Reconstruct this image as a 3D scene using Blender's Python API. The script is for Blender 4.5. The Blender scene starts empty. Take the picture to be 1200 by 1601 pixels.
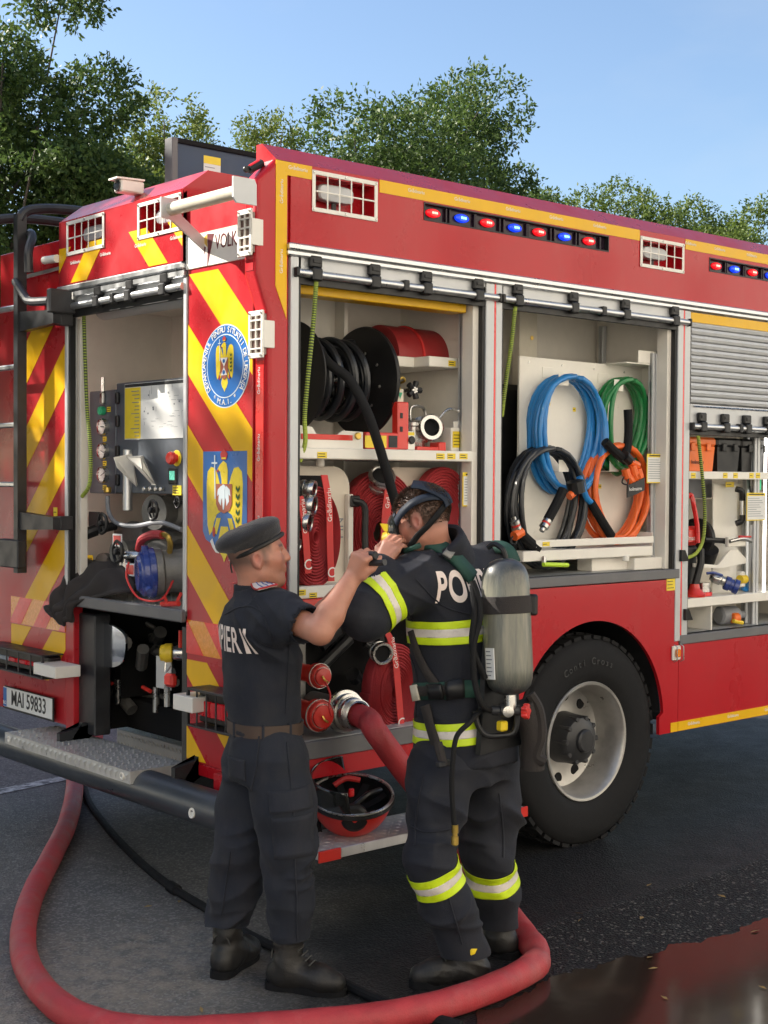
import bpy, bmesh, math, random
import numpy as np
from mathutils import Vector, Matrix
from mathutils.bvhtree import BVHTree
random.seed(7); np.random.seed(7)
scn = bpy.context.scene
COL = scn.collection
R_ = math.radians
# ---------------------------------------------------------------- camera
CAM = Vector((-3.338, -4.489, 1.834)); FPX = 2160.0
_yaw, _pit, _rol = R_(48.9), R_(-1.44), R_(0.39)
FW = Vector((math.cos(_yaw)*math.cos(_pit), math.sin(_yaw)*math.cos(_pit), math.sin(_pit)))
_r = Vector((math.sin(_yaw), -math.cos(_yaw), 0)); _u = _r.cross(FW)
RT = _r*math.cos(_rol)+_u*math.sin(_rol); UP = _u*math.cos(_rol)-_r*math.sin(_rol)
cam = bpy.data.cameras.new('camera'); cam_o = bpy.data.objects.new('camera', cam); COL.objects.link(cam_o)
cam.sensor_fit = 'HORIZONTAL'; cam.sensor_width = 36; cam.lens = 36*FPX/1200; cam.clip_end = 3000; cam.clip_start = .05
m = Matrix((RT, UP, -FW)).transposed().to_4x4(); m.translation = CAM; cam_o.matrix_world = m
scn.camera = cam_o
# ---------------------------------------------------------------- sky and sun
SUN_EL, SUN_AZ = 34.0, 126.0            # azimuth: degrees from +x towards +y, where the sun stands
w = bpy.data.worlds.new('World'); scn.world = w; w.use_nodes = True
nt = w.node_tree; bg = nt.nodes['Background']
sky = nt.nodes.new('ShaderNodeTexSky'); sky.sky_type = 'NISHITA'; sky.sun_disc = False
sky.sun_elevation = R_(SUN_EL); sky.sun_rotation = R_(90-SUN_AZ); sky.air_density = 1.0; sky.dust_density = 1.0; sky.ozone_density = 2.2
tcw = nt.nodes.new('ShaderNodeTexCoord'); mpw = nt.nodes.new('ShaderNodeMapping'); mpw.inputs['Scale'].default_value = (1, 1, 2.6); nt.links.new(tcw.outputs['Generated'], mpw.inputs[0])
cn = nt.nodes.new('ShaderNodeTexNoise'); cn.inputs['Scale'].default_value = 2.1; cn.inputs['Detail'].default_value = 7; cn.inputs['Roughness'].default_value = .52; nt.links.new(mpw.outputs[0], cn.inputs['Vector'])
cr = nt.nodes.new('ShaderNodeMapRange'); cr.inputs[1].default_value = .42; cr.inputs[2].default_value = .80; cr.inputs[4].default_value = .55; nt.links.new(cn.outputs['Fac'], cr.inputs[0])
cm = nt.nodes.new('ShaderNodeMix'); cm.data_type = 'RGBA'; nt.links.new(cr.outputs[0], cm.inputs[0]); nt.links.new(sky.outputs[0], cm.inputs[6]); cm.inputs[7].default_value = (3.6, 3.9, 4.2, 1)      # thin haze cloud
nt.links.new(cm.outputs[2], bg.inputs[0]); bg.inputs[1].default_value = .080
sd = Vector((math.cos(R_(SUN_EL))*math.cos(R_(SUN_AZ)), math.cos(R_(SUN_EL))*math.sin(R_(SUN_AZ)), math.sin(R_(SUN_EL))))
sl = bpy.data.lights.new('sun', 'SUN'); sl.energy = 4.8; sl.angle = R_(.55); sl.color = (1, .93, .82)
so = bpy.data.objects.new('sun', sl); COL.objects.link(so); so.rotation_euler = sd.to_track_quat('Z', 'Y').to_euler(); so.location = (-6, 8, 9)
vs = scn.view_settings; vs.view_transform = 'Standard'; vs.look = 'None'; vs.gamma = 1; vs.exposure = 1.45
scn.cycles.max_bounces = 8; scn.cycles.diffuse_bounces = 4; scn.cycles.glossy_bounces = 4; scn.cycles.transparent_max_bounces = 8
scn.cycles.use_denoising = True
# ---------------------------------------------------------------- placing: the truck stands with its side on y=0, its tail near x=0
def ray(px, py): return FW+RT*((px-600)/FPX)-UP*((py-800)/FPX)
def _on(px, py, ax, v):
    d = ray(px, py); return CAM+d*((v-CAM[ax])/d[ax])
def SP(px, py, y=0.): return _on(px, py, 1, y)          # a point of the truck's side, y metres inside it
XR = -.05
def RP(px, py, x=XR): return _on(px, py, 0, x)          # a point of the truck's tail
def GP(px, py, z=0.): return _on(px, py, 2, z)          # a point on the ground
def DP(px, py, dep): return CAM+ray(px, py)*dep
# ---------------------------------------------------------------- materials
MATS = {}
def mat(name, col, rough=.5, metal=0., var=.10, vs=6., rvar=.12, bump=0., bs=150., coat=0., emit=0., trans=0., alpha=1., col2=None, mixlo=.45, mixhi=.62, spec=.5, aniso=None, weave=0, dust=0.):
    if name in MATS: return MATS[name]
    m = bpy.data.materials.new(name); m.use_nodes = True; N = m.node_tree.nodes; L = m.node_tree.links
    b = N['Principled BSDF']; b.inputs['Metallic'].default_value = metal; b.inputs['Specular IOR Level'].default_value = spec
    if coat: b.inputs['Coat Weight'].default_value = coat; b.inputs['Coat Roughness'].default_value = .077
    if trans: b.inputs['Transmission Weight'].default_value = trans
    if alpha < 1: b.inputs['Alpha'].default_value = alpha
    tc = N.new('ShaderNodeTexCoord')
    no = N.new('ShaderNodeTexNoise'); no.inputs['Scale'].default_value = vs; no.inputs['Detail'].default_value = 6; no.inputs['Roughness'].default_value = .62
    src = tc.outputs['Object']
    if aniso:
        mp = N.new('ShaderNodeMapping'); mp.inputs['Scale'].default_value = aniso; L.new(src, mp.inputs[0]); src = mp.outputs[0]
    L.new(src, no.inputs['Vector'])
    mx = N.new('ShaderNodeMix'); mx.data_type = 'RGBA'
    mr = N.new('ShaderNodeMapRange'); mr.inputs[1].default_value = mixlo if col2 else .3; mr.inputs[2].default_value = mixhi if col2 else .7
    L.new(no.outputs['Fac'], mr.inputs[0]); L.new(mr.outputs[0], mx.inputs[0])
    c = col
    A = (*[x*(1-var) for x in c], 1); B = (*[min(1, x*(1+var)) for x in c], 1)
    if col2: A = (*c, 1); B = (*col2, 1)
    mx.inputs[6].default_value = A; mx.inputs[7].default_value = B
    outc = mx.outputs[2]
    if dust:
        n3 = N.new('ShaderNodeTexNoise'); n3.inputs['Scale'].default_value = 3.1; n3.inputs['Detail'].default_value = 9; n3.inputs['Roughness'].default_value = .7
        mp3 = N.new('ShaderNodeMapping'); mp3.inputs['Scale'].default_value = (1.6, 1.6, .55); L.new(tc.outputs['Object'], mp3.inputs[0]); L.new(mp3.outputs[0], n3.inputs['Vector'])
        r3 = N.new('ShaderNodeMapRange'); r3.inputs[1].default_value = .5; r3.inputs[2].default_value = .8; r3.inputs[4].default_value = dust; L.new(n3.outputs['Fac'], r3.inputs[0])
        m3 = N.new('ShaderNodeMix'); m3.data_type = 'RGBA'; L.new(r3.outputs[0], m3.inputs[0]); L.new(outc, m3.inputs[6]); m3.inputs[7].default_value = (.36, .30, .26, 1); outc = m3.outputs[2]
    L.new(outc, b.inputs['Base Color'])
    rr = N.new('ShaderNodeMapRange'); rr.inputs[1].default_value = .3; rr.inputs[2].default_value = .7
    rr.inputs[3].default_value = max(.02, rough-rvar); rr.inputs[4].default_value = min(1, rough+rvar)
    L.new(no.outputs['Fac'], rr.inputs[0]); L.new(rr.outputs[0], b.inputs['Roughness'])
    if bump:
        n2 = N.new('ShaderNodeTexNoise'); n2.inputs['Scale'].default_value = bs; n2.inputs['Detail'].default_value = 4
        bp = N.new('ShaderNodeBump'); bp.inputs['Strength'].default_value = bump; bp.inputs['Distance'].default_value = .004
        L.new(tc.outputs['Object'], n2.inputs['Vector']); L.new(n2.outputs['Fac'], bp.inputs['Height']); L.new(bp.outputs[0], b.inputs['Normal'])
    if emit:
        b.inputs['Emission Strength'].default_value = emit; b.inputs['Emission Color'].default_value = (*col, 1)
    MATS[name] = m; return m
M = {}
def dm(k, *a, **kw): M[k] = mat(k, *a, **kw)
dm('red', (.44, .008, .015), .30, coat=.22, var=.04, vs=2.2, rvar=.07, dust=.055, spec=.3)
dm('tailred', (.42, .014, .022), .32, coat=.25, var=.06, vs=3, dust=.05, spec=.35)
dm('tapered', (.72, .012, .014), .28, coat=.5, var=.04)
dm('yellow', (.78, .44, .004), .36, coat=.1, var=.05, vs=5, dust=.02, spec=.3)
dm('amber', (.78, .27, .004), .26, coat=.6, var=.10, vs=60)
dm('white', (.78, .75, .68), .38, var=.05, dust=.10)
dm('dull_white', (.74, .70, .63), .5, var=.06, dust=.12)  # slightly darker, rougher off-white for interior walls and edges
dm('cream', (.64, .58, .49), .55, var=.06, dust=.10)
dm('alu', (.62, .63, .64), .34, metal=.9, var=.08, vs=14, aniso=(1, 1, .2), rvar=.1)
dm('alu_paint', (.50, .51, .52), .42, metal=.35, var=.06, vs=10)
dm('steel', (.55, .54, .52), .28, metal=1., var=.12, vs=18)
dm('cast', (.20, .195, .185), .5, metal=.6, var=.2, vs=24, bump=.3, bs=120)
dm('black', (.012, .012, .013), .42, var=.25, vs=20, spec=.4)
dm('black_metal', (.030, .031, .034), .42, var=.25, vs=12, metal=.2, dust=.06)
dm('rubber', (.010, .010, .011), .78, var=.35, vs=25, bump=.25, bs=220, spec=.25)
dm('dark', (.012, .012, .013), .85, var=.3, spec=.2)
dm('grey', (.13, .13, .135), .5, var=.12, vs=9, dust=.1)
dm('slate', (.085, .098, .118), .42, var=.14, vs=9, dust=.06)
dm('navy_board', (.030, .055, .105), .55, var=.12, vs=4, dust=.05)
dm('tube_cream', (.62, .57, .46), .42, var=.10, vs=9, dust=.12)
dm('led', (1., .95, .86), .4, emit=2.6, var=0)
dm('lampred', (.75, .006, .012), .25, emit=.45, var=0)
dm('lampblue', (.006, .04, .75), .25, emit=.5, var=0)
dm('lampcore_red', (1., .16, .12), .25, emit=2.5, var=0)
dm('lampcore_blue', (.10, .36, 1.), .25, emit=2.5, var=0)
dm('lampdark', (.018, .009, .018), .22, coat=.1, var=.2, vs=20, spec=.25)
dm('taillens', (.62, .008, .016), .16, coat=.9, var=.1, vs=60)
dm('tailclear', (.25, .30, .36), .14, coat=.9, var=.1)
dm('indicator', (.8, .22, .01), .2, coat=.8, var=.1)
dm('label_yellow', (.80, .60, .03), .45, var=.06, vs=30)
dm('paper', (.72, .72, .70), .55, var=.03)
dm('ink', (.02, .02, .022), .6, var=.1)
dm('inkgrey', (.22, .23, .25), .6, var=.1)
dm('emblem_blue', (.012, .13, .42), .35, coat=.3, var=.06)
dm('emblem_gold', (.82, .62, .03), .35, var=.08, vs=40)
dm('emblem_line', (.62, .70, .74), .4, var=.03)
dm('emblem_red', (.45, .03, .03), .4, var=.08)
dm('emblem_brown', (.36, .10, .06), .4, var=.08)
dm('print_white', (.78, .76, .72), .45, var=.04)
dm('faint_print', (.62, .36, .20), .45, var=.04)
dm('hose_red', (.40, .034, .042), .58, var=.20, vs=9, bump=.5, bs=170, dust=.32)
dm('layflat', (.36, .030, .036), .66, var=.18, vs=12, bump=.3, bs=260)
dm('strap_red', (.55, .028, .026), .55, var=.07, vs=30, bump=.2, bs=400)
dm('hose_blue', (.018, .20, .52), .36, var=.10, vs=10, coat=.2)
dm('hose_green', (.012, .19, .050), .38, var=.12, vs=10, coat=.2)
dm('hose_black', (.014, .016, .020), .36, var=.2, vs=10, coat=.2)
dm('hose_orange', (.78, .13, .018), .40, var=.08, vs=10, coat=.15)
dm('case_orange', (.80, .16, .015), .42, var=.08, vs=8)
dm('lime', (.52, .75, .04), .45, var=.08); dm('cord_lime', (.36, .46, .06), .6, var=.2, vs=40); dm('tread_alu', (.60, .59, .56), .36, metal=.45, var=.10, vs=14)
dm('tool_red', (.62, .03, .02), .35, coat=.3, var=.08)
dm('blue_cap', (.022, .045, .22), .30, coat=.4, var=.12, vs=12)
dm('brass', (.62, .42, .10), .32, metal=.9, var=.12)
dm('yellow_plastic', (.78, .55, .03), .38, var=.08)
dm('glass_dark', (.02, .024, .03), .04, spec=.8, var=.1)
dm('mirror', (.55, .60, .68), .06, metal=1., var=.04)
dm('cloth_black', (.030, .025, .024), .9, var=.25, vs=14, bump=.5, bs=260)
dm('green_card', (.02, .30, .15), .45, var=.08)
dm('cordgreen', (.055, .075, .03), .75, var=.3, vs=60)
# ---------------------------------------------------------------- mesh helpers
WL = {None: Vector((0, 0, 0))}
def link(o, parent, loc):
    COL.objects.link(o); WL[o] = Vector(loc)
    if parent is not None: o.parent = parent
    o.location = Vector(loc)-WL[parent]; return o
def thing(name, loc, label, cat, group=None):
    o = bpy.data.objects.new(name, None); o.empty_display_size = .1; link(o, None, loc); return tag(o, label, cat, group)
def tag(o, label=None, cat=None, group=None, kind=None):
    for k, v in (('label', label), ('category', cat), ('group', group), ('kind', kind)):
        if v: o[k] = v
    return o
def mk(name, V, F, mt, parent=None, smooth=False, loc=None, mi=None, sharp=None):
    V = np.asarray(V, float).reshape(-1, 3)
    if loc is None: loc = (V.min(0)+V.max(0))/2
    loc = Vector(loc)
    me = bpy.data.meshes.new(name); me.from_pydata((V-np.array(loc)).tolist(), [], [list(map(int, f)) for f in F])
    mts = mt if isinstance(mt, (list, tuple)) else [mt]
    for x in mts: me.materials.append(M[x] if isinstance(x, str) else x)
    if mi is not None: me.polygons.foreach_set('material_index', np.asarray(mi, dtype=np.int32))
    if smooth: me.polygons.foreach_set('use_smooth', [True]*len(me.polygons))
    me.update()
    if smooth and sharp: me.set_sharp_from_angle(angle=R_(sharp))
    return link(bpy.data.objects.new(name, me), parent, loc)
class G:
    """collects shapes that make up one piece"""
    def __init__(s): s.V = []; s.F = []; s.I = []; s.ci = 0
    def add(s, V, F):
        n = len(s.V); s.V += [tuple(v) for v in V]; s.F += [[i+n for i in f] for f in F]; s.I += [s.ci]*len(F); return s
    def box(s, p, q, bev=0):
        (x0, y0, z0), (x1, y1, z1) = [min(a, b) for a, b in zip(p, q)], [max(a, b) for a, b in zip(p, q)]
        if not bev:
            V = [(x, y, z) for x in (x0, x1) for y in (y0, y1) for z in (z0, z1)]
            return s.add(V, [(0, 1, 3, 2), (4, 6, 7, 5), (0, 4, 5, 1), (2, 3, 7, 6), (0, 2, 6, 4), (1, 5, 7, 3)])
        b = min(bev, (x1-x0)*.45, (y1-y0)*.45, (z1-z0)*.45)
        V = []; idx = {}
        for i, x in enumerate((x0, x1)):
            for j, y in enumerate((y0, y1)):
                for k, z in enumerate((z0, z1)):
                    sx, sy, sz = (1 if i == 0 else -1), (1 if j == 0 else -1), (1 if k == 0 else -1)
                    for a in range(3):
                        idx[i, j, k, a] = len(V)
                        V.append((x+(0 if a == 0 else sx*b), y+(0 if a == 1 else sy*b), z+(0 if a == 2 else sz*b)))
        F = []
        for a in range(3):
            for e in (0, 1):
                o = [t for t in range(3) if t != a]; f = []
                for (u, v) in ((0, 0), (1, 0), (1, 1), (0, 1)):
                    c = [0, 0, 0]; c[a] = e; c[o[0]] = u; c[o[1]] = v; f.append(idx[(*c, a)])
                if (e == 0) != (a == 1): f.reverse()
                F.append(f)
        for a in range(3):          # edges along axis a
            o = [t for t in range(3) if t != a]
            for u in (0, 1):
                for v in (0, 1):
                    c0 = [0, 0, 0]; c0[o[0]] = u; c0[o[1]] = v; c1 = list(c0); c1[a] = 1
                    F.append([idx[(*c0, o[0])], idx[(*c1, o[0])], idx[(*c1, o[1])], idx[(*c0, o[1])]])
        for i in (0, 1):
            for j in (0, 1):
                for k in (0, 1): F.append([idx[i, j, k, 0], idx[i, j, k, 1], idx[i, j, k, 2]])
        return s.add(V, F)
    def prism(s, pts, d):
        """pts: loop of points in a plane, d: offset vector of the far loop"""
        n = len(pts); pts = [Vector(p) for p in pts]; d = Vector(d)
        V = pts+[p+d for p in pts]
        return s.add(V, [list(range(n))[::-1], [i+n for i in range(n)]]+[[i, (i+1) % n, (i+1) % n+n, i+n] for i in range(n)])
    def tube(s, pts, r, n=12, cap=True, flat=None):
        pts = [Vector(p) for p in pts]; k = len(pts)
        rs = r if isinstance(r, (list, tuple)) else [r]*k
        T = []
        for i in range(k):
            t = pts[min(i+1, k-1)]-pts[max(i-1, 0)]; T.append(t.normalized() if t.length > 1e-9 else Vector((0, 0, 1)))
        ref = Vector((0, 0, 1)) if abs(T[0].z) < .9 else Vector((1, 0, 0))
        a = T[0].cross(ref).normalized(); V = []; F = []
        for i in range(k):
            a = (a-T[i]*a.dot(T[i])).normalized(); b = T[i].cross(a)
            for j in range(n):
                th = 2*math.pi*j/n
                V.append(pts[i]+(a*math.cos(th)+b*math.sin(th)*(flat or 1))*rs[i])
        for i in range(k-1):
            for j in range(n):
                j2 = (j+1) % n; F.append([i*n+j, i*n+j2, (i+1)*n+j2, (i+1)*n+j])
        if cap: F += [list(range(n))[::-1], [(k-1)*n+j for j in range(n)]]
        return s.add(V, F)
    def lathe(s, c, ax, prof, n=32, up=None, arc=None):
        """prof: [(radius, distance along ax)]"""
        c = Vector(c); ax = Vector(ax).normalized(); ref = Vector((0, 0, 1)) if abs(ax.z) < .9 else Vector((1, 0, 0))
        a = ax.cross(ref).normalized(); b = ax.cross(a); V = []; F = []; k = len(prof)
        for (r, h) in prof:
            for j in range(n):
                th = 2*math.pi*j/n; V.append(c+ax*h+(a*math.cos(th)+b*math.sin(th))*max(r, 1e-5))
        for i in range(k-1):
            for j in range(n):
                j2 = (j+1) % n; F.append([i*n+j, (i+1)*n+j, (i+1)*n+j2, i*n+j2])
        return s.add(V, F)
    def ribbon(s, pts, nrm, wdir, wd, th):
        """a strap: path pts, width along wdir, thickness th along nrm"""
        V = []; F = []
        for p, nn in zip(pts, nrm if isinstance(nrm, list) else [nrm]*len(pts)):
            p = Vector(p); nn = Vector(nn).normalized(); wv = Vector(wdir).normalized()*(wd/2)
            V += [p-wv, p+wv, p+wv+nn*th, p-wv+nn*th]
        for i in range(len(pts)-1):
            for j in range(4): F.append([i*4+j, i*4+(j+1) % 4, (i+1)*4+(j+1) % 4, (i+1)*4+j])
        F += [[3, 2, 1, 0], [len(V)-4, len(V)-3, len(V)-2, len(V)-1]]
        return s.add(V, F)
    def build(s, name, mt, parent=None, smooth=False, sharp=35, loc=None):
        o = mk(name, s.V, s.F, mt, parent, smooth, loc, s.I if isinstance(mt, (list, tuple)) else None)
        bm = bmesh.new(); bm.from_mesh(o.data); bmesh.ops.recalc_face_normals(bm, faces=bm.faces); bm.to_mesh(o.data); bm.free()
        if smooth: o.data.set_sharp_from_angle(angle=R_(sharp))
        return o
def catmull(P, sub=8, closed=False):
    P = [Vector(p) for p in P]; out = []; n = len(P)
    for i in range(n if closed else n-1):
        p0, p1, p2, p3 = (P[(i-1) % n], P[i], P[(i+1) % n], P[(i+2) % n]) if closed else (P[max(i-1, 0)], P[i], P[i+1], P[min(i+2, n-1)])
        for j in range(sub):
            t = j/sub; out.append(.5*((2*p1)+(p2-p0)*t+(2*p0-5*p1+4*p2-p3)*t*t+(3*p1-p0-3*p2+p3)*t**3))
    if not closed: out.append(P[-1])
    return out
def box(name, p, q, mt, parent=None, bev=.003): return G().box(p, q, bev).build(name, mt, parent)
def sbox(name, a, b, y0, d, mt, parent=None, bev=.003):
    """box on a plane parallel to the truck's side: pixels a,b are opposite corners of its front face at depth y0"""
    p, q = SP(*a, y0), SP(*b, y0); return box(name, (p.x, y0, p.z), (q.x, y0+d, q.z), mt, parent, bev)
def rbox(name, a, b, x0, d, mt, parent=None, bev=.003):
    p, q = RP(*a, x0), RP(*b, x0); return box(name, (x0, p.y, p.z), (x0+d, q.y, q.z), mt, parent, bev)
def tube(name, pts, r, mt, parent=None, n=12, sub=0, closed=False):
    if sub: pts = catmull(pts, sub, closed)
    return G().tube(pts, r, n).build(name, mt, parent, True)
def lathe(name, c, ax, prof, mt, parent=None, n=32): return G().lathe(c, ax, prof, n).build(name, mt, parent, True)
def disc_prof(r, h, b=.004): return [(0, 0), (r-b, 0), (r, b), (r, h-b), (r-b, h), (0, h)]
def panel(name, us, vs_, holes, P, N, th, mt, parent=None):
    """flat sheet with rectangular openings; P(u,v) -> point, N the way it faces away from"""
    U = sorted(set(us+[h[i] for h in holes for i in (0, 1)])); Vv = sorted(set(vs_+[h[i] for h in holes for i in (2, 3)]))
    U = [u for u in U if us[0] <= u <= us[-1]]; Vv = [v for v in Vv if vs_[0] <= v <= vs_[-1]]
    bm = bmesh.new(); g = {}
    def vt(i, j):
        if (i, j) not in g: g[i, j] = bm.verts.new(P(U[i], Vv[j]))
        return g[i, j]
    for i in range(len(U)-1):
        for j in range(len(Vv)-1):
            cu, cv = (U[i]+U[i+1])/2, (Vv[j]+Vv[j+1])/2
            if any(h[0] < cu < h[1] and h[2] < cv < h[3] for h in holes): continue
            bm.faces.new([vt(i, j), vt(i+1, j), vt(i+1, j+1), vt(i, j+1)])
    bmesh.ops.dissolve_limit(bm, angle_limit=.01, verts=bm.verts, edges=bm.edges)
    r = bmesh.ops.extrude_face_region(bm, geom=bm.faces[:])
    bmesh.ops.translate(bm, vec=Vector(N)*th, verts=[v for v in r['geom'] if isinstance(v, bmesh.types.BMVert)])
    bmesh.ops.recalc_face_normals(bm, faces=bm.faces)
    bm.verts.index_update(); V = [v.co.copy() for v in bm.verts]; F = [[v.index for v in f.verts] for f in bm.faces]; bm.free()
    return mk(name, V, F, mt, parent)
def text(name, s, p, right, up, size, mt, parent=None, ext=.0006, align='CENTER', shear=0, sx=1., off=0., spacing=1.):
    cu = bpy.data.curves.new(name, 'FONT'); cu.body = s; cu.size = size; cu.align_x = align; cu.align_y = 'CENTER'; cu.extrude = ext; cu.shear = shear; cu.offset = off; cu.space_character = spacing; cu.resolution_u = 3
    tmp = bpy.data.objects.new('tmp', cu); me = bpy.data.meshes.new_from_object(tmp); bpy.data.objects.remove(tmp); bpy.data.curves.remove(cu)
    me.materials.clear(); me.materials.append(M[mt]); o = bpy.data.objects.new(name, me); link(o, parent, p)
    r = Vector(right).normalized(); u = Vector(up).normalized(); n = r.cross(u)
    mm = Matrix((r*sx, u, n)).transposed().to_4x4(); mm.translation = o.location; o.matrix_basis = mm
    return o
SR, SU = Vector((1, 0, 0)), Vector((0, 0, 1))        # reading direction on the side
RR, RU = Vector((0, -1, 0)), Vector((0, 0, 1))       # reading direction on the tail
def clip(poly, fn):
    out = []
    for i in range(len(poly)):
        a, b = poly[i], poly[(i+1) % len(poly)]; fa, fb = fn(a), fn(b)
        if fa >= 0: out.append(a)
        if (fa >= 0) != (fb >= 0):
            t = fa/(fa-fb); out.append((a[0]+(b[0]-a[0])*t, a[1]+(b[1]-a[1])*t))
    return out
def clip_rect(poly, u0, u1, v0, v1):
    for fn in (lambda p: p[0]-u0, lambda p: u1-p[0], lambda p: p[1]-v0, lambda p: v1-p[1]):
        poly = clip(poly, fn)
        if len(poly) < 3: return []
    return poly
# ================================================================ the truck's body
W_ = 2.42; LX = 5.2; DI = .62          # body width, built length, compartment depth
truck = thing('fire_truck', (0, 0, 0), 'red fire truck with open shutters, yellow chevron tail and lit blue and red lamps', 'fire truck')
zt = 3.105; zrt = 2.778; zrb = 2.728     # top of side, rail top and bottom
x1a, x1b, x2a, x2b, x3a, x3b = .107, 1.188, 1.293, 2.622, 2.728, 4.05
zs1, zs2, zs3 = .74, 1.36, 1.005
# upper side band with openings for the work lamps
vA, vB, v2A, v2B = SP(487, 263), SP(589, 347), SP(1000, 367), SP(1068, 428)
hol = [(vA.x+.02, vB.x-.02, vB.z+.018, vA.z-.028), (v2A.x+.02, v2B.x-.02, v2B.z+.018, v2A.z-.028)]
lb = [(SP(662, 330).x, SP(951, 384).x, SP(662, 344).z, SP(662, 315.5).z), (SP(1108, 410).x, SP(1108, 410).x+1.25, SP(1108, 424).z, SP(1108, 402).z)]
panel('side_band', [.066, LX], [zrt-.01, zt], hol+lb, lambda u, v: (u, 0, v), (0, 1, 0), .03, 'red', truck)
G().prism([(-.005, .002, zt+.001), (-.005, .10, 3.185), (-.005, .14, 3.185), (-.005, .14, zt+.001)], (LX, 0, 0)).build('roof_edge', 'tailred', truck)
box('roof_side', (.3, .14, 3.10), (LX, .62, 3.165), 'tailred', truck)
box('roof_deck', (.1, .62, 2.86), (LX, W_-.62, 2.90), 'alu_paint', truck)
box('roof_side', (.3, W_-.62, 3.0), (LX, W_, 3.06), 'tailred', truck)
box('side_band', (0, W_-.03, .6), (LX, W_, 3.0), 'red', truck)
# corner pillar
pu, pu2, pl, pb, pt = SP(401, 279), SP(401, 427), SP(418, 485), SP(418, 1090), SP(436, 221)
pil = [(.066, 0, zt), (-.012, 0, zt), (pu.x, 0, pu.z), (pu2.x, 0, pu2.z), (pl.x, 0, pl.z), (pl.x, 0, .60), (.066, 0, .60)]
pg = G().prism(pil, (0, .095, 0)); pillar = pg.build('corner_pillar', 'red', truck)
bpy_mod = pillar.modifiers.new('bevel', 'BEVEL'); bpy_mod.width = .022; bpy_mod.segments = 4; bpy_mod.limit_method = 'ANGLE'; bpy_mod.angle_limit = R_(60)
for p in pillar.data.polygons: p.use_smooth = True
pillar.data.set_sharp_from_angle(angle=R_(30))
# retro tape on the pillar, rear side: pieces
def rt(name, px0, px1, py0, py1, x, mt, parent, th=.0022):
    a, b = RP(px0, py0, x), RP(px1, py1, x); return box(name, (x-th, a.y, a.z), (x, b.y, b.z), mt, parent, 0)
o = box('reflective_tape', (pl.x-.0025, .022, .62), (pl.x, .074, 2.30), 'tapered', pillar, 0)
box('reflective_tape', (pu2.x-.0025, .022, 2.655), (pu2.x, .075, 2.70), 'tailred', pillar, 0)
for zc in (1.62, 1.95, 2.22): text('tape_print', 'Grădinariu', (pl.x-.0035, .052, zc), (0, 0, 1), (0, 1, 0), .025, 'print_white', pillar)
# slot with a red strut on the pillar's slanted top
a0, a1 = Vector((-.030, .05, zt-.018)), Vector((pu.x+.012, .05, pu.z+.035)); nv = Vector((-(zt-pu.z), 0, -(pu.x+.012))).normalized()
sv = G().tube([a0+Vector((-.012, 0, .006)), a1+Vector((-.012, 0, .006))], .016, 8); sv.build('strut_slot', 'black', pillar, True)
tube('gas_strut', [a0+Vector((-.026, 0, .01)), a0.lerp(a1, .75)+Vector((-.026, 0, .01))], .009, 'tapered', pillar, 8)
lathe('strut_eye', a1+Vector((-.026, -.006, .008)), (0, 1, 0), disc_prof(.014, .012, .002), 'black', pillar, 12)
# yellow outline strips on the side
def strip(pts, th=.0025, name='outline_strip', mt='yellow'): return G().prism([(p.x, -th, p.z) for p in pts], (0, th, 0)).build(name, mt, truck)
ys0, ys1 = zt-.002, zt-.056
strip([Vector((-.010, 0, ys0)), Vector((vA.x, 0, ys0)), Vector((vA.x, 0, ys1)), Vector((.046, 0, ys1)), Vector((.046, 0, 2.472)), Vector((-.010, 0, 2.60))])
strip([Vector((vB.x+.012, 0, ys0)), Vector((v2A.x-.004, 0, ys0)), Vector((v2A.x-.004, 0, ys1)), Vector((vB.x+.012, 0, ys1))])
strip([Vector((v2B.x+.012, 0, ys0)), Vector((LX, 0, ys0)), Vector((LX, 0, ys1)), Vector((v2B.x+.012, 0, ys1))])
for xx in (.10, .75, 1.03, 1.36, 1.66, 1.98, 2.72, 2.98, 3.28): text('strip_print', 'Grădinariu', (xx, -.0032, (ys0+ys1)/2+.006), SR, SU, .022, 'print_white', truck)
for zz in (2.98, 2.70): text('strip_print', 'Grădinariu', (.018, -.0032, zz), (0, 0, 1), (-1, 0, 0), .022, 'print_white', truck)
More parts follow.
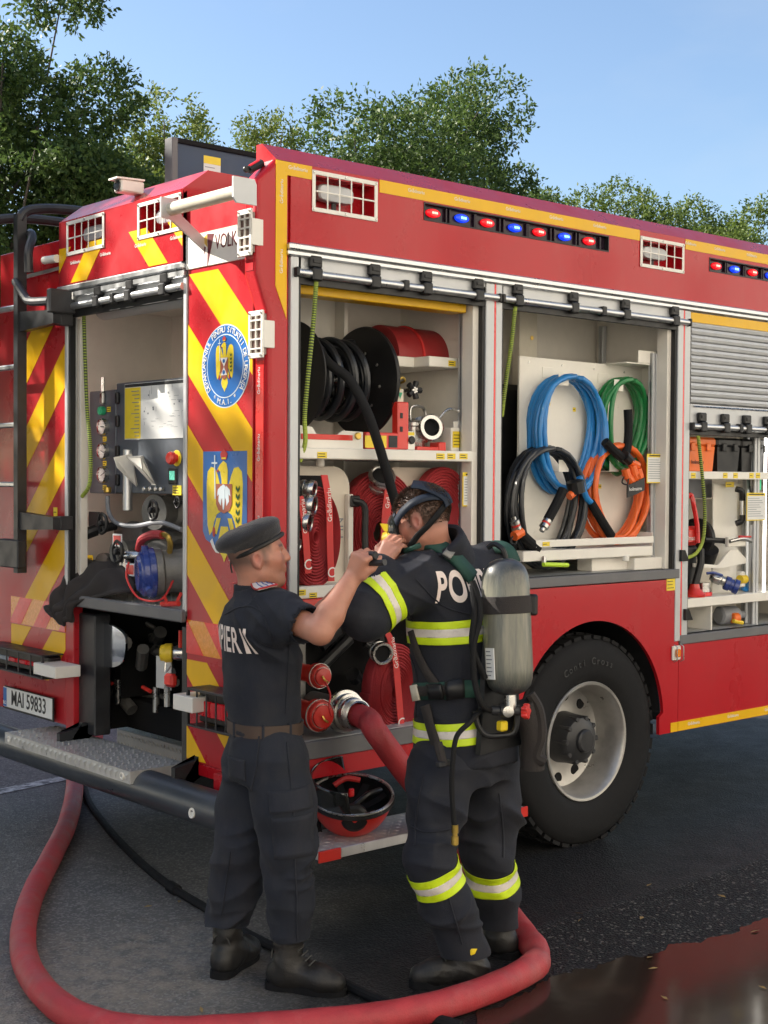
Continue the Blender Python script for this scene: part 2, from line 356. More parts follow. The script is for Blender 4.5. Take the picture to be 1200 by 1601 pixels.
# ---- work lamp grilles
def grille(P0, P1, mp, cols, rows, dep, label_lamp=True, bar=.007, fr=.018, th=.006):
    """P0,P1: (u,v) corners on a plane; mp(u,v,w) -> world, w outward"""
    (u0, v1), (u1, v0) = P0, P1
    if u0 > u1: u0, u1 = u1, u0
    g = G(); segs = []
    def bx(a, b, c, d):
        p, q = mp(a, c, 0.002), mp(b, d, th); g.box(p, q, .0015)
    bx(u0, u1, v0, v0+fr); bx(u0, u1, v1-fr, v1); bx(u0, u0+fr, v0+fr, v1-fr); bx(u1-fr, u1, v0+fr, v1-fr)
    for i in range(1, cols):
        u = u0+fr+(u1-u0-2*fr)*i/cols; bx(u-bar/2, u+bar/2, v0+fr, v1-fr)
    for j in range(1, rows):
        v = v0+fr+(v1-v0-2*fr)*j/rows; p, q = mp(u0+fr, v-bar/2, .0025), mp(u1-fr, v+bar/2, th+.0006); g.box(p, q, .0015)
    o = g.build('lamp_grille', 'white', truck)
    for (u, v) in ((u0+fr/2, v0+fr/2), (u1-fr/2, v0+fr/2), (u0+fr/2, v1-fr/2), (u1-fr/2, v1-fr/2), ((u0+u1)/2, v0+fr/2), ((u0+u1)/2, v1-fr/2)):
        c = mp(u, v, th); n = mp(u, v, th+1)-c; lathe('bolt', c, n, disc_prof(.0055, .004, .001), 'steel', o, 8)
    if dep:
        g = G(); a, b, c, d = u0+fr, u1-fr, v0+fr, v1-fr
        for (p, q) in (((a-.004, c, -.006), (a, d, -dep)), ((b, c, -.006), (b+.004, d, -dep)), ((a, c-.004, -.006), (b, c, -dep)), ((a, d, -.006), (b, d+.004, -dep)), ((a-.004, c-.004, -dep), (b+.004, d+.004, -dep-.006))):
            g.box(mp(*p), mp(*q))
        g.build('lamp_recess', 'red', truck)
        lw, lh = (b-a)*.30, (d-c)*.27; cu, cv = (a+b)/2-.02, (c+d)/2+.01
        g = G(); ring = []
        prof = [(1.0, -.062), (1.0, -.035), (.93, -.028), (.80, -.026)]
        V = []; n = 28
        for (k, wz) in prof:
            for j in range(n):
                th_ = 2*math.pi*j/n; ce, se = math.cos(th_), math.sin(th_); ex = 2/4.
                V.append(mp(cu+lw*k*math.copysign(abs(ce)**ex, ce), cv+lh*k*math.copysign(abs(se)**ex, se), wz))
        F = [[i*n+j, i*n+(j+1) % n, (i+1)*n+(j+1) % n, (i+1)*n+j] for i in range(3) for j in range(n)]+[[3*n+j for j in range(n)]]
        g.add(V, F); lo = g.build('work_lamp', ['alu_paint'], truck, True)
        box('lamp_bracket', mp(cu-.012, c, -.045), mp(cu+.012, cv-lh*.9, -.055), 'black', lo)
    return o
smp = lambda u, v, wv: Vector((u, -wv, v))
grille((vA.x, vA.z-.005), (vB.x, vB.z), smp, 5, 2, .09)
grille((v2A.x, v2A.z-.004), (v2B.x, v2B.z), smp, 5, 2, .09)
# ---- flashing lamp bars
def lampbar(h, cols):
    g = G(); a, b, c, d = h
    g.box((a+.0005, .022, c+.0005), (b-.0005, .028, d-.0005)); base = g.build('lamp_bar', 'lampdark', truck)
    g = G(); t = .006
    g.box((a, -.003, d-t), (b, .021, d)); g.box((a, -.003, c), (b, .021, c+t)); g.box((a, -.003, c+t), (a+t, .021, d-t)); g.box((b-t, -.003, c+t), (b, .021, d-t)); g.build('bezel', 'black', base)
    zc = (c+d)/2+.001
    for (x, cc) in cols:
        m_, mc = ('lampred', 'lampcore_red') if cc == 'r' else ('lampblue', 'lampcore_blue')
        g = G(); n = 20; V = []
        for (k, yy) in ((1., .020), (1., .010), (.8, .004), (.4, .002)):
            for j in range(n): th_ = 2*math.pi*j/n; V.append((x+.042*k*math.cos(th_), yy, zc+.019*k*math.sin(th_)))
        F = [[i*n+j, i*n+(j+1) % n, (i+1)*n+(j+1) % n, (i+1)*n+j] for i in range(3) for j in range(n)]+[[3*n+j for j in range(n)]]
        g.add(V, F); lamp = g.build('flasher', m_, base, True)
        g = G()
        for k in (-1, 0, 1): g.box((x+k*.012-.0045, -.001, zc-.005), (x+k*.012+.0045, .0019, zc+.005), .001)
        g.build('flasher', mc, base)
        # dark moulding between the lamps
        for s_ in (-1, 1): box('divider', (x+s_*.078-.004, .008, c+.008), (x+s_*.078+.004, .0215, d-.008), 'lampdark', base, .002)
zc0 = (lb[0][2]+lb[0][3])/2
lampbar(lb[0], [(SP(p, q).x, c) for p, q, c in ((680, 335, 'r'), (725, 344, 'b'), (765, 351, 'r'), (808, 360, 'b'), (846, 366, 'r'), (886, 373, 'b'), (924, 379, 'r'))])
lampbar(lb[1], [(lb[1][0]+.085+i*.172, 'rb'[i % 2]) for i in range(7)])
# ---- aluminium rail over the shutters, columns
g = G(); g.box((.044, -.028, zrb+.022), (LX, .0, zrt), .006); g.box((.044, -.018, zrb), (LX, .004, zrb+.022), .005); g.build('gutter_rail', 'alu', truck)
def column(xa, xb, z0, z1, red=None):
    g = G(); t = .012
    if red: g.box((xa, -.006, z0), (red-.006, .05, z1), .003); g.box((red+.006, -.006, z0), (xb, .05, z1), .003)
    else: g.box((xa, -.006, z0), (xb, .05, z1), .003)
    o = g.build('door_column', 'alu_paint', truck)
    if red: box('red_edge', (red-.006, -.004, z0), (red+.006, .046, z1), 'tapered', o, 0)
    g = G(); g.box((xb+.0005, .004, z0), (xb+.016, .03, z1)) if not red else g.box((xb+.0005, .004, z0), (xb+.014, .03, z1)); g.build('rubber_seal', 'black', o)
    return o
column(.066, x1a, .62, zrb); column(x1b, x2a, .62, zrb, SP(771.5, 650).x); column(x2b, x3a, zs3-.03, zrb, SP(1066, 700).x)
box('rubber_seal', (x1b-.016, .004, zs1), (x1b-.0005, .03, zrb-.02), 'black', truck, 0); box('rubber_seal', (x2b-.016, .004, zs2), (x2b-.0005, .03, zrb-.02), 'black', truck, 0)
column(x3b, x3b+.1, .6, zrb)
# ---- lower side
ac = (1.975, .56); ar = .565
arch = [(ac[0]+ar*math.cos(t), ac[1]+ar*math.sin(t)) for t in np.linspace(math.pi, 0, 41)]
zb = .492
loop = [(1.296, zs2-.055), (1.296, .62), (ac[0]-ar, .62)]+[p for p in arch if True][1:-1]+[(ac[0]+ar-.01, .60), (2.505, .585), (2.505, zb), (2.66, zb), (2.66, zs2-.055)]
G().prism([(x, 0, z) for x, z in loop], (0, .02, 0)).build('side_panel', 'red', truck)
G().prism([(2.664, 0, zs3-.052), (2.664, 0, zb), (LX, 0, zb), (LX, 0, zs3-.052)], (0, .02, 0)).build('side_panel', 'red', truck)
strip([Vector((2.60, 0, zb+.002)), Vector((2.66, 0, zb+.002)), Vector((2.66, 0, zb+.052)), Vector((2.60, 0, zb+.052))], name='bottom_strip')
strip([Vector((2.664, 0, zb+.002)), Vector((LX, 0, zb+.002)), Vector((LX, 0, zb+.052)), Vector((2.664, 0, zb+.052))], name='bottom_strip')
for xx in (2.80, 3.16, 3.52): text('strip_print', 'Grădinariu', (xx, -.0032, zb+.030), SR, SU, .024, 'print_white', truck)
g = G()
for i in range(len(arch)-1):       # wheel-arch liner
    (xa, za), (xb, zb_) = arch[i], arch[i+1]; g.add([(xa, .021, za+.002), (xb, .021, zb_+.002), (xb, .70, zb_+.002), (xa, .70, za+.002)], [(0, 1, 2, 3)])
g.build('arch_liner', 'dark', truck)
box('arch_wall', (1.30, .70, .35), (2.66, .72, 1.30), 'dark', truck); box('underbody', (.3, .73, .55), (LX, W_-.1, .70), 'dark', truck)
box('sill', (1.29, -.010, zs2-.05), (x3a-.075, .05, zs2), 'grey', truck, .004); box('sill', (x3a-.062, -.010, zs3-.05), (x3b, .05, zs3), 'grey', truck, .004)
box('chassis_rail', (.2, .78, .72), (LX, .86, .98), 'dark', truck); box('chassis_rail', (.2, W_-.86, .72), (LX, W_-.78, .98), 'dark', truck)
# side marker lamp
p = SP(1055, 1020); g = G(); g.box((p.x-.035, -.012, p.z-.038), (p.x+.035, 0, p.z+.038), .004); mk_ = g.build('side_marker', 'white', truck)
box('lens', (p.x-.02, -.026, p.z-.022), (p.x+.02, -.012, p.z+.022), 'indicator', mk_, .006)
g = G(); g.tube([(p.x-.028, -.013, p.z+.046), (p.x-.028, -.034, p.z+.036), (p.x-.028, -.034, p.z-.036), (p.x-.028, -.013, p.z-.046)], .003, 6); g.tube([(p.x+.028, -.013, p.z+.046), (p.x+.028, -.034, p.z+.036), (p.x+.028, -.034, p.z-.036), (p.x+.028, -.013, p.z-.046)], .003, 6); g.build('guard', 'steel', mk_, True)
def sticker(p, wd, ht, mt='label_yellow', y=None, lines=3, parent=None, head=None, name='label_sticker', side=True):
    """a small flat card with printed lines on a plane facing the viewer's side"""
    parent = parent or truck
    if side: o = box(name, (p.x-wd/2, p.y-.002, p.z-ht/2), (p.x+wd/2, p.y-.0004, p.z+ht/2), mt, parent, 0)
    else: o = box(name, (p.x-.002, p.y-wd/2, p.z-ht/2), (p.x-.0004, p.y+wd/2, p.z+ht/2), mt, parent, 0)
    g = G(); top = ht/2-(ht*.16 if head else ht*.12)
    for i in range(lines):
        z = p.z+top-(i+.5)*(top+ht/2-ht*.08)/lines; l = wd*random.uniform(.55, .84); t = min(.0035, ht*.16/max(1, lines)*2.2)
        if side: g.box((p.x-wd*.42, p.y-.0026, z-t/2), (p.x-wd*.42+l, p.y-.0021, z+t/2))
        else: g.box((p.x-.0026, p.y+wd*.42-l, z-t/2), (p.x-.0021, p.y+wd*.42, z+t/2))
    if lines: g.build('print', 'ink' if mt != 'paper' else 'inkgrey', o if o.parent is truck else parent)['kind'] = 'stuff'
    if head:
        if side: box('heading', (p.x-wd/2, p.y-.0026, p.z+ht*.36), (p.x+wd/2, p.y-.0021, p.z+ht*.5), head, o if o.parent is truck else parent, 0)
        else: box('heading', (p.x-.0026, p.y-wd/2, p.z+ht*.36), (p.x-.0021, p.y+wd/2, p.z+ht*.5), head, o if o.parent is truck else parent, 0)
    return o
p = SP(1048, 913); sticker(Vector((p.x, -.0002, p.z)), .075, .065, 'label_yellow', lines=3)
# ---- shutters: roll bar with clips
def shutter_bar(xa, xb, z, clips, pull):
    o = tube('shutter_bar', [(xa, -.012, z), (xb, -.012, z)], .0165, 'alu', truck, 14)
    g = G(); g.box((xa-.004, -.012-.02, z-.02), (xa+.012, -.012+.02, z+.02), .004); g.box((xb-.012, -.032, z-.02), (xb+.004, .008, z+.02), .004); g.build('end_cap', 'black', o)
    box('bottom_slat', (xa+.01, .004, z+.005), (xb-.01, .022, z+.12), 'alu_paint', o, .002)
    box('rubber_lip', (xa+.01, .002, z-.045), (xb-.01, .016, z+.004), 'black', o, .002)
    for x, big in clips:
        g = G()
        if big: g.box((x-.026, -.034, z-.028), (x+.026, .004, z+.026), .006); g.box((x-.031, -.024, z+.026), (x+.031, .004, z+.075), .006); g.box((x-.02, -.028, z+.045), (x+.02, -.0241, z+.06), .001)
        else: g.box((x-.016, -.034, z-.024), (x+.016, .004, z+.024), .005)
        g.build('clip', 'black', o)
    tube('wire', [(xa+.03, -.004, z+.108), (xb-.03, -.004, z+.108)], .004, 'steel', o, 6)
    if pull:
        tube('pull_cord', [SP(a, b, yy) for a, b, yy in pull], .0092, 'cordgreen', o, 8, 6)
        pts = catmull([SP(a, b, yy) for a, b, yy in pull], 6); g = G()
        for i in range(len(pts)*3-3):
            k = i//3; c = pts[k].lerp(pts[k+1], (i % 3)/3); d = (pts[k+1]-pts[k]).normalized(); g.lathe(c-d*.003, d, [(.0095, 0), (.0102, .002), (.0095, .0045)], 8)
        g.build('cord_band', 'cord_lime', o, True)
    return o
zbar = SP(620, 446).z
shutter_bar(.082, SP(777, 466).x, zbar, [(SP(490, 420).x, 1), (SP(582, 432).x, 1), (SP(629, 442).x, 0), (SP(663, 447).x, 1), (SP(744, 460).x, 1)],
            [(494, 440, .0), (490, 500, .015), (482, 580, .02), (476, 650, .03), (477, 690, .03), (468, 722, .05)])
shutter_bar(SP(781, 466).x, SP(1074, 500).x, zbar, [(SP(806, 470).x, 1), (SP(893, 480).x, 1), (SP(938, 488).x, 0), (SP(974, 490).x, 1), (SP(1051, 500).x, 1)],
            [(805, 480, .0), (800, 530, .02), (793, 580, .04), (786, 632, .06), (784, 650, .08)])
zb3 = SP(1120, 668).z
sh3 = shutter_bar(SP(1077, 668).x, x3b-.02, zb3, [(SP(1094, 662).x, 1), (SP(1130, 665).x, 1), (SP(1152, 668).x, 0), (SP(1164, 667).x, 1), (SP(1196, 668).x, 1)],
            [(1091, 682, .0), (1096, 730, .01), (1101, 790, .02), (1099, 840, .03), (1088, 864, .04), (1072, 872, .05)])
z = zb3+.126; i = 0
while z < 2.66:
    g = G(); n_ = 5; V = []; h_ = .0365
    prof = [(.012, 0), (.004, .004), (.0, .018), (.004, .031), (.012, .0345)]
    for (yy, dz) in prof: V += [(x3a+.016, yy, z+dz), (x3b-.02, yy, z+dz)]
    F = [[2*k, 2*k+1, 2*k+3, 2*k+2] for k in range(4)]; V += [(x3a+.016, .016, z), (x3b-.02, .016, z), (x3b-.02, .016, z+.0345), (x3a+.016, .016, z+.0345)]
    F += [[10, 11, 12, 13]]; g.add(V, F); g.build('shutter_slat', 'alu_paint', sh3); z += h_
box('outline_strip', (x3a+.004, -.003, 2.672), (LX, .012, zrb-.006), 'yellow', truck, 0)
# ---- compartments
def comp(xa, xb, z0, z1, dep, wall='dull_white', floor='alu_paint'):
    c = box('compartment_back', (xa-.03, dep, z0), (xb+.03, dep+.02, z1), wall, truck, 0)
    box('side_wall', (xa-.045, .051, z0), (xa-.03, dep, z1), wall, c, 0); box('side_wall', (xb+.03, .051, z0), (xb+.045, dep, z1), wall, c, 0)
    box('floor', (xa-.03, .012, z0-.03), (xb+.03, dep, z0), floor, c, 0); box('ceiling', (xa-.03, .03, z1), (xb+.03, dep, z1+.03), wall, c, 0)
    return c
comp1 = comp(x1a, x1b, zs1, 2.72, DI); comp2 = comp(x2a, x2b, zs2, 2.72, DI-.04); comp3 = comp(x3a, x3b, zs3, 2.72, DI)
box('deck_edge', (.07, -.012, zs1-.075), (x1b+.1, .011, zs1-.002), 'grey', truck, .003); box('lower_side', (.07, .0, .58), (x1b+.1, .02, zs1-.077), 'red', truck, .002)
# inner posts with slots and the light strips
def post(px, y0, w0, z0, z1, n=3):
    x = SP(px, 700, y0).x; g = G()
    for i in range(n): g.box((x+i*w0, y0, z0), (x+i*w0+w0*.72, y0+.02, z1), .002)
    g.box((x, y0+.012, z0), (x+n*w0, y0+.03, z1)); return g.build('slotted_post', 'alu_paint', truck)
post(646, .56, .042, zs1, 2.68, 3); post(722, .10, .028, zs1+.8, 2.66, 3)
post(940, .50, .045, zs2, 2.68, 3); post(1019, .10, .028, zs2, 2.50, 3); post(1168, .14, .035, zs3, 2.1, 3); post(1180, .06, .03, zs3, 2.1, 2)
def led(xx, yy, z0, z1, nm='light_strip'): return box(nm, (xx-.007, yy, z0), (xx+.007, yy+.014, z1), 'led', truck, .003)
led(SP(751, 600, .04).x, .04, 1.35, SP(751, 530, .04).z); led(SP(1053, 600, .04).x, .04, 1.45, SP(1053, 500, .04).z); led(SP(1198, 700, .06).x, .06, 1.15, 2.1)
box('inner_pillar', (x1b-.05, .031, zs1), (x1b+.03, .10, 2.70), 'dull_white', truck, .002); box('inner_pillar', (x2b-.045, .031, zs2), (x2b+.03, .10, 2.70), 'dull_white', truck, .002)
# underside of the rolled shutter: yellow strip
a, b = SP(470, 452, .10), SP(690, 478, .10); box('shutter_underside', (.11, .06, a.z-.025), (b.x+.12, .16, a.z+.03), 'yellow', truck, .004)
# tall interior ceiling roll
lathe('shutter_roll', (.08, .17, 2.78), (1, 0, 0), disc_prof(.10, LX-.3, .004), 'alu_paint', truck, 24)
# ---- wheels
def wheel(x, parent):
    c = Vector((x, 0, .515)); R0 = .528
    yo = .03
    prof = [(.300, .02), (.318, .004), (.36, -.006), (.42, -.010), (.47, -.004), (.505, .012), (.520, .035), (.526, .06), (.528, .15), (.526, .25), (.512, .29), (.46, .315), (.36, .31), (.30, .28), (.29, .15), (.30, .02)]
    wh = lathe('wheel', c+Vector((0, yo, 0)), (0, 1, 0), prof, 'rubber', parent, 72)
    g = G(); n = 44
    for i in range(n):
        for row, (y0, y1, tw) in enumerate(((.018, .085, .35), (.10, .15, -.2), (.165, .215, .2), (.23, .285, -.35))):
            t0 = 2*math.pi*(i+.5*(row % 2))/n; dt = 2*math.pi/n*.36
            V = []
            for (rr_, sh) in ((.515, 0), (.540 if 0 < row < 3 else .534, 0)):
                for (tt, yy) in ((t0-dt, y0), (t0+dt, y0), (t0+dt+tw*dt, y1), (t0-dt+tw*dt, y1)):
                    V.append(c+Vector((math.cos(tt)*rr_, yo+yy, math.sin(tt)*rr_)))
            g.add(V, [(3, 2, 1, 0), (4, 5, 6, 7), (0, 1, 5, 4), (1, 2, 6, 5), (2, 3, 7, 6), (3, 0, 4, 7)])
    g.build('tread', 'rubber', wh)
    rim = [(.298, .022), (.302, .012), (.298, .006), (.286, .008), (.276, .02), (.270, .05), (.262, .075), (.262, .13), (.252, .17), (.215, .185), (.16, .185), (.10, .178), (.10, .30)]
    lathe('rim', c+Vector((0, yo, 0)), (0, 1, 0), rim, 'rim', wh, 64)
    for i in range(10):
        t = 2*math.pi*i/10+.2; q = c+Vector((math.cos(t)*.212, yo+.180, math.sin(t)*.212)); lathe('hand_hole', q, (0, 1, 0), [(0, 0), (.026, 0), (.030, .004), (.030, .02)], 'dark', wh, 16)
    hub = [(0, .012), (.05, .012), (.058, .02), (.06, .034), (.092, .040), (.112, .052), (.122, .075), (.125, .12), (.132, .18)]
    lathe('hub', c+Vector((0, yo, 0)), (0, 1, 0), hub, 'black_metal', wh, 40)
    for i in range(10):
        t = 2*math.pi*i/10; q = c+Vector((math.cos(t)*.112, yo+.044, math.sin(t)*.112)); lathe('nut', q, (0, 1, 0), disc_prof(.014, .08, .003), 'black_metal', wh, 6)
    for k, ch in enumerate('Conti Cross'):
        t = R_(118-k*5.0)
        if ch != ' ': text('sidewall_print', ch, c+Vector((math.cos(t)*.405, yo-.0115, math.sin(t)*.405)), (math.sin(t), 0, -math.cos(t)), (math.cos(t), 0, math.sin(t)), .05, 'rubber_print', wh, .002)
    return wh
dm('rim', (.46, .445, .42), .36, metal=.65, var=.22, vs=7, dust=.28); dm('rubber_print', (.05, .05, .05), .7)
wheel(1.98, truck)
g = G(); g.lathe((1.98, .38, .515), (0, 1, 0), [(.29, 0), (.36, -.01), (.47, 0), (.52, .04), (.528, .15), (.51, .28), (.4, .30), (.29, .28), (.29, 0)], 48); g.build('inner_wheel', 'rubber', truck, True)
g = G(); g.lathe((1.98, W_-.35, .515), (0, 1, 0), [(0, 0), (.40, -.01), (.50, 0), (.528, .05), (.528, .25), (.4, .30), (0, .3)], 48); g.build('far_wheel', 'rubber', truck, True)
tube('axle', [(1.98, .4, .515), (1.98, W_-.3, .515)], .08, 'dark', truck, 12)
# mudflap behind the wheel and fold-out step under compartment 1
zst = .35; s0, s1 = .045, 1.245; yst0, yst1 = -.235, .045
step = box('fold_step', (s0, yst0, zst-.035), (s1, yst1, zst-.004), 'alu_paint', truck, .003)
g = G(); nx = 30; ny = 7
for i in range(nx):
    for j in range(ny):
        cx = s0+.03+(s1-s0-.06)*(i+.5)/nx; cy = yst0+.015+(yst1-yst0-.03)*(j+.5)/ny; a = .8 if (i+j) % 2 else -.8
        dx, dy = math.cos(a), math.sin(a); l, t = .017, .005
        g.add([(cx-dx*l, cy-dy*l, zst-.004), (cx+dy*t, cy-dx*t, zst-.004), (cx+dx*l, cy+dy*l, zst-.004), (cx-dy*t, cy+dx*t, zst-.004), (cx, cy, zst-.0005)], [(0, 1, 4), (1, 2, 4), (2, 3, 4), (3, 0, 4)])
g.build('tread_plate', 'tread_alu', step)['kind'] = 'stuff'
for xa, xb in ((s0-.002, s0+.11), (s1-.10, s1+.002)): box('step_end', (xa, yst0-.004, zst-.045), (xb, yst0+.006, zst+.001), 'tool_red', step, .002)
box('step_lip', (s0+.112, yst0-.003, zst-.04), (s1-.102, yst0+.004, zst), 'alu', step, .002)
for x in (.25, 1.0): tube('step_arm', [(x, .02, zst-.02), (x, .10, .58)], .014, 'dark', step, 8)
# ================================================================ the truck's tail
yoR, yoL = RP(291, 600).y, RP(105, 600).y        # rear opening
yL = W_
zr_t, zr_b = 2.755, 2.69; zsill = 1.245; zlow = .60
ypl = .095
# side panels of the tail, chevrons as pieces of film
def tailpanel(y0, y1, z0, z1, nm='tail_panel'): return box(nm, (XR, y0, z0), (XR+.03, y1, z1), 'tailred', truck, .002)
pr = tailpanel(ypl, yoR-.012, zlow, 2.99); pL = tailpanel(yoL+.012, yL, zlow, 2.72)
def chevrons(par, y0, y1, z0, z1, yref, zs, slope, wdt):
    for zc in zs:
        k = slope
        poly = [(yref-2, zc+k*(-2)), (yref+2, zc+k*2), (yref+2, zc+k*2-wdt), (yref-2, zc-k*2-wdt)]
        poly = clip_rect(poly, y0, y1, z0, z1)
        if len(poly) > 2: G().prism([(XR-.0016, y, z) for y, z in poly], (.0016, 0, 0)).build('chevron', 'yellow', par)
zA = RP(292, 502).z; zB = RP(292, 579.5).z; zC = RP(292, 659).z; per = zA-zC; sl = (RP(332, 480).z-RP(396, 581).z)/(RP(332, 480).y-RP(396, 581).y)
chevrons(pr, ypl+.001, yoR-.014, 1.16, 2.70, yoR, [zA+per*k for k in range(-4, 4)], sl, zA-zB)
chevrons(pr, ypl+.001, yoR-.014, zlow+.01, 1.04, yoR, [zA+per*k for k in range(-4, 4)], sl, zA-zB)
zl = RP(105, 669).z
chevrons(pL, yoL+.014, RP(40, 700).y, 1.19, 2.60, yoL, [zl+per*k for k in range(-4, 4)], -sl, zA-zB)
chevrons(pL, yoL+.014, RP(18, 960).y, zlow+.2, 1.055, yoL, [zl+per*k for k in range(-4, 4)], -sl, zA-zB)
def alt_tape(par, y0, y1, z0, z1, yref, slope, ph):
    base = box('reflective_tape', (XR-.0030, y0, z0), (XR, y1, z1), 'amber', truck, 0)
    for k in range(-6, 7):
        zc = (z0+z1)/2+ph+k*.30
        poly = clip_rect([(yref-2, zc-slope*2), (yref+2, zc+slope*2), (yref+2, zc+slope*2-.15), (yref-2, zc-slope*2-.15)], y0, y1, z0, z1)
        if len(poly) > 2: G().prism([(XR-.0044, y, z) for y, z in poly], (.0012, 0, 0)).build('tape_stripe', 'tapered', base)
alt_tape(pr, ypl+.03, yoR-.014, RP(292, 1020).z, RP(292, 968).z, yoR, sl*1.15, .09)
alt_tape(pL, yoL+.014, RP(18, 940).y, RP(18, 972).z, RP(18, 931).z, yoL, -sl*1.15, .02)
# frame of the rear opening
g = G(); g.box((XR-.008, yoR-.012, zsill), (XR+.05, yoR+.014, zr_b), .003); fr = g.build('opening_frame', 'alu_paint', truck)
g = G(); g.box((XR-.008, yoL-.014, zsill+.05), (XR+.05, yoL+.012, zr_b), .003); g.build('opening_frame', 'alu_paint', truck)
box('rubber_seal', (XR+.0, yoL-.03, zsill+.05), (XR+.03, yoL-.0145, zr_b), 'black', truck, 0)
# rails
yb0, yb1 = RP(96, 470).y, RP(291, 430).y
g = G(); g.box((XR-.03, yb1-.004, zr_t-.030), (XR, yb0, zr_t), .006); g.box((XR-.02, yb1-.004, zr_t-.062), (XR+.004, yb0+.01, zr_t-.031), .006); g.build('gutter_rail', 'alu', truck)
zt2 = RP(200, 464).z
rb = tube('shutter_bar', [(XR-.015, yb1, zt2), (XR-.015, yb0, zt2)], .0165, 'alu', truck, 14)
box('bottom_slat', (XR+.004, yb1+.03, zt2+.006), (XR+.022, yb0-.03, zt2+.12), 'alu_paint', rb, .002); box('rubber_lip', (XR+.002, yb1+.03, zt2-.05), (XR+.016, yb0-.03, zt2+.004), 'black', rb, .002)
for px in (115, 158, 184, 208, 262):
    y = RP(px, 460).y; big = px != 184; g = G()
    if big: g.box((XR-.038, y-.026, zt2-.028), (XR+.004, y+.026, zt2+.026), .006); g.box((XR-.026, y-.031, zt2+.026), (XR+.004, y+.031, zt2+.072), .006)
    else: g.box((XR-.038, y-.016, zt2-.024), (XR+.004, y+.016, zt2+.024), .005)
    g.build('clip', 'black' if px != 115 else 'steel', rb)
pts = [RP(a, b, XR+.06) for a, b in ((131, 490), (133, 560), (136, 640), (141, 700), (140, 755), (128, 776))]
tube('pull_cord', pts, .0092, 'cordgreen', rb, 8, 6)
pts = catmull(pts, 6); g = G()
for i in range(len(pts)*3-3):
    k = i//3; c = pts[k].lerp(pts[k+1], (i % 3)/3); d = (pts[k+1]-pts[k]).normalized(); g.lathe(c-d*.003, d, [(.0095, 0), (.0102, .002), (.0095, .0045)], 8)
g.build('cord_band', 'cord_lime', rb, True)
# ---- the hump over the rear opening with two work lamps
yh0, yh1 = yoR-.002, RP(98, 380, XR).y; xh = XR-.02; zh0, zh1, zh2 = zr_t+.004, 3.045, 3.165
zh1 = RP(200, 318, xh).z; zh2 = zh1+.095
hs = [(xh, zh0), (xh, zh1), (xh+.13, zh2), (xh+.34, zh2), (xh+.34, zh0)]
lamps = [(RP(105, 375, xh).y, RP(164, 375, xh).y, RP(105, 401, xh).z, RP(105, 347.5, xh).z), (RP(216, 340, xh).y, RP(284, 340, xh).y, RP(216, 376, xh).z, RP(216, 319, xh).z)]
holes = [(b+.015, a-.015, c+.015, d-.015) for a, b, c, d in lamps]
panel('hump_face', [yh0, yh1], [zh0, zh1], holes, lambda u, v: (xh, u, v), (1, 0, 0), .02, 'tailred', truck)
g = G()
g.prism([(x, yh1, z) for x, z in hs], (0, -.02, 0)); hL = g.build('hump_side', 'tailred', truck)
G().prism([(x, yh0, z) for x, z in hs], (0, .02, 0)).build('hump_side', 'tailred', truck)
g = G(); 
def quadslab(a, b, c, d, n, t):
    G_ = G(); G_.prism([a, b, c, d], Vector(n)*t); return G_
ch_y = .085
quadslab((xh-.001, yh0-.001, zh1-.001), (xh-.001, yh1+.001, zh1-.001), (xh+.13, yh1+.001, zh2+.002), (xh+.13, yh0-.001, zh2+.002), (.3, 0, -1), .018).build('hump_slope', 'tailred', truck)
box('hump_top', (xh+.13, yh0+.02, zh2-.02), (xh+.34, yh1-.02, zh2), 'tailred', truck, 0)
rmp = lambda u, v, wv: Vector((xh-wv, u, v))
for (a, b, c, d) in lamps: grille((b, d), (a, c), rmp, 5, 2, .09)
box('panel_seam', (xh-.0012, yh0+.3, zh0+.02), (xh, yh0+.303, zh0+.1), 'dark', truck, 0)
# yellow chevron film on the hump, meeting in the middle
ym = (yh0+yh1)/2; zf0 = zh0+.005
for s_ in (-1, 1):
    for k in range(4):
        a = .02+k*.33
        poly = [(ym+s_*a, zf0+.26), (ym+s_*(a+.155), zf0+.26), (ym+s_*(a+.155+.26), zf0), (ym+s_*(a+.26), zf0)]
        if s_ > 0: poly = poly[::-1]
        poly = clip_rect(poly, yh0+.004, yh1-.004, zf0, zf0+(.175))
        if len(poly) > 2: G().prism([(xh-.0016, y, z) for y, z in poly], (.0016, 0, 0)).build('chevron', 'yellow', truck)
for px, py in ((118, 410), (165, 397), (220, 383), (276, 371)): q = RP(px, py, xh); text('tape_print', 'Grădinariu', (xh-.002, q.y, q.z), RR, RU, .022, 'print_white', truck)
# camera box on the hump
c = RP(190, 292, xh-.02)
cam_box = box('rear_camera', (c.x-.02, c.y-.034, c.z-.025), (c.x+.10, c.y+.036, c.z+.030), 'white', truck, .006)
G().prism([(c.x-.045, c.y-.037, c.z+.036), (c.x+.10, c.y-.037, c.z+.042), (c.x+.10, c.y-.037, c.z+.034), (c.x-.045, c.y-.037, c.z+.028)], (0, .077, 0)).build('hood', 'white', cam_box)
lathe('lens', (c.x-.03, c.y, c.z+.002), (1, 0, 0), [(0, 0), (.014, 0), (.024, .004), (.026, .012), (.026, .03)], 'glass_dark', cam_box, 20)
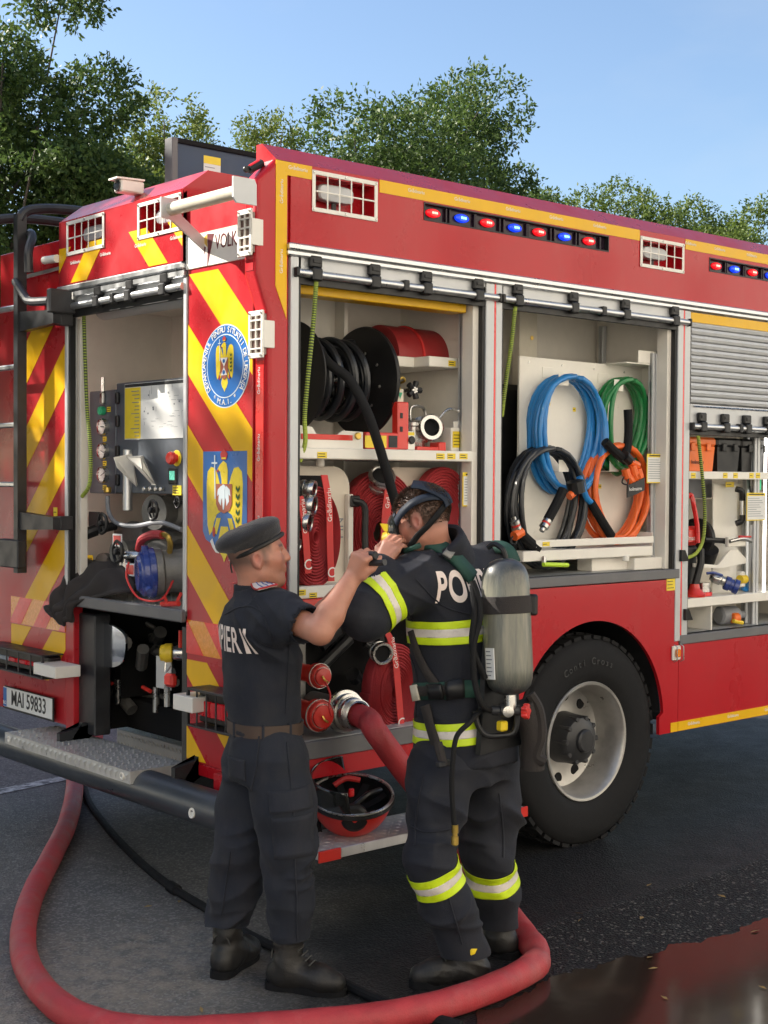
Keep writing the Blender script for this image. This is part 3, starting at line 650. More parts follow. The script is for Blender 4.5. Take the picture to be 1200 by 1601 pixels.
# ---- white name plate with bracket and tube
p0, p1, p2, p3 = RP(292, 371), RP(379, 348), RP(379, 404), RP(292, 420)
y0n, y1n = p0.y, ypl+.004; zn0, zn1 = RP(335, 414).z, RP(335, 362).z
npl = box('name_plate', (XR-.006, y1n, zn0), (XR+.002, y0n, zn1), 'white', truck, .002)
qc = RP(360, 378, XR-.006); text('name_print', 'VOLKAN', (XR-.0065, qc.y-.03, qc.z), RR, RU, .088, 'inkred', npl, .0008, sx=.95, spacing=1.05) if 'inkred' in M else None
dm('inkred', (.12, .012, .02), .4); text('name_print', 'VOLKAN', (XR-.0068, RP(338, 380).y, RP(338, 380).z), RR, RU, .086, 'inkred', npl, .0006, align='LEFT', sx=.72, spacing=1.0)
q = RP(324, 386, XR-.006)
for poly, mt in (([(-.045, .035), (.0, .055), (.0, .0), (-.018, .015)], 'brass'), ([(.002, .055), (.05, .05), (.01, -.06), (.0, -.085), (.004, .0)], 'inkred'), ([(-.03, .01), (-.012, .0), (-.02, -.03)], 'inkred')):
    G().prism([(XR-.0072, q.y-a, q.z+b) for a, b in poly], (.001, 0, 0)).build('emblem_mark', mt, npl)
# ledge on top of the plate, dark under side, tube with end plates
G().prism([(XR-.006, y1n, zn1), (XR-.006, y0n, zn1), (XR+.25, y0n, zn1+.05), (XR+.25, y1n, zn1+.05)], (0, 0, .006)).build('ledge', 'tube_cream', truck)
xt = XR-.17; ta, tb = RP(268, 326, xt), RP(376, 299, xt); zt_ = (ta.z+tb.z)/2
rail_t = tube('roller_tube', [(xt, ta.y, zt_), (xt, tb.y, zt_)], .027, 'tube_cream', truck, 20)
G().prism([(xt-.045, tb.y-.006, zt_+.05), (xt+.055, tb.y-.006, zt_+.05), (xt+.065, tb.y-.006, zt_+.03), (xt+.065, tb.y-.006, zt_-.05), (xt-.03, tb.y-.006, zt_-.05), (xt-.045, tb.y-.006, zt_-.03)], (0, -.010, 0)).build('end_plate', 'alu_paint', rail_t)
G().prism([(xt-.05, ta.y, zt_+.045), (xt+.035, ta.y, zt_+.045), (xt+.05, ta.y, zt_-.02), (XR-.006, ta.y, zt_-.10), (XR-.006, ta.y, zt_-.155), (xt+.0, ta.y, zt_-.045), (xt-.05, ta.y, zt_-.04)], (0, .010, 0)).build('end_plate', 'alu_paint', rail_t)
# stuff on the roof seen between hump and pillar
box('roof_box', (.10, .40, 2.93), (.32, .58, 3.06), 'white', truck, .01); box('roof_box', (.05, .60, 2.92), (.16, .68, 2.99), 'alu_paint', truck, .01)
lathe('roof_cap', (.095, .47, 3.0), (-1, 0, 0), disc_prof(.02, .01), 'steel', truck, 14); lathe('roof_cap', (.095, .53, 2.97), (-1, 0, 0), disc_prof(.014, .01), 'steel', truck, 14)
# open blue lid of the roof box
yl = 1.25; b0 = SP(274, 219, yl); 
lid = box('roof_locker_lid', (b0.x, yl, b0.z-.75), (b0.x+2.2, yl+.03, b0.z), 'navy_board', truck, .004)
box('lid_edge', (b0.x-.03, yl-.02, b0.z-.75), (b0.x+.004, yl+.05, b0.z+.01), 'grey', lid, .004); box('lid_edge', (b0.x, yl-.015, b0.z-.012), (b0.x+2.2, yl+.045, b0.z+.012), 'dark', lid, .003)
q = SP(331, 288, yl); sticker(Vector((q.x, yl-.0005, q.z)), .10, .27, 'paper', lines=9, head='label_yellow')
# ---- emblems
def poly2(par, pts, c, sx, sz, mt, lay):
    G().prism([(XR-.0018-.0009*lay, c.y-a*sx, c.z+b*sz) for a, b in pts], (.0009, 0, 0)).build('emblem_piece', mt, par)
def circ(n, r, rx=1.): return [(math.cos(2*math.pi*i/n)*r*rx, math.sin(2*math.pi*i/n)*r) for i in range(n)]
wing = [(.03, .18), (.10, .26), (.20, .50), (.28, .62), (.40, .64), (.50, .56), (.53, .36), (.52, .0), (.50, -.34), (.44, -.52), (.36, -.45), (.30, -.28), (.22, -.16), (.12, -.12)]
head = [(-.06, .10), (-.08, .42), (-.12, .56), (-.20, .60), (-.13, .68), (-.03, .74), (.06, .70), (.10, .58), (.09, .34), (.10, .10)]
tail = [(-.10, -.36), (-.20, -.66), (-.13, -.80), (-.06, -.86), (0, -.96), (.06, -.86), (.13, -.80), (.20, -.66), (.10, -.36)]
def eagle(par, c, s, lay):
    poly2(par, wing, c, s, s, 'emblem_gold', lay); poly2(par, [(-a, b) for a, b in wing][::-1], c, s, s, 'emblem_gold', lay)
    poly2(par, head, c, s, s, 'emblem_gold', lay+1); poly2(par, tail, c, s, s, 'emblem_gold', lay)
    for t in (-1, 1):
        poly2(par, [(t*.10, -.22), (t*.22, -.22), (t*.32, -.46), (t*.22, -.5)], c, s, s, 'emblem_gold', lay+1); poly2(par, [(t*.30+a*.5, -.46+b) for a, b in circ(8, .09)], c, s, s, 'emblem_red', lay+2)
    poly2(par, [(-.17, .60), (-.24, .57), (-.17, .54)], c, s, s, 'emblem_red', lay+2)
    poly2(par, [(-.30, .84), (-.27, .84), (-.25, .10), (-.28, .10)], c, s, s, 'emblem_line', lay+2); poly2(par, [(-.37, .72), (-.20, .72), (-.20, .69), (-.37, .69)], c, s, s, 'emblem_line', lay+3)
    poly2(par, [(-.08, .76), (.06, .76), (.10, .86), (.05, .90), (-.01, .95), (-.07, .90), (-.12, .86)], c, s, s, 'emblem_red', lay+2); poly2(par, [(-.07, .77), (.05, .77), (.05, .80), (-.07, .80)], c, s, s, 'emblem_gold', lay+3)
    for k in range(5):
        z0 = -.30+k*.13
        for t in (-1, 1): poly2(par, [(.40+.0*k, z0), (.40+t*.055, z0+.05), (.40+t*.05, z0+.11), (.405, z0+.05)], c, s, s, 'leaf_print', lay+3)
dm('leaf_print', (.02, .09, .03), .5)
cR = RP(352.5, 572); sz = (RP(352, 507).z-RP(352, 638).z)/2
disc = G().prism([(XR-.0018, cR.y-a*sz, cR.z+b*sz) for a, b in circ(64, 1)], (.0018, 0, 0)).build('round_emblem', 'emblem_line', truck)
poly2(disc, circ(64, .972), cR, sz, sz, 'emblem_blue', 1); poly2(disc, circ(64, .765), cR, sz, sz, 'emblem_line', 2); poly2(disc, circ(64, .738), cR, sz, sz, 'emblem_blue', 3)
eagle(disc, Vector((cR.x, cR.y, cR.z+.01)), sz*.70, 4)
poly2(disc, [(-.16, .20), (.16, .20), (.16, -.14), (.10, -.27), (0, -.33), (-.10, -.27), (-.16, -.14)], cR, sz, sz, 'emblem_brown', 7)
poly2(disc, [(-.155, .195), (.155, .195), (0, -.02)], cR, sz, sz, 'print_white', 8); poly2(disc, [(-.13, -.22), (.13, -.22), (0, -.02)], cR, sz, sz, 'print_white', 8); poly2(disc, circ(8, .05), Vector((cR.x, cR.y, cR.z+.12*sz)), sz, sz, 'emblem_blue', 9); poly2(disc, circ(8, .055), Vector((cR.x, cR.y, cR.z-.15*sz)), sz, sz, 'emblem_blue', 9)
def arc_text(par, s, c, r, a0, a1, size, flip=False):
    for k, ch in enumerate(s):
        if ch == ' ': continue
        t = R_(a0+(a1-a0)*k/(len(s)-1)); d = Vector((0, -math.cos(t), math.sin(t))); rg = Vector((0, -math.sin(t), -math.cos(t)))
        if flip: rg, u = -rg, -d
        else: u = d
        text('emblem_print', ch, Vector((XR-.0040, c.y, c.z))+d*r, rg, u, size, 'print_white', par, .0005)
arc_text(disc, 'DEPARTAMENTUL PENTRU SITUAŢII DE URGENŢĂ', cR, sz*.868, 218, -38, .034)
arc_text(disc, '★ M.A.I. ★'.replace('★', '*'), cR, sz*.868, 240, 300, .034, True)
# shield
a, b = RP(318, 705), RP(386, 860); sc = RP(352, 775); wdt = (a.y-b.y)/2; zt1 = RP(352, 705).z; zb1 = RP(352, 862).z; hh = (zt1-zb1)/2; sc = Vector((XR, (a.y+b.y)/2, (zt1+zb1)/2))
shield = G().prism([(XR-.0018, sc.y-x*wdt, sc.z+z*hh) for x, z in [(-1, 1), (1, 1), (1, -.62), (.86, -.78), (.4, -.92), (0, -1.02), (-.4, -.92), (-.86, -.78), (-1, -.62)]], (.0018, 0, 0)).build('shield_emblem', 'emblem_blue', truck)
eagle(shield, Vector((XR, sc.y, sc.z-.015)), wdt*1.55, 1)
poly2(shield, [(-.36, .27), (.36, .27), (.36, -.25), (.25, -.42), (0, -.5), (-.25, -.42), (-.36, -.25)], Vector((XR, sc.y, sc.z+.03)), wdt, wdt, 'emblem_brown', 4)
for sx_ in (-1, 1):
    poly2(shield, [(sx_*x, z) for x, z in ((.03, .16), (.12, .22), (.27, .12), (.30, -.05), (.22, .0), (.24, -.18), (.13, -.30), (.10, -.14), (.04, -.05))], Vector((XR, sc.y, sc.z+.03)), wdt, wdt, 'emblem_line', 5)
poly2(shield, [(-.06, .12), (-.10, .21), (-.02, .26), (.08, .22), (.05, .12), (.06, -.12), (.02, -.40), (-.03, -.40), (-.06, -.12)], Vector((XR, sc.y, sc.z+.03)), wdt, wdt, 'emblem_line', 6)
poly2(shield, [(-.62, -1.06), (-.52, -.98), (-.42, -1.16), (-.26, -1.22), (-.20, -1.36), (-.36, -1.34), (-.50, -1.22)], Vector((XR, sc.y, sc.z)), wdt, wdt, 'print_white', 5)
# rear facing side lamps in cages on the pillar
def cage(px0, py0, px1, py1, x):
    a, b = RP(px0, py0, x), RP(px1, py1, x); g = G(); u0, u1, v0, v1 = b.y, a.y, b.z, a.z; th = .010
    def bx(ua, ub, va, vb, t=th): g.box((x-.016-t, ua, va), (x-.016, ub, vb), .0015)
    f = .013; bx(u0, u1, v0, v0+f*1.6); bx(u0, u1, v1-f*1.6, v1); bx(u0, u0+f, v0+f*1.6, v1-f*1.6); bx(u1-f, u1, v0+f*1.6, v1-f*1.6)
    bx((u0+u1)/2-.003, (u0+u1)/2+.003, v0+f*1.6, v1-f*1.6)
    for k in range(1, 5): z = v0+(v1-v0)*k/5; g.box((x-.0265, u0+f, z-.003), (x-.017, u1-f, z+.003))
    o = g.build('lamp_grille', 'white', truck)
    box('lamp_body', (x-.0155, u0+.006, v0+.012), (x, u1-.006, v1-.012), 'brownlens', o, .002)
    box('side_flange', (x-.024, u0-.006, v0+.04), (x+.032, u0-.001, v1-.04), 'white', o, .002)
    for (u, v) in ((u0+.010, v0+.010), (u1-.010, v0+.010), (u0+.010, v1-.010), (u1-.010, v1-.010)): lathe('bolt', (x-.026, u, v), (-1, 0, 0), disc_prof(.005, .004, .001), 'steel', o, 8)
dm('brownlens', (.16, .09, .075), .25, coat=.5, var=.2, vs=30)
cage(379, 331, 400, 399, pu2.x); cage(396, 488, 418, 559, pl.x)
# ---- tail lamps, boxes, number plate
def tail_lamp(px0, px1, py0, py1, x, flip):
    a, b = RP(px0, py0, x), RP(px1, py1, x); y1, y0, z1, z0 = a.y, b.y, a.z, b.z
    o = box('tail_lamp', (x+.03, y0+.02, z0+.015), (XR-.002, y1-.02, z1-.012), 'black', truck, .008)
    yy = [y0+.03+(y1-y0-.06)*k/6 for k in range(7)]
    for k in range(6):
        mt = ('taillens' if k < 4 else 'tailclear') if not flip else 'taillens'
        if not flip and k >= 4: mt = 'tailclear'
        box('lens', (x+.012, yy[k]+.003, z0+.045), (x+.03, yy[k+1]-.003, z1-.05), mt, o, .004)
    g = G(); t = .010
    g.box((x-.02, y0, z0), (x-.005, y0+t, z1), .002); g.box((x-.02, y1-t, z0), (x-.005, y1, z1), .002); g.box((x-.02, y0+t, z1-t), (x-.005, y1-t, z1), .002); g.box((x-.02, y0+t, z0), (x-.005, y1-t, z0+t), .002)
    g.box((x-.005, y0, z1-.006), (XR-.001, y1, z1), .002); g.box((x-.005, y0, z0), (XR-.001, y1, z0+.006), .002)
    for k in range(1, 5): u = y0+(y1-y0)*k/5; g.tube([(x-.012, u, z0+.006), (x-.012, u, z1-.006)], .004, 6)
    g.build('guard', 'black_metal', o); return o
tail_lamp(297, 372, 1073, 1152, XR-.10, True); tail_lamp(-22, 71, 1004, 1062, XR-.10, False)
for (a, b, c, d) in ((270, 300, 1084, 1115), (52, 86, 1035, 1061)):
    p, q = RP(a, c, XR-.14), RP(b, d, XR-.14); bx_ = box('lamp_box', (XR-.14, q.y, q.z), (XR-.003, p.y, p.z), 'white', truck, .003)
g = G(); g.box((XR-.001, ypl, .55), (XR+.06, yoR-.012, zlow-.001), .002); g.build('tail_skirt', 'red', truck)
p, q = RP(312, 1150, XR-.1), RP(345, 1190, XR-.06); box('hose_bracket', (XR-.06, .03, .50), (XR+.02, .28, .60), 'red', truck, .004)
pa, pb_ = RP(6, 1086, XR-.035), RP(80, 1128, XR-.035)
plx = XR-.035; yp1, yp0 = RP(5, 1090, plx).y, RP(81, 1110, plx).y; zpc = RP(43, 1098, plx).z; ph = .052
plate = box('number_plate', (plx, yp0, zpc-ph), (plx+.004, yp1, zpc+ph), 'paper', truck, .002)
box('blue_band', (plx-.0012, yp1-.04, zpc-ph+.003), (plx, yp1-.003, zpc+ph-.003), 'emblem_blue', plate, 0); text('plate_print', 'RO', (plx-.0018, yp1-.0215, zpc-.03), RR, RU, .026, 'print_white', plate)
text('plate_print', 'MAI 59833', (plx-.0012, (yp0+yp1)/2-.018, zpc), RR, RU, .108, 'ink', plate, .0006, sx=.80, off=.0012)
box('plate_holder', (plx+.0045, yp0-.006, zpc-ph-.012), (plx+.012, yp1, zpc+ph+.004), 'black', plate, .002)
# ---- ladder on the left of the tail
xl = XR-.10; ya, yb_ = RP(30, 600, xl).y, RP(30, 600, xl).y+.36
lad = G(); z0l, z1l = RP(30, 895, xl).z, RP(30, 335, xl).z
for yy in (ya, yb_): lad.prism([(xl-.02, yy-.022, z0l), (xl-.02, yy+.022, z0l), (xl-.02, yy+.022, z1l), (xl-.02, yy-.022, z1l)], (.05, 0, 0))
lad.tube(catmull([(xl, ya, z1l-.03), (xl+.06, ya, z1l+.03), (xl+.30, ya, z1l+.06), (xl+.75, ya, z1l+.06)], 6), .026, 10); lad.tube(catmull([(xl, yb_, z1l-.03), (xl+.06, yb_, z1l+.03), (xl+.30, yb_, z1l+.06), (xl+.75, yb_, z1l+.06)], 6), .026, 10)
ladder = lad.build('ladder', 'black_metal', truck, True)
for py in (480, 573, 664, 757, 850): z = RP(25, py, xl).z; box('rung', (xl-.008, ya+.023, z-.013), (xl+.022, yb_-.023, z+.013), 'alu', ladder, .006)
qy = lambda px: RP(px, 450, xl-.02).y
tube('hand_rail', [(xl+.05, ya-.02, RP(40, 360, xl).z), (xl+.02, ya-.10, RP(52, 368, xl).z), (xl-.02, ya-.14, RP(60, 392, xl).z), (xl-.02, ya-.145, RP(58, 425, xl).z)], .022, 'black_metal', ladder, 10, 5)
tube('hand_rail', [(xl-.02, ya, RP(30, 440, xl).z), (xl-.02, qy(38), RP(38, 462, xl-.02).z), (xl-.02, qy(48), RP(48, 471, xl-.02).z), (xl-.02, qy(78), RP(78, 470, xl-.02).z)], .022, 'black_metal', ladder, 10, 5)
box('rail_foot', (xl-.04, qy(84), RP(80, 490, xl).z), (XR-.002, qy(78), RP(80, 453, xl).z), 'black_metal', ladder, .006)
for (py, dz) in ((500, .05), (815, .045)):
    z = RP(50, py, xl).z; G().prism([(xl-.01, ya-.02, z+dz), (xl-.01, qy(80), z+dz*.6), (xl-.01, qy(80), z-dz*.7), (xl-.01, ya-.02, z-dz)], (.04, 0, 0)).build('bracket', 'black_metal', ladder); box('bracket', (xl+.031, qy(80)+.0, z-dz*.8), (XR-.002, qy(72), z+dz*.7), 'black_metal', ladder, .003)
box('bracket', (xl-.03, ya-.04, RP(50, 890, xl).z), (xl+.02, ya+.18, RP(50, 845, xl).z), 'black_metal', ladder, .006)
q = RP(87, 810, XR); sticker(Vector((XR-.0002, q.y, q.z)), .04, .11, 'label_yellow', lines=4, side=False)
tube('grab_tube', [(XR-.03, RP(78, 408).y, RP(78, 408).z), (XR-.03, RP(98, 405).y, RP(98, 405).z)], .02, 'white', truck, 12); G().prism([(XR-.01, RP(34, 432).y, RP(34, 432).z), (XR-.01, RP(97, 416).y, RP(97, 416).z), (XR-.01, RP(97, 421).y, RP(97, 421).z), (XR-.01, RP(34, 438).y, RP(34, 438).z)], (.01, 0, 0)).build('trim', 'alu', truck)
box('side_top', (XR+.02, yoL+.03, 2.72), (1.2, W_, 3.0), 'red', truck, .004)
# ---- underrun bar with step plate
xb = XR-.12; zc_ = RP(200, 1221, xb).z
yb1_ = -.02; bar = tube('underrun_bar', [(xb, yb1_, zc_), (xb, RP(-40, 1135, xb).y, zc_)], .078, 'bar_blue', truck, 28) if 'bar_blue' in M else None
dm('bar_blue', (.055, .065, .080), .38, metal=.3, var=.15, vs=6, dust=.12)
bar = tube('underrun_bar', [(xb, yb1_, zc_), (xb, RP(-60, 1130, xb).y, zc_)], .078, 'bar_blue', truck, 28)
q = RP(303, 1270, xb-.07); lathe('bolt_ring', (xb-.075, RP(303, 1270, xb-.07).y, RP(303, 1270, xb-.07).z), (-1, 0, .15), [(.012, .0), (.021, .0), (.021, .008), (.012, .008), (.011, .003), (0, .003)], 'white', bar, 18)
zp = zc_+.082; ypa, ypb = RP(205, 1222, xb-.08).y, RP(10, 1160, xb-.08).y; xpa, xpb = xb-.085, xb+.20
pl_ = box('tread_step', (xpa, ypa, zp-.004), (xpb, ypb, zp), 'tread_alu', bar, 0); box('step_skirt', (xpa-.003, ypa, zp-.055), (xpa, ypb, zp), 'tread_alu', bar, 0); box('step_skirt', (xpa, ypa-.003, zp-.055), (xpb, ypa, zp), 'tread_alu', bar, 0)
g = G(); ny_, nx_ = 26, 8
for i in range(ny_):
    for j in range(nx_):
        cy = ypa+(ypb-ypa)*(i+.5)/ny_; cx = xpa+(xpb-xpa)*(j+.5+.25*(i % 2))/(nx_+.5); l, t = .018, .0075
        g.add([(cx-l*.75, cy-l, zp), (cx+t, cy-t, zp), (cx+l*.75, cy+l, zp), (cx-t, cy+t, zp), (cx, cy, zp+.006)], [(0, 1, 4), (1, 2, 4), (2, 3, 4), (3, 0, 4)])
    cz = zp-.028; g.add([(xpa-.003, cy-.016, cz+.018), (xpa-.003, cy+.016, cz+.018), (xpa-.003, cy, cz-.024), (xpa-.010, cy, cz+.004)], [(0, 1, 3), (1, 2, 3), (2, 0, 3)])
g.build('tread_plate', 'tread_alu', bar)['kind'] = 'stuff'
for yy in (ypa+.06, ypb-.05): lathe('bolt_ring', (xpa-.003, yy, zp-.028), (-1, 0, 0), [(.010, 0), (.017, 0), (.017, .006), (.010, .006), (.009, .002), (0, .002)], 'white', bar, 16)
# arms and second (far) diamond-plate rail on the ground side
for (pxa, pya, pxb, pyb, yo) in ((305, 1135, 280, 1228, .09), (125, 1010, 130, 1180, .1)):
    a, b = RP(pxa, pya, XR+.02), RP(pxb, pyb, xb+.02); G().prism([(XR+.02, a.y-.06, .62), (XR+.16, a.y-.06, .62), (xb+.12, a.y-.06, zc_+.16), (xb+.06, a.y-.06, zc_-.02), (xb-.0, a.y-.06, zc_+.0), (xb+.0, a.y-.06, zc_+.12)], (0, .03, 0)).build('bar_arm', 'black_metal', bar)
box('hanger', (XR+.03, RP(148, 1000, XR+.03).y, zc_+.10), (XR+.12, RP(107, 1000, XR+.03).y, 1.16), 'black_metal', truck, .006)
# platform plate under the pump bay (diamond plate)
zpp = .44; g = G(); pa_ = GP(150, 1150, zpp); pbb = GP(275, 1112, zpp)
pump_step = box('pump_step', (.55, yoR-.02, zpp-.12), (.72, 2.2, zpp), 'alu_paint', truck, .004)
g = G()
for i in range(44):
    for j in range(5):
        cy = yoR+(2.2-yoR)*(i+.5)/44; cx = .555+.16*(j+.5+.3*(i % 2))/5.5; l, t = .014, .005
        g.add([(cx-l*.7, cy-l, zpp), (cx+t, cy-t, zpp), (cx+l*.7, cy+l, zpp), (cx-t, cy+t, zpp), (cx, cy, zpp+.005)], [(0, 1, 4), (1, 2, 4), (2, 3, 4), (3, 0, 4)])
    cz = zpp-.05
    for kz in (0, 1): g.add([(.55, cy-.014, zpp-.03-kz*.05), (.55, cy+.008, zpp-.014-kz*.05), (.55, cy+.014, zpp-.03-kz*.05), (.55, cy-.008, zpp-.046-kz*.05), (.545, cy, zpp-.03-kz*.05)], [(0, 1, 4), (1, 2, 4), (2, 3, 4), (3, 0, 4)])
g.build('tread_plate', 'tread_alu', pump_step)['kind'] = 'stuff'; box('step_beam', (.54, yoR-.02, zpp-.21), (.72, 2.2, zpp-.121), 'dark', pump_step, .004)
# ---- pump bay
xd = .75
pb0 = box('pump_bay_back', (xd, yoR-.1, zsill-.02), (xd+.02, yoL+.4, 2.72), 'dull_white', truck, 0)
box('side_wall', (XR+.051, yoR-.03, zsill), (xd, yoR-.013, 2.72), 'dull_white', pb0, 0); box('side_wall', (XR+.051, yoL+.32, zsill), (xd, yoL+.34, 2.72), 'dull_white', pb0, 0)
box('ceiling', (XR+.03, yoR-.03, 2.70), (xd, yoL+.33, 2.73), 'dull_white', pb0, 0)
lathe('shutter_roll', (.14, yoR+.02, 2.66), (0, 1, 0), disc_prof(.055, yoL-yoR-.04, .004), 'alu_paint', truck, 24)
tube('light_strip', [(XR+.06, RP(119, 600, XR+.06).y, RP(119, 520, XR+.06).z), (XR+.06, RP(119, 600, XR+.06).y, RP(119, 880, XR+.06).z)], .010, 'led', truck, 8)
box('inner_frame', (XR+.051, RP(126, 600, XR+.05).y, zsill), (XR+.09, RP(122, 600, XR+.05).y+.03, 2.6), 'dull_white', truck, .002)
zs_ = RP(200, 940).z
sl_ = box('rear_sill', (XR-.03, yoR-.01, zs_-.055), (XR+.0, yoL-.02, zs_+.0), 'grey', truck, .006)
box('sill_tread', (XR+.0005, yoR, zs_-.03), (xd, yoL, zs_-.008), 'tread_alu', truck, .002); box('bay_floor', (XR+.06, yoL+.001, zs_-.03), (xd, yoL+.33, zs_-.008), 'grey', truck, 0)
g = G()
for i in range(40):
    for j in range(9):
        cy = yoR+.02+(yoL-yoR-.04)*(i+.5)/40; cx = XR+.02+.42*(j+.5)/9
        if (i+j) % 2: g.add([(cx-.012, cy-.014, zs_-.008), (cx+.006, cy-.004, zs_-.008), (cx+.012, cy+.014, zs_-.008), (cx-.006, cy+.004, zs_-.008), (cx, cy, zs_-.003)], [(0, 1, 4), (1, 2, 4), (2, 3, 4), (3, 0, 4)])
g.build('tread_plate', 'tread_alu', sl_)['kind'] = 'stuff'
# control board
xp = .16
def PP(px, py, x=xp): return RP(px, py, x)
a, b, c = PP(140, 605), PP(181, 602), PP(300, 600); zlo, zhi = PP(200, 772).z, PP(200, 607).z
cb1 = box('control_board', (xp, b.y, zlo), (xp+.10, a.y, zhi), 'slate', truck, .004); cb2 = box('control_board', (xp+.0, yoR+.0, zlo+.005), (xp+.10, b.y-.006, zhi+.03), 'slate', truck, .004)
def on_board(px, py): q = PP(px, py); return Vector((xp, q.y, q.z))
for py in (667, 705, 742):
    q = on_board(164, py); go = lathe('gauge', q+Vector((-.022, 0, 0)), (1, 0, 0), [(.034, .0), (.040, -.003), (.042, .004), (.042, .022)], 'steel', cb1, 28)
    lathe('dial', q+Vector((-.019, 0, 0)), (1, 0, 0), [(0, 0), (.036, 0), (.036, .004)], 'paper', cb1, 24)
    d = Vector((0, math.cos(2.2+py), math.sin(2.2+py))); g = G(); g.tube([q+Vector((-.0205, 0, 0))-d*.008, q+Vector((-.0205, 0, 0))+d*.028], .0018, 5)
    for k in range(9): t = R_(-40+k*32); e = Vector((0, math.cos(t), math.sin(t))); g.tube([q+Vector((-.0200, 0, 0))+e*.027, q+Vector((-.0200, 0, 0))+e*.034], .0012, 4)
    g.build('needle', 'ink', cb1)
for py in (640, 686, 724, 762): q = on_board(164, py); sticker(q+Vector((-.0004, -.0 if py != 640 else -.04, 0)), .034, .024, 'label_yellow', lines=2, side=False)
q = on_board(163, 642); lathe('knob', q, (-1, 0, 0), disc_prof(.022, .03, .004), 'green_card', cb1, 16)
q = on_board(163, 622); g = G(); g.box((xp-.02, q.y-.016, q.z-.03), (xp, q.y+.016, q.z+.03), .006); g.build('handle', 'steel', cb1)
tube('pipe', [on_board(164, 612)+Vector((-.012, 0, 0)), on_board(164, 590)+Vector((-.012, 0, 0))], .010, 'steel', cb1, 8)
# schematic placard
p0, p1 = on_board(196, 607), on_board(292, 684); sch = box('schematic_placard', (xp-.004, yoR+.012, p1.z), (xp-.0005, p0.y, p0.z+.02), 'paper', cb2, 0)
ys_ = on_board(221, 640).y; box('heading', (xp-.0048, ys_, p1.z+.004), (xp-.0041, p0.y-.003, p0.z+.0), 'label_yellow', cb2, 0); box('heading', (xp-.0048, yoR+.015, p0.z+.003), (xp-.0041, p0.y-.003, p0.z+.018), 'ink', cb2, 0)
g = G(); rs = random.Random(3)
for k in range(70):
    y = rs.uniform(yoR+.03, ys_-.03); z = rs.uniform(p1.z+.05, p0.z-.02)
    if rs.random() < .5: g.box((xp-.0046, y, z), (xp-.0041, y+rs.uniform(.008, .05), z+.0016))
    elif rs.random() < .5: g.box((xp-.0046, y, z), (xp-.0041, y+.0016, z+rs.uniform(.01, .05)))
    else: g.box((xp-.0046, y, z), (xp-.0041, y+.010, z+.008))
for k in range(14): z = p0.z-.02-k*.018; g.box((xp-.0054, ys_+.012, z), (xp-.0049, ys_+.012+rs.uniform(.04, .085), z+.004))
g.build('print', 'inkgrey', cb2)['kind'] = 'stuff'
for py in (622, 658, 705, 750): q = on_board(186, py); box('latch', (xp-.018, q.y-.014, q.z-.028), (xp-.0005, q.y+.014, q.z+.028), 'black', cb2, .005)
lathe('hinge_tube', (xp-.012, on_board(203, 700).y, on_board(203, 702).z), (0, 0, -1), disc_prof(.024, .30, .004), 'alu', cb2, 16)
q = on_board(208, 725); G().prism([(xp-.002, q.y+.01, q.z+.05), (xp-.12, q.y-.02, q.z+.03), (xp-.13, q.y-.07, q.z-.02), (xp-.03, q.y-.08, q.z-.11), (xp-.002, q.y-.04, q.z-.10)], (0, -.004, 0)).build('card_holder', 'white', cb2)
q = on_board(232, 728); G().prism([(xp-.002, q.y+.05, q.z+.05), (xp-.11, q.y+.03, q.z+.045), (xp-.11, q.y-.11, q.z+.04), (xp-.10, q.y-.11, q.z-.02), (xp-.03, q.y-.11, q.z-.09), (xp-.02, q.y-.06, q.z-.09)], (.004, 0, 0)).build('card_holder', 'white', cb2)
q = on_board(277, 716); lathe('stop_ring', q, (-1, 0, 0), disc_prof(.038, .006, .002), 'label_yellow', cb2, 24); lathe('stop_button', q, (-1, 0, 0), [(0.02, 0), (.02, .02), (.03, .024), (.03, .04), (.024, .048), (0, .05)], 'tool_red', cb2, 24)
q = on_board(271, 744); box('display', (xp-.008, q.y-.035, q.z-.038), (xp-.0005, q.y+.035, q.z+.038), 'black', cb2, .004); box('screen', (xp-.009, q.y-.022, q.z-.018), (xp-.0081, q.y+.022, q.z+.024), 'screen', cb2, 0) if 'screen' in M else None
dm('screen', (.10, .42, .30), .2, emit=.35, var=.4, vs=80); box('screen', (xp-.009, q.y-.022, q.z-.018), (xp-.0081, q.y+.022, q.z+.024), 'screen', cb2, 0)
for px in (230, 239, 248, 256): q = on_board(px, 764); lathe('switch', q, (-1, 0, 0), disc_prof(.012, .022, .003), 'steel', cb2, 14)
q = on_board(277, 766); sticker(q+Vector((-.0004, 0, 0)), .075, .045, 'label_yellow', lines=3, side=False)
text('board_print', 'SCHEMA INSTALATIEI', (xp-.0054, yoR+.19, p0.z+.0105), RR, RU, .014, 'print_white', cb2)
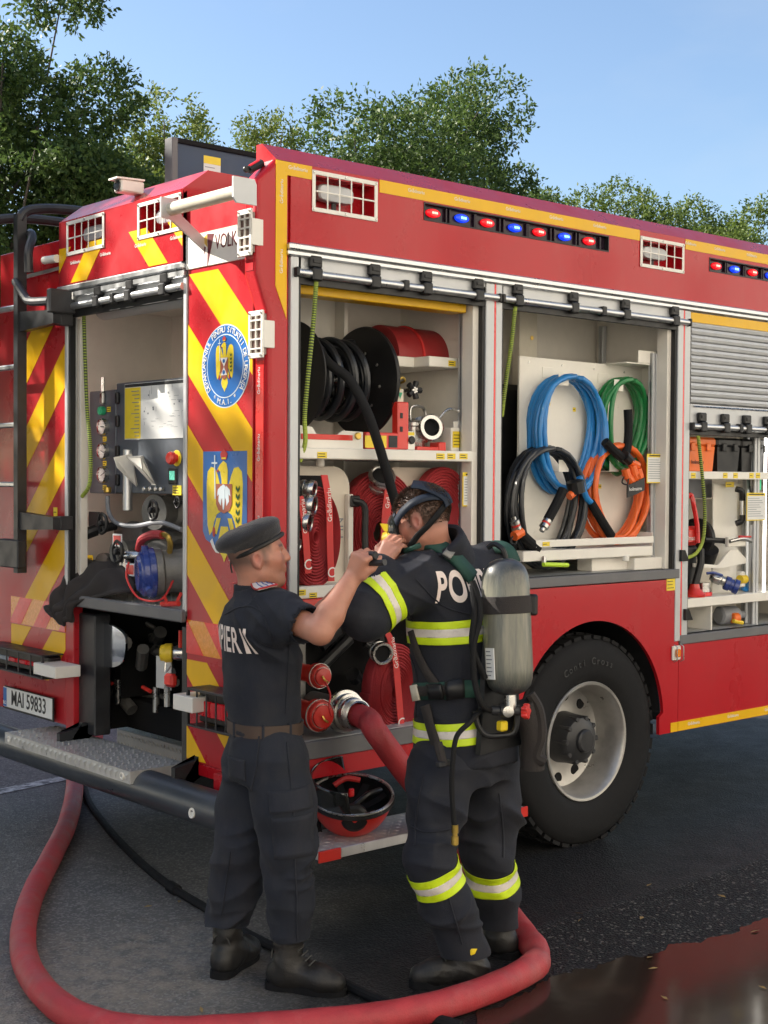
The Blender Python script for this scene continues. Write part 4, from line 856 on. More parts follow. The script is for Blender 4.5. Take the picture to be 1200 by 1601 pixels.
# pump and pipes
def P2(px, py, x): return RP(px, py, x)
pump = lathe('pump_casing', P2(258, 850, .40), (-1, 0, 0), [(.16, -.2), (.165, -.05), (.15, .0), (.12, .03), (.10, .08), (.10, .16), (.118, .165), (.118, .19), (0, .19)], 'cast', truck, 36)
q = P2(234, 895, .02); ax = Vector((-.92, .38, -.05))
lathe('suction_neck', q-ax*.24, ax, [(.115, 0), (.11, .06), (.10, .10), (.10, .18), (.112, .19), (.112, .22)], 'cast', pump, 32)
capo = lathe('blue_cap', q-ax*.02, ax, [(.112, 0), (.118, .004), (.118, .028), (.108, .034), (.106, .055), (.094, .066), (.086, .068), (.076, .080), (.04, .084), (0, .084)], 'blue_cap', pump, 40)
for k in range(3):
    t = k*2.1+.4; e1 = ax.cross(Vector((0, 0, 1))).normalized(); e2 = ax.cross(e1); d = e1*math.cos(t)+e2*math.sin(t); G().tube([q+d*.085+ax*.02, q+d*.128+ax*.02], [.02, .016], 8).build('lug', 'blue_cap', pump, True)
tube('tether', [q+ax*.07+Vector((0, .05, .05)), q+ax*.085+Vector((0, .04, -.02)), q+ax*.06+Vector((0, -.02, -.11)), q+Vector((0, -.10, -.115)), q+Vector((.05, -.12, -.03))], .005, 'strap_red', pump, 6, 6)
tube('red_bypass', [P2(217, 858, .08), P2(222, 843, .06), P2(240, 835, .05), P2(254, 836, .05)], .020, 'hose_red', pump, 10, 5); tube('brass_elbow', [P2(253, 835, .05), P2(262, 838, .05), P2(266, 850, .06), P2(265, 862, .08)], .013, 'brass', pump, 8, 4)
tube('grey_cable', [P2(168, 775, .12), P2(170, 800, .12), P2(182, 817, .11), P2(210, 822, .12), P2(250, 816, .13), P2(284, 828, .14)], .011, 'inkgrey', truck, 8, 6); lathe('cable_gland', P2(168, 770, .12), (0, 0, 1), disc_prof(.018, .03), 'brass', truck, 12)
g = G(); 
for (px, py, r, x, h) in ((262, 800, .075, .28, .12), (222, 862, .06, .25, .2), (280, 880, .10, .35, .2), (195, 880, .05, .3, .2)): g.lathe(P2(px, py, x), (-1, -.2, 0), [(r*1.2, -.2), (r*1.2, -.02), (r, 0), (r, h*.6), (r*1.15, h*.6), (r*1.15, h*.75), (0, h*.75)], 24)
g.tube([P2(150, 830, .45), P2(290, 840, .45)], .055, 14); g.tube([P2(250, 930, .3), P2(255, 780, .42)], .05, 14); g.build('pipework', 'cast', truck, True)['kind'] = 'stuff'
def hand_wheel(q, ax, r, mt='black', spokes=4):
    ax = Vector(ax).normalized(); ref = Vector((0, 0, 1)); e1 = ax.cross(ref).normalized(); e2 = ax.cross(e1); g = G(); ring = [q+(e1*math.cos(2*math.pi*i/24)+e2*math.sin(2*math.pi*i/24))*r*(1+.06*math.cos(2*math.pi*i/24*5)) for i in range(25)]
    g.tube(ring, r*.17, 8, False)
    for k in range(spokes): t = math.pi*2*k/spokes+.3; g.tube([q, q+(e1*math.cos(t)+e2*math.sin(t))*r], r*.11, 6)
    g.lathe(q-ax*.03, ax, disc_prof(r*.32, .05, .004), 14); return g.build('valve_wheel', mt, truck, True)
for px, py, x, r in ((239, 797, .12, .045), (184, 862, .05, .050), (160, 818, .06, .048), (277, 785, .15, .025)): hand_wheel(P2(px, py, x), (-1, .1, 0), r)
q = P2(146, 815, .14); box('label_plate', (.14, q.y-.05, q.z-.05), (.15, q.y+.05, q.z+.05), 'ink', truck, .002); q = P2(150, 828, .10); g = G(); g.tube([q, q+Vector((-.08, .02, -.03))], .03, 10); g.tube([q, q+Vector((.1, -.02, .02))], .022, 10); g.build('bypass_valve', 'black', truck, True)
for px, py in ((183, 844), (203, 890)):
    q = P2(px, py, .05); tg = box('red_tag', (.05, q.y-.042, q.z-.030), (.053, q.y+.042, q.z+.030), 'paper', truck, 0); box('heading', (.0488, q.y-.034, q.z-.022), (.0498, q.y+.034, q.z+.022), 'tool_red', tg, 0); 
q = P2(140, 875, .12); sticker(Vector((.12, q.y, q.z)), .07, .05, 'label_yellow', lines=2, side=False)
g = G(); q = P2(195, 862, .10); g.tube([q, q+Vector((0, 0, -.16))], .028, 12); g.tube([q+Vector((0, 0, -.02)), q+Vector((.1, -.12, -.02))], .03, 12); g.build('steel_valve', 'steel', truck, True)
q = RP(268, 946, XR+.04); g = G(); g.tube([q+Vector((0, .08, 0)), q+Vector((0, -.06, .012))], .012, 8); g.tube([q+Vector((0, .03, 0)), q+Vector((-.02, .03, .04))], .008, 6); g.tube([q+Vector((0, -.04, .01)), q+Vector((.02, -.05, .06))], .008, 6); g.build('red_clamp', 'tool_red', truck, True)
# under the sill: dark bay, valves, tilted dark visor plate
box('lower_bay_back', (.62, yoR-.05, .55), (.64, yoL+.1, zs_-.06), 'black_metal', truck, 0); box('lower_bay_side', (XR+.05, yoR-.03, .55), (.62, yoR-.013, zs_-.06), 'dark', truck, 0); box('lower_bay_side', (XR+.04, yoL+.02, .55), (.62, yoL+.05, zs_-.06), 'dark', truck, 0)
box('red_edge', (XR+.0, RP(115, 1020).y, .55), (XR+.05, yoL+.011, zs_-.06), 'tailred', truck, .003); box('bay_post', (XR+.0, yoR-.012, .56), (XR+.06, yoR+.03, 1.18), 'black_metal', truck, .004)
g = G(); c0 = RP(160, 1000, XR+.10); V = []; n = 30
for j in range(n+1):
    t = j/n; top = [RP(131, 968, XR+.10), RP(145, 966, XR+.10), RP(172, 976, XR+.10), RP(193, 992, XR+.10)]
prof = catmull([RP(a, b, XR+.08) for a, b in ((131, 968), (150, 969), (175, 978), (194, 993), (195, 1020), (188, 1038), (168, 1043), (146, 1036), (133, 1018), (130, 990))], 4, True)
G().prism([(p.x, p.y, p.z) for p in prof], (.012, 0, .004)).build('pivot_shield', 'mirror', truck)
for px, py, x in ((263, 1020, XR+.12), (129, 1000, XR+.12)):
    q = RP(px, py, x); ax = Vector((-.8, .6, 0)); v = lathe('yellow_cap', q, ax, [(.038, -.02), (.044, -.015), (.044, .012), (.038, .02), (.036, .035), (.02, .04), (0, .04)], 'yellow_plastic', truck, 24); lathe('coupling', q-ax*.14, ax, [(.026, 0), (.026, .05), (.036, .055), (.036, .10), (.03, .12)], 'steel', v, 20)
    tube('chain', [q+Vector((0, .02, -.03)), q+Vector((-.01, .01, -.09)), q+Vector((0, -.02, -.06))], .004, 'steel', v, 5, 5)
q = RP(256, 1060, XR+.14); box('drain_plate', (q.x, q.y-.06, q.z-.05), (q.x+.006, q.y+.07, q.z+.10), 'alu_paint', truck, .004)
q = RP(262, 1065, XR+.12); g = G(); g.box((q.x-.02, q.y-.06, q.z-.02), (q.x+.02, q.y+.01, q.z+.04), .012); g.build('drain_handle', 'tool_red', truck); g = G(); g.tube([q+Vector((.02, .03, .02)), q+Vector((.02, .03, -.12))], .018, 10); g.tube([q+Vector((.02, .03, -.02)), q+Vector((.02, -.04, 0))], .02, 10); g.build('drain_valve', 'steel', truck, True)
for px, py in ((175, 1068), (235, 1080)):
    q = RP(px, py, XR+.22); tube('drain_handle', [q, q+Vector((0, .07, .012))], .010, 'tool_red', truck, 8); tube('drain_valve', [q+Vector((.02, -.02, .02)), q+Vector((.02, -.02, -.10))], .016, 'steel', truck, 10)
g = G(); rs = random.Random(5)
for k in range(14):
    q = RP(rs.uniform(150, 280), rs.uniform(975, 1090), XR+rs.uniform(.25, .5)); g.tube([q, q+Vector((rs.uniform(-.1, .1), rs.uniform(-.25, .25), rs.uniform(-.12, .12)))], rs.uniform(.012, .035), 10)
g.build('pipework', 'cast', truck, True)['kind'] = 'stuff'
tube('red_lever', [RP(282, 985, XR+.1), RP(282, 1012, XR+.1)], .010, 'tool_red', truck, 8)
# ================================================================ equipment carried in the compartments
def lab(px, py, y, wd, ht, lines=2, mt='label_yellow', head=None, nm='label_sticker'): q = SP(px, py, y); return sticker(Vector((q.x, y-.0004, q.z)), wd, ht, mt, lines=lines, head=head, name=nm)
dm('drum_red', (.30, .020, .022), .5, var=.10, vs=8)
# --- compartment 1: shelves
za, zb2 = SP(600, 702, .03).z, SP(600, 719, .03).z
sh1 = box('shelf', (x1a-.02, .03, zb2), (x1b-.02, DI, za), 'white', truck, .004)
for px, py in ((503, 711), (688, 713), (705, 713), (724, 713)): lab(px, py, .03, .05, .026)
q0, q1 = SP(671, 556, .16), SP(743, 578, .16)
sh2 = box('shelf', (q0.x, .16, q1.z), (x1b+.0, DI, q0.z), 'white', truck, .004); lab(706, 568, .16, .045, .026)
box('shelf_end', (SP(733, 500, .16).x, .16, q0.z), (SP(743, 500, .16).x, .20, SP(737, 497, .16).z), 'white', sh2, .003)
zc1, zd1 = SP(490, 916, .02).z, SP(490, 935, .02).z
sh4 = box('shelf', (x1a-.02, .02, zd1), (x1b-.02, DI, zc1), 'white', truck, .004); lab(470, 926, .02, .05, .024); lab(489, 930, .02, .04, .022)
box('red_trim', (x1a, .018, zd1-.035), (x1b-.02, .03, zd1-.002), 'tool_red', sh4, .002)
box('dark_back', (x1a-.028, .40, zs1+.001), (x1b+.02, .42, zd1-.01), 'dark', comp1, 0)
# hose reel
rc = SP(567, 597, .34); rx1 = rc.x
reel = thing('hose_reel', (rx1-.2, .34, za), 'black hose reel with one big disc flange on the shelf', 'hose reel')
lathe('flange', rc, (1, 0, 0), [(0, -.012), (.07, -.012), (.08, -.006), (.235, -.006), (.247, -.010), (.252, 0), (.247, .010), (.235, .004), (0, .004)], 'black', reel, 56)
for k in range(8): t = 2*math.pi*k/8+.2; lathe('bolt', rc+Vector((-.008, math.cos(t)*.13, math.sin(t)*.13)), (-1, 0, 0), disc_prof(.008, .006, .001), 'steel', reel, 8)
lathe('hub', rc+Vector((-.02, 0, 0)), (-1, 0, 0), [(.05, 0), (.05, .03), (.03, .04), (.022, .16), (.018, .2), (0, .2)], 'steel', reel, 24)
lathe('flange', rc+Vector((-.42, 0, 0)), (1, 0, 0), [(0, 0), (.235, 0), (.247, .004), (.247, .010), (.2, .014), (0, .014)], 'black', reel, 48)
pts = []; turns = 9; n = 30
for i in range(turns*n+1):
    t = i/n; lay = .135 if t < 5 else .172+.004*math.sin(t*3); xx = rc.x-.06-(t/5*.32 if t < 5 else (t-5)/4*.30); a = 2*math.pi*t; pts.append(Vector((xx, .34+lay*math.sin(a), rc.z+lay*math.cos(a))))
hz = [pts[-1]+Vector((0, -.05, .01)), SP(512, 566, .12), SP(545, 592, .05), SP(572, 640, -.01), SP(590, 690, -.03), SP(602, 730, -.03), SP(612, 765, -.03), SP(622, 800, -.02), SP(632, 840, .0), SP(640, 880, .03)]
tube('wound_hose', pts, .0165, 'hose_black', reel, 8); tube('free_hose', hz, .0215, 'rubber', reel, 12, 6)
# cradle and red foot of the reel
p, q = SP(470, 666, .08), SP(567, 700, .08); zt0 = p.z; zz0 = za+.0005
G().prism([(x, .08, z) for x, z in ((p.x-.03, zz0), (q.x, zz0), (q.x, zt0-.015), (q.x-.11, zt0-.012), (q.x-.15, zt0-.035), (q.x-.25, zt0-.035), (q.x-.28, zt0+.0), (p.x-.03, zt0+.006))], (0, .012, 0)).build('cradle', 'white', reel)
box('red_bar', (p.x, .076, zz0+.035), (q.x-.06, .0795, zz0+.058), 'tool_red', reel, .001); lathe('latch', (q.x-.035, .079, zz0+.055), (0, -1, 0), disc_prof(.016, .014, .003), 'brass', reel, 14)
xa_, xb_ = SP(567, 690, .10).x+.01, SP(635, 690, .10).x; box('red_foot', (xa_, .09, zz0), (xb_, .30, SP(600, 676, .10).z), 'tool_red', reel, .004); box('red_upright', (SP(619, 660, .10).x, .088, zz0+.002), (xb_+.004, .13, SP(625, 628, .10).z), 'tool_red', reel, .004)
for px, w0, mt in ((577, .05, 'label_yellow'), (596, .055, 'label_yellow'), (614, .05, 'ink')): q = SP(px, 690, .089); box('label_sticker', (q.x-w0/2, .0872, q.z-.026), (q.x+w0/2, .0892, q.z+.026), mt, reel, 0)
g = G(); q = SP(627, 660, .088)
for dz in (-.03, .03): g.box((q.x-.008, .085, q.z+dz-.012), (q.x+.008, .0878, q.z+dz+.012), .002)
g.build('slot', 'black', reel)['kind'] = 'stuff'
# small fittings on the shelf
card = SP(625, 616, .12); tagc = thing('hanging_tag', (card.x, .12, card.z-.03), 'small cream tag with green triangle above the red upright', 'tag')
box('card', (card.x-.022, .12, card.z-.035), (card.x+.022, .124, card.z+.025), 'tube_cream', tagc, .002); G().prism([(card.x-.014, .1185, card.z+.008), (card.x+.014, .1185, card.z+.008), (card.x, .1185, card.z-.022)], (0, .001, 0)).build('mark', 'green_card', tagc)
tube('hook', [card+Vector((0, .004, .02)), card+Vector((-.004, .004, .06)), card+Vector((.02, .004, .075)), card+Vector((.035, .01, .06)), card+Vector((.03, .06, .05))], .006, 'brass', tagc, 8, 4)
q = SP(640, 610, .16); kn = thing('black_hand_knob', q, 'black spoked knob beside the cream hanging tag', 'knob'); g = G(); g.lathe(q, (0, -1, 0), disc_prof(.018, .04, .004), 16); g.build('boss', 'steel', kn, True)
tube('spindle', [q, q+Vector((0, .10, 0)), q+Vector((-.02, .20, -.02)), (q.x-.02, .36, za+.10), (q.x-.02, .36, za)], .010, 'steel', kn, 8)
for k in range(5): t = k*2*math.pi/5; tube('lobe', [q+Vector((0, -.03, 0)), q+Vector((math.cos(t)*.04, -.03, math.sin(t)*.04))], [.010, .014], 'black', kn, 8)
q = SP(646, 664, .22); pot = thing('steel_canister', (q.x, .22, za), 'steel canister with wire handle left of the round coupling', 'canister')
lathe('canister_body', (q.x, .22, za), (0, 0, 1), [(0, 0), (.055, 0), (.06, .008), (.06, .11), (.066, .115), (.066, .13), (.05, .14), (.02, .15), (0, .15)], 'steel', pot, 28); tube('wire_handle', [(q.x-.02, .22, za+.14), (q.x-.015, .22, za+.20), (q.x+.05, .22, za+.205), (q.x+.075, .22, za+.17), (q.x+.065, .22, za+.13)], .007, 'steel', pot, 8, 5)
q = SP(673, 668, .10); cp = thing('storz_coupling', (q.x, .14, za), 'polished round hose coupling facing out on the shelf', 'coupling'); ax = Vector((-.25, -.95, .1)).normalized()
lathe('coupling_ring', q+ax*.02, ax, [(.040, -.01), (.056, -.01), (.060, -.004), (.060, -.025), (.050, -.04), (.046, -.09), (.062, -.10), (.062, -.16), (.04, -.165), (.04, -.02)], 'steel', cp, 36); lathe('bore', q, ax, [(0, -.02), (.041, -.02), (.041, .0)], 'dark', cp, 24)
g = G(); g.tube([q+Vector((.03, .10, -.03)), q+Vector((.05, .12, -.10))], .03, 12); g.tube([q+Vector((.04, .1, -.02)), q+Vector((.08, .12, -.02))], .045, 14); g.build('valve_body', 'steel', cp, True)
tube('lever', [q+Vector((.05, 0, .04)), q+Vector((.09, -.02, .085)), q+Vector((.15, -.02, .08))], .006, 'steel', cp, 8, 4); lathe('lever_ball', q+Vector((.15, -.02, .08)), (1, 0, 0), [(0, -.01), (.008, -.006), (.010, 0), (.008, .006), (0, .01)], 'steel', cp, 10)
q = SP(677, 701, .10); box('stop_rail', (SP(652, 700, .10).x, .10, zz0), (SP(697, 700, .10).x, .16, zz0+.018), 'tool_red', sh1, .003); box('stop_rail', (SP(685, 700, .10).x, .095, zz0), (SP(696, 700, .10).x, .16, zz0+.04), 'tool_red', sh1, .003)
q = SP(642, 690, .09); wb = thing('switch_box', (q.x, .1, zz0), 'small white box with round switch beside the red foot', 'box'); box('casing', (q.x-.028, .09, zz0), (q.x+.028, .14, zz0+.085), 'white', wb, .004); lathe('switch', (q.x, .09, zz0+.045), (0, -1, 0), disc_prof(.018, .012, .003), 'black', wb, 16); box('label_sticker', (q.x-.02, .0885, zz0+.066), (q.x+.02, .0898, zz0+.08), 'label_yellow', wb, 0)
q = SP(716, 686, .12); wc = thing('junction_box', (q.x, .14, zz0), 'white box with yellow warning label at the shelf end', 'box'); box('casing', (q.x-.045, .12, zz0), (q.x+.045, .18, zz0+.11), 'white', wc, .003); box('tab', (q.x-.02, .13, zz0+.111), (q.x+.04, .135, zz0+.14), 'white', wc, .002); sticker(Vector((q.x-.006, .1196, zz0+.055)), .062, .075, lines=4, parent=wc); g = G(); g.lathe((q.x+.045, .15, zz0+.06), (1, 0, 0), [(.016, 0), (.016, .012), (.008, .014), (.008, .03), (0, .03)], 14); g.build('plug', 'steel', wc, True)
# red drum on the upper shelf
q = SP(628, 545, .40); dr = thing('red_drum', (q.x, .40, q0.z), 'dull red domed drum behind the reel on the upper shelf', 'drum')
box('shelf_wing', (SP(588, 545, .40).x-.02, .26, q1.z), (q0.x-.001, DI, q0.z-.001), 'white', sh2, .003)
rD = SP(628, 512, .42).z-q0.z
def dome(xa, xb, r): return G().prism([(xa, .42+r*math.cos(t), q0.z+.001+r*math.sin(t)) for t in np.linspace(0, math.pi, 25)], (xb-xa, 0, 0))
xd0, xd1 = SP(585, 545, .42).x+.02, SP(668, 545, .42).x
dome(xd0, xd0+(xd1-xd0)*.46, rD).build('drum_shell', 'drum_red', dr, True); dome(xd0+(xd1-xd0)*.5, xd1, rD*.99).build('drum_shell', 'drum_red', dr, True); dome(xd0+(xd1-xd0)*.461, xd0+(xd1-xd0)*.499, rD*1.05).build('strap', 'strap_red', dr, True)
q = SP(690, 552, .30); tools = thing('red_bolt_cutter', (q.x, .3, q0.z), 'red handled tool lying flat on the upper shelf', 'tool'); tube('handle', [(q.x-.10, .28, q0.z+.018), (q.x+.14, .30, q0.z+.022)], .010, 'tool_red', tools, 8); tube('handle', [(q.x-.10, .34, q0.z+.018), (q.x+.12, .32, q0.z+.022)], .010, 'tool_red', tools, 8); box('jaw', (q.x-.16, .29, q0.z+.008), (q.x-.095, .33, q0.z+.026), 'black', tools, .004)
q = SP(678, 508, .50); crow = thing('hooked_pole', (q.x, .5, q.z), 'red and black hooked pole hung across the rear wall', 'pole'); tube('shaft', [SP(655, 512, .50), SP(688, 508, .5), SP(735, 500, .48)], .008, 'black', crow, 8); tube('grip', [SP(663, 508, .49), SP(675, 504, .49), SP(682, 512, .49), SP(684, 530, .49)], .009, 'tool_red', crow, 8, 4); box('grip_sleeve', tuple(SP(680, 510, .49)-Vector((.02, .012, .012))), tuple(SP(692, 506, .49)+Vector((.02, .0, .012))), 'tool_red', crow, .004)
# --- rolled lay-flat hoses
def roll(name, c, ax, r0, r1, wd, label, n_layers=None, parent=None, grp='rolled hoses in the rack', jit=0., squash=1.):
    """a flat hose wound up: spiral of a band with rounded edges"""
    ax = Vector(ax).normalized(); e2 = Vector((0, 0, 1)); e1 = e2.cross(ax).normalized(); n_layers = n_layers or int((r1-r0)/.013); th = (r1-r0)/n_layers*.88
    t_ = thing(name, c-e2*r1, label, 'hose', grp); g = G(); V = []; F = []; N = n_layers*40; k = 0; rs = random.Random(int(c.x*1e4))
    prof = [(-.5, -.5), (-.44, .0), (-.5, .5)]
    wob = [rs.uniform(-.006, .006) for _ in range(n_layers+2)]
    sec = [(-wd/2+.006, -th/2), (-wd/2, 0), (-wd/2+.006, th/2), (wd/2-.006, th/2), (wd/2, 0), (wd/2-.006, -th/2)]
    for i in range(N+1):
        t = i/40; a = 2*math.pi*t; r = r0+(r1-r0)*t/n_layers; d = e1*math.cos(a)*squash+e2*math.sin(a); wv = wob[int(t)]*(1-t % 1)+wob[int(t)+1]*(t % 1)
        for (u, v) in sec: V.append(Vector(c)+d*(r+v)+ax*(u+wv))
        if i:
            for j in range(6): F.append([(i-1)*6+j, (i-1)*6+(j+1) % 6, i*6+(j+1) % 6, i*6+j])
    F += [list(range(6))[::-1], [N*6+j for j in range(6)]]
    g.add(V, F); g.build('hose_roll', 'layflat', t_, True, 40); return t_, e1, e2, ax
def strap_on(t_, pts, wd, nrm, wdir, s='C', prn='Grădinariu'):
    P = catmull(pts, 6); o = G().ribbon(P, nrm, wdir, wd, .004).build('strap', 'strap_red', t_, True, 40)
    n = Vector(nrm).normalized(); up = (Vector(pts[-2])-Vector(pts[-1])).normalized(); rg = up.cross(n).normalized()
    q = Vector(pts[-1])+up*.035+n*.0055; text('letter', s, q, rg, up, .062, 'print_white', t_, .0006)
    k = len(P)//2; u2 = (P[k-3]-P[k+3]).normalized(); q = P[k]+n*.0055+u2*.03; r2 = u2.cross(n).normalized(); text('print', prn, q, u2, -r2, .032, 'print_white', t_, .0005)
    return o
def coupling_on(t_, c, ax, r=.038, l=.07):
    o = lathe('coupling', c, ax, [(r*.72, .004), (r*.78, 0), (r*.96, 0), (r, .006), (r, .022), (r*.86, .026), (r*.86, l*.6), (r*.95, l*.62), (r*.95, l*.8), (r*.7, l), (r*.6, l*1.3)], 'steel', t_, 28); lathe('bore', Vector(c)+Vector(ax)*.012, ax, [(0, 0), (r*.73, 0), (r*.73, .01)], 'dark', t_, 20); return o
yR = .10; NS = Vector((0, -1, 0)); XD = Vector((1, 0, 0))
# rack plates
def rack(px0, px1, py0, py1, y, label=None):
    p, q = SP(px0, py0, y), SP(px1, py1, y); r = .09; pts = [(p.x, q.z), (q.x, q.z), (q.x, p.z-r)]+[(q.x-r+r*math.cos(t), p.z-r+r*math.sin(t)) for t in np.linspace(.2, math.pi/2, 7)]+[(p.x+.01, p.z)]
    o = G().prism([(x, y, z) for x, z in pts], (0, .012, 0)).build('hose_rack_plate', 'cream', truck)
    box('plate_edge', (q.x-.028, y-.03, q.z), (q.x, y-.0005, p.z-r-.03), 'dull_white', o, .003)
    xh_ = q.x+.005; z0h, z1h = p.z-r-.06, p.z-r-.06-.26
    tube('handle', [(xh_-.015, y-.036, z0h), (xh_+.03, y-.06, z0h-.02), (xh_+.034, y-.06, (z0h+z1h)/2), (xh_+.03, y-.06, z1h+.02), (xh_-.015, y-.036, z1h)], .015, 'black', o, 10, 4)
    for z in (z0h, z1h): box('handle_foot', (xh_-.03, y-.045, z-.025), (xh_+.022, y-.031, z+.025), 'black', o, .005)
    return o
rk1 = rack(462, 545, 728, 915, .16); rk2 = rack(610, 716, 730, 915, .22)
q = SP(505, 718, .10); lathe('rack_pin', (q.x, .12, q.z-.03), (0, 0, 1), disc_prof(.018, .06), 'white', truck, 14); q = SP(530, 845, .158); text('scrawl', 'MN', (SP(531, 825, .159).x, .1585, SP(531, 825, .159).z), (0, 0, 1), (-1, 0, 0), .06, 'inkgrey', rk1)
box('rack_recess', (x1a, .150, SP(500, 905, .15).z), (SP(513, 800, .15).x, .158, SP(500, 743, .15).z), 'dark', rk1, .01)
c1 = SP(488, 838, .08); r_a, e1, e2, ax_ = roll('rolled_fire_hose', Vector((c1.x, .085, c1.z)), (0, 1, 0), .02, .215, .07, 'rolled red hose with two lettered straps and three couplings beside the grey column', jit=.01, squash=.62)
strap_on(r_a, [SP(506, 742, .045), SP(511, 770, .03), SP(514, 800, .03), SP(515, 850, .03), SP(517, 908, .035)], .034, NS, XD); strap_on(r_a, [SP(468, 775, .03), SP(473, 800, .022), SP(477, 840, .02), SP(481, 896, .022)], .034, NS, XD)
for px, py, r in ((492, 765, .038), (492, 790, .046), (485, 817, .044), (468, 852, .03)): coupling_on(r_a, SP(px, py, .02), Vector((.55, -.8, .1))*-1 if False else Vector((-.55, .8, .1)).normalized(), r)
c2 = SP(590, 830, .22); r_b, *_ = roll('rolled_fire_hose', Vector((c2.x-.02, .20, c2.z)), (.25, 1, 0), .05, .275, .10, 'wide rolled red hose in the middle of the rack above the white shelf', squash=.72)
strap_on(r_b, [SP(603, 742, .14), SP(607, 765, .12), SP(603, 800, .12), SP(600, 860, .12)], .05, NS, XD, 'C'); coupling_on(r_b, SP(598, 742, .12), Vector((.3, .7, -.6)).normalized(), .062, .09)
c3 = SP(650, 790, .30); roll('rolled_fire_hose', Vector((c3.x+.02, .155, c3.z-.03)), (.1, 1, 0), .04, .215, .06, 'rolled red hose behind the head of the masked firefighter', squash=.75)
# lower deck: roll, outlets
c4 = SP(612, 1080, .12); zr = zs1+.225
r_d, *_ = roll('rolled_fire_hose', Vector((c4.x, .12, SP(612, 1080, .12).z+.005)), (0, 1, 0), .03, .215, .07, 'rolled red hose with one lettered strap on the lower deck', squash=.72)
strap_on(r_d, [SP(602, 985, .07), SP(610, 1000, .065), SP(617, 1030, .065), SP(622, 1080, .065), SP(627, 1142, .068)], .036, NS, XD); coupling_on(r_d, SP(599, 1022, .05), Vector((.3, .9, .1)).normalized(), .05)
def outlet(px, py, y, r, cap):
    q = SP(px, py, y); ax = Vector((-.12, -1, 0)).normalized()
    g = lathe('outlet', q-ax*.02, ax, [(r*.8, -.25), (r*.8, -.03), (r*1.12, -.028), (r*1.16, -.01), (r*1.12, 0), (r*.9, .004)], 'tool_red' if cap else 'cast', truck, 36)
    if cap:
        lathe('outlet_cap', q-ax*.018, ax, [(r*1.0, 0), (r*1.02, .012), (r*.95, .02), (r*.80, .022), (r*.78, .034), (0, .036)], 'tool_red', g, 32); lathe('ring', q-ax*.0, ax, [(r*.82, .0), (r*.86, .0), (r*.86, .006), (r*.82, .006)], 'steel', g, 32); lathe('ring', q-ax*.02, ax, [(r*1.12, .002), (r*1.175, .002), (r*1.175, .008), (r*1.12, .008)], 'steel', g, 32)
        tube('grip', [q+ax*.022+Vector((-.012, 0, .005)), q+ax*.03+Vector((-.004, 0, -.012)), q+ax*.03+Vector((.012, 0, -.022))], .005, 'brass', g, 6, 3)
    return g, q, ax
outlet(503, 1057, .02, .046, True); outlet(503, 1119, .0, .060, True)
tube('tether', [SP(508, 1065, -.02), SP(516, 1085, -.02), SP(514, 1105, -.02), SP(518, 1120, -.02)], .004, 'strap_red', truck, 6, 5)
og, oq, oax = outlet(541, 1112, .02, .066, False)
lathe('outlet_collar', oq-oax*.01, oax, [(.088, -.02), (.092, -.012), (.092, .004), (.080, .010), (.066, .012), (.064, .045), (.070, .048), (.070, .055), (.060, .058)], 'steel', og, 36)
box('vertical_pipe', (SP(465, 1000, .3).x, .3, zs1), (SP(480, 1000, .3).x, .38, zd1-.05), 'cast', truck, .01)
g = G(); rs = random.Random(9)
for k in range(8): q = SP(rs.uniform(500, 600), rs.uniform(960, 1060), .33); g.tube([q, q+Vector((rs.uniform(-.2, .2), rs.uniform(-.03, .03), rs.uniform(-.12, .12)))], rs.uniform(.015, .04), 10)
g.build('pipework', 'black_metal', truck, True)['kind'] = 'stuff'
lab(735, 740, .12, .0001, .0001, 0) if False else None
# list cards
def card(px0, px1, py0, py1, y):
    p, q = SP(px0, py0, y), SP(px1, py1, y); o = box('list_card', (p.x, y, q.z), (q.x, y+.002, p.z), 'label_yellow', truck, 0); f = .006
    box('paper', (p.x+f, y-.001, q.z+f), (q.x-f, y-.0002, p.z-.018), 'paper', o, 0); g = G()
    for k in range(9): z = p.z-.03-(p.z-q.z-.045)*k/9; g.box((p.x+f+.006, y-.0016, z-.003), (p.x+f+.006+(q.x-p.x-.03)*random.uniform(.5, .95), y-.0011, z))
    g.build('print', 'inkgrey', o)['kind'] = 'stuff'; box('heading', (p.x+.02, y-.0016, p.z-.012), (q.x-.02, y-.0003, p.z-.006), 'ink', o, 0)
card(723, 750, 738, 791, .06); card(1011, 1047, 709, 755, .07); card(1167, 1196, 770, 813, .05)
# --- compartment 2: board with coiled hoses
yb = .26
p, q = SP(812, 556, yb), SP(1006, 850, yb); pz = p.z
bd = G().prism([(p.x, yb, q.z-.02), (q.x, yb, q.z-.02), (q.x, yb, SP(1006, 575, yb).z), (p.x, yb, pz)], (0, .012, 0)).build('hose_board', 'white', truck)
box('board_edge', (q.x+.002, yb-.03, q.z), (q.x+.03, yb+.03, SP(1006, 575, yb).z-.01), 'dull_white', bd, .003)
for px, py in ((826, 566), (878, 571), (928, 577), (975, 582)): qq = SP(px, py, yb); lathe('rivet', qq, (0, -1, 0), disc_prof(.006, .003, .001), 'steel', bd, 8)
for px, py in ((857, 630), (897, 640), (853, 762), (937, 760)): lab(px, py, yb, .022, .022, 1)
def hook(px, py, wd=.075, ht=.06): 
    qq = SP(px, py, yb-.10); g = G(); g.box((qq.x-wd/2, yb-.10, qq.z-ht/2), (qq.x+wd/2, yb-.097, qq.z+ht/2), .001); g.box((qq.x-wd/2, yb-.097, qq.z-ht/2), (qq.x+wd/2, yb-.0005, qq.z-ht/2+.004)); g.build('hook', 'white', bd)
    box('hook_plate', (qq.x-wd*.7, yb-.003, qq.z+ht*.2), (qq.x+wd*.4, yb-.0004, qq.z+ht*1.1), 'white', bd, .001)
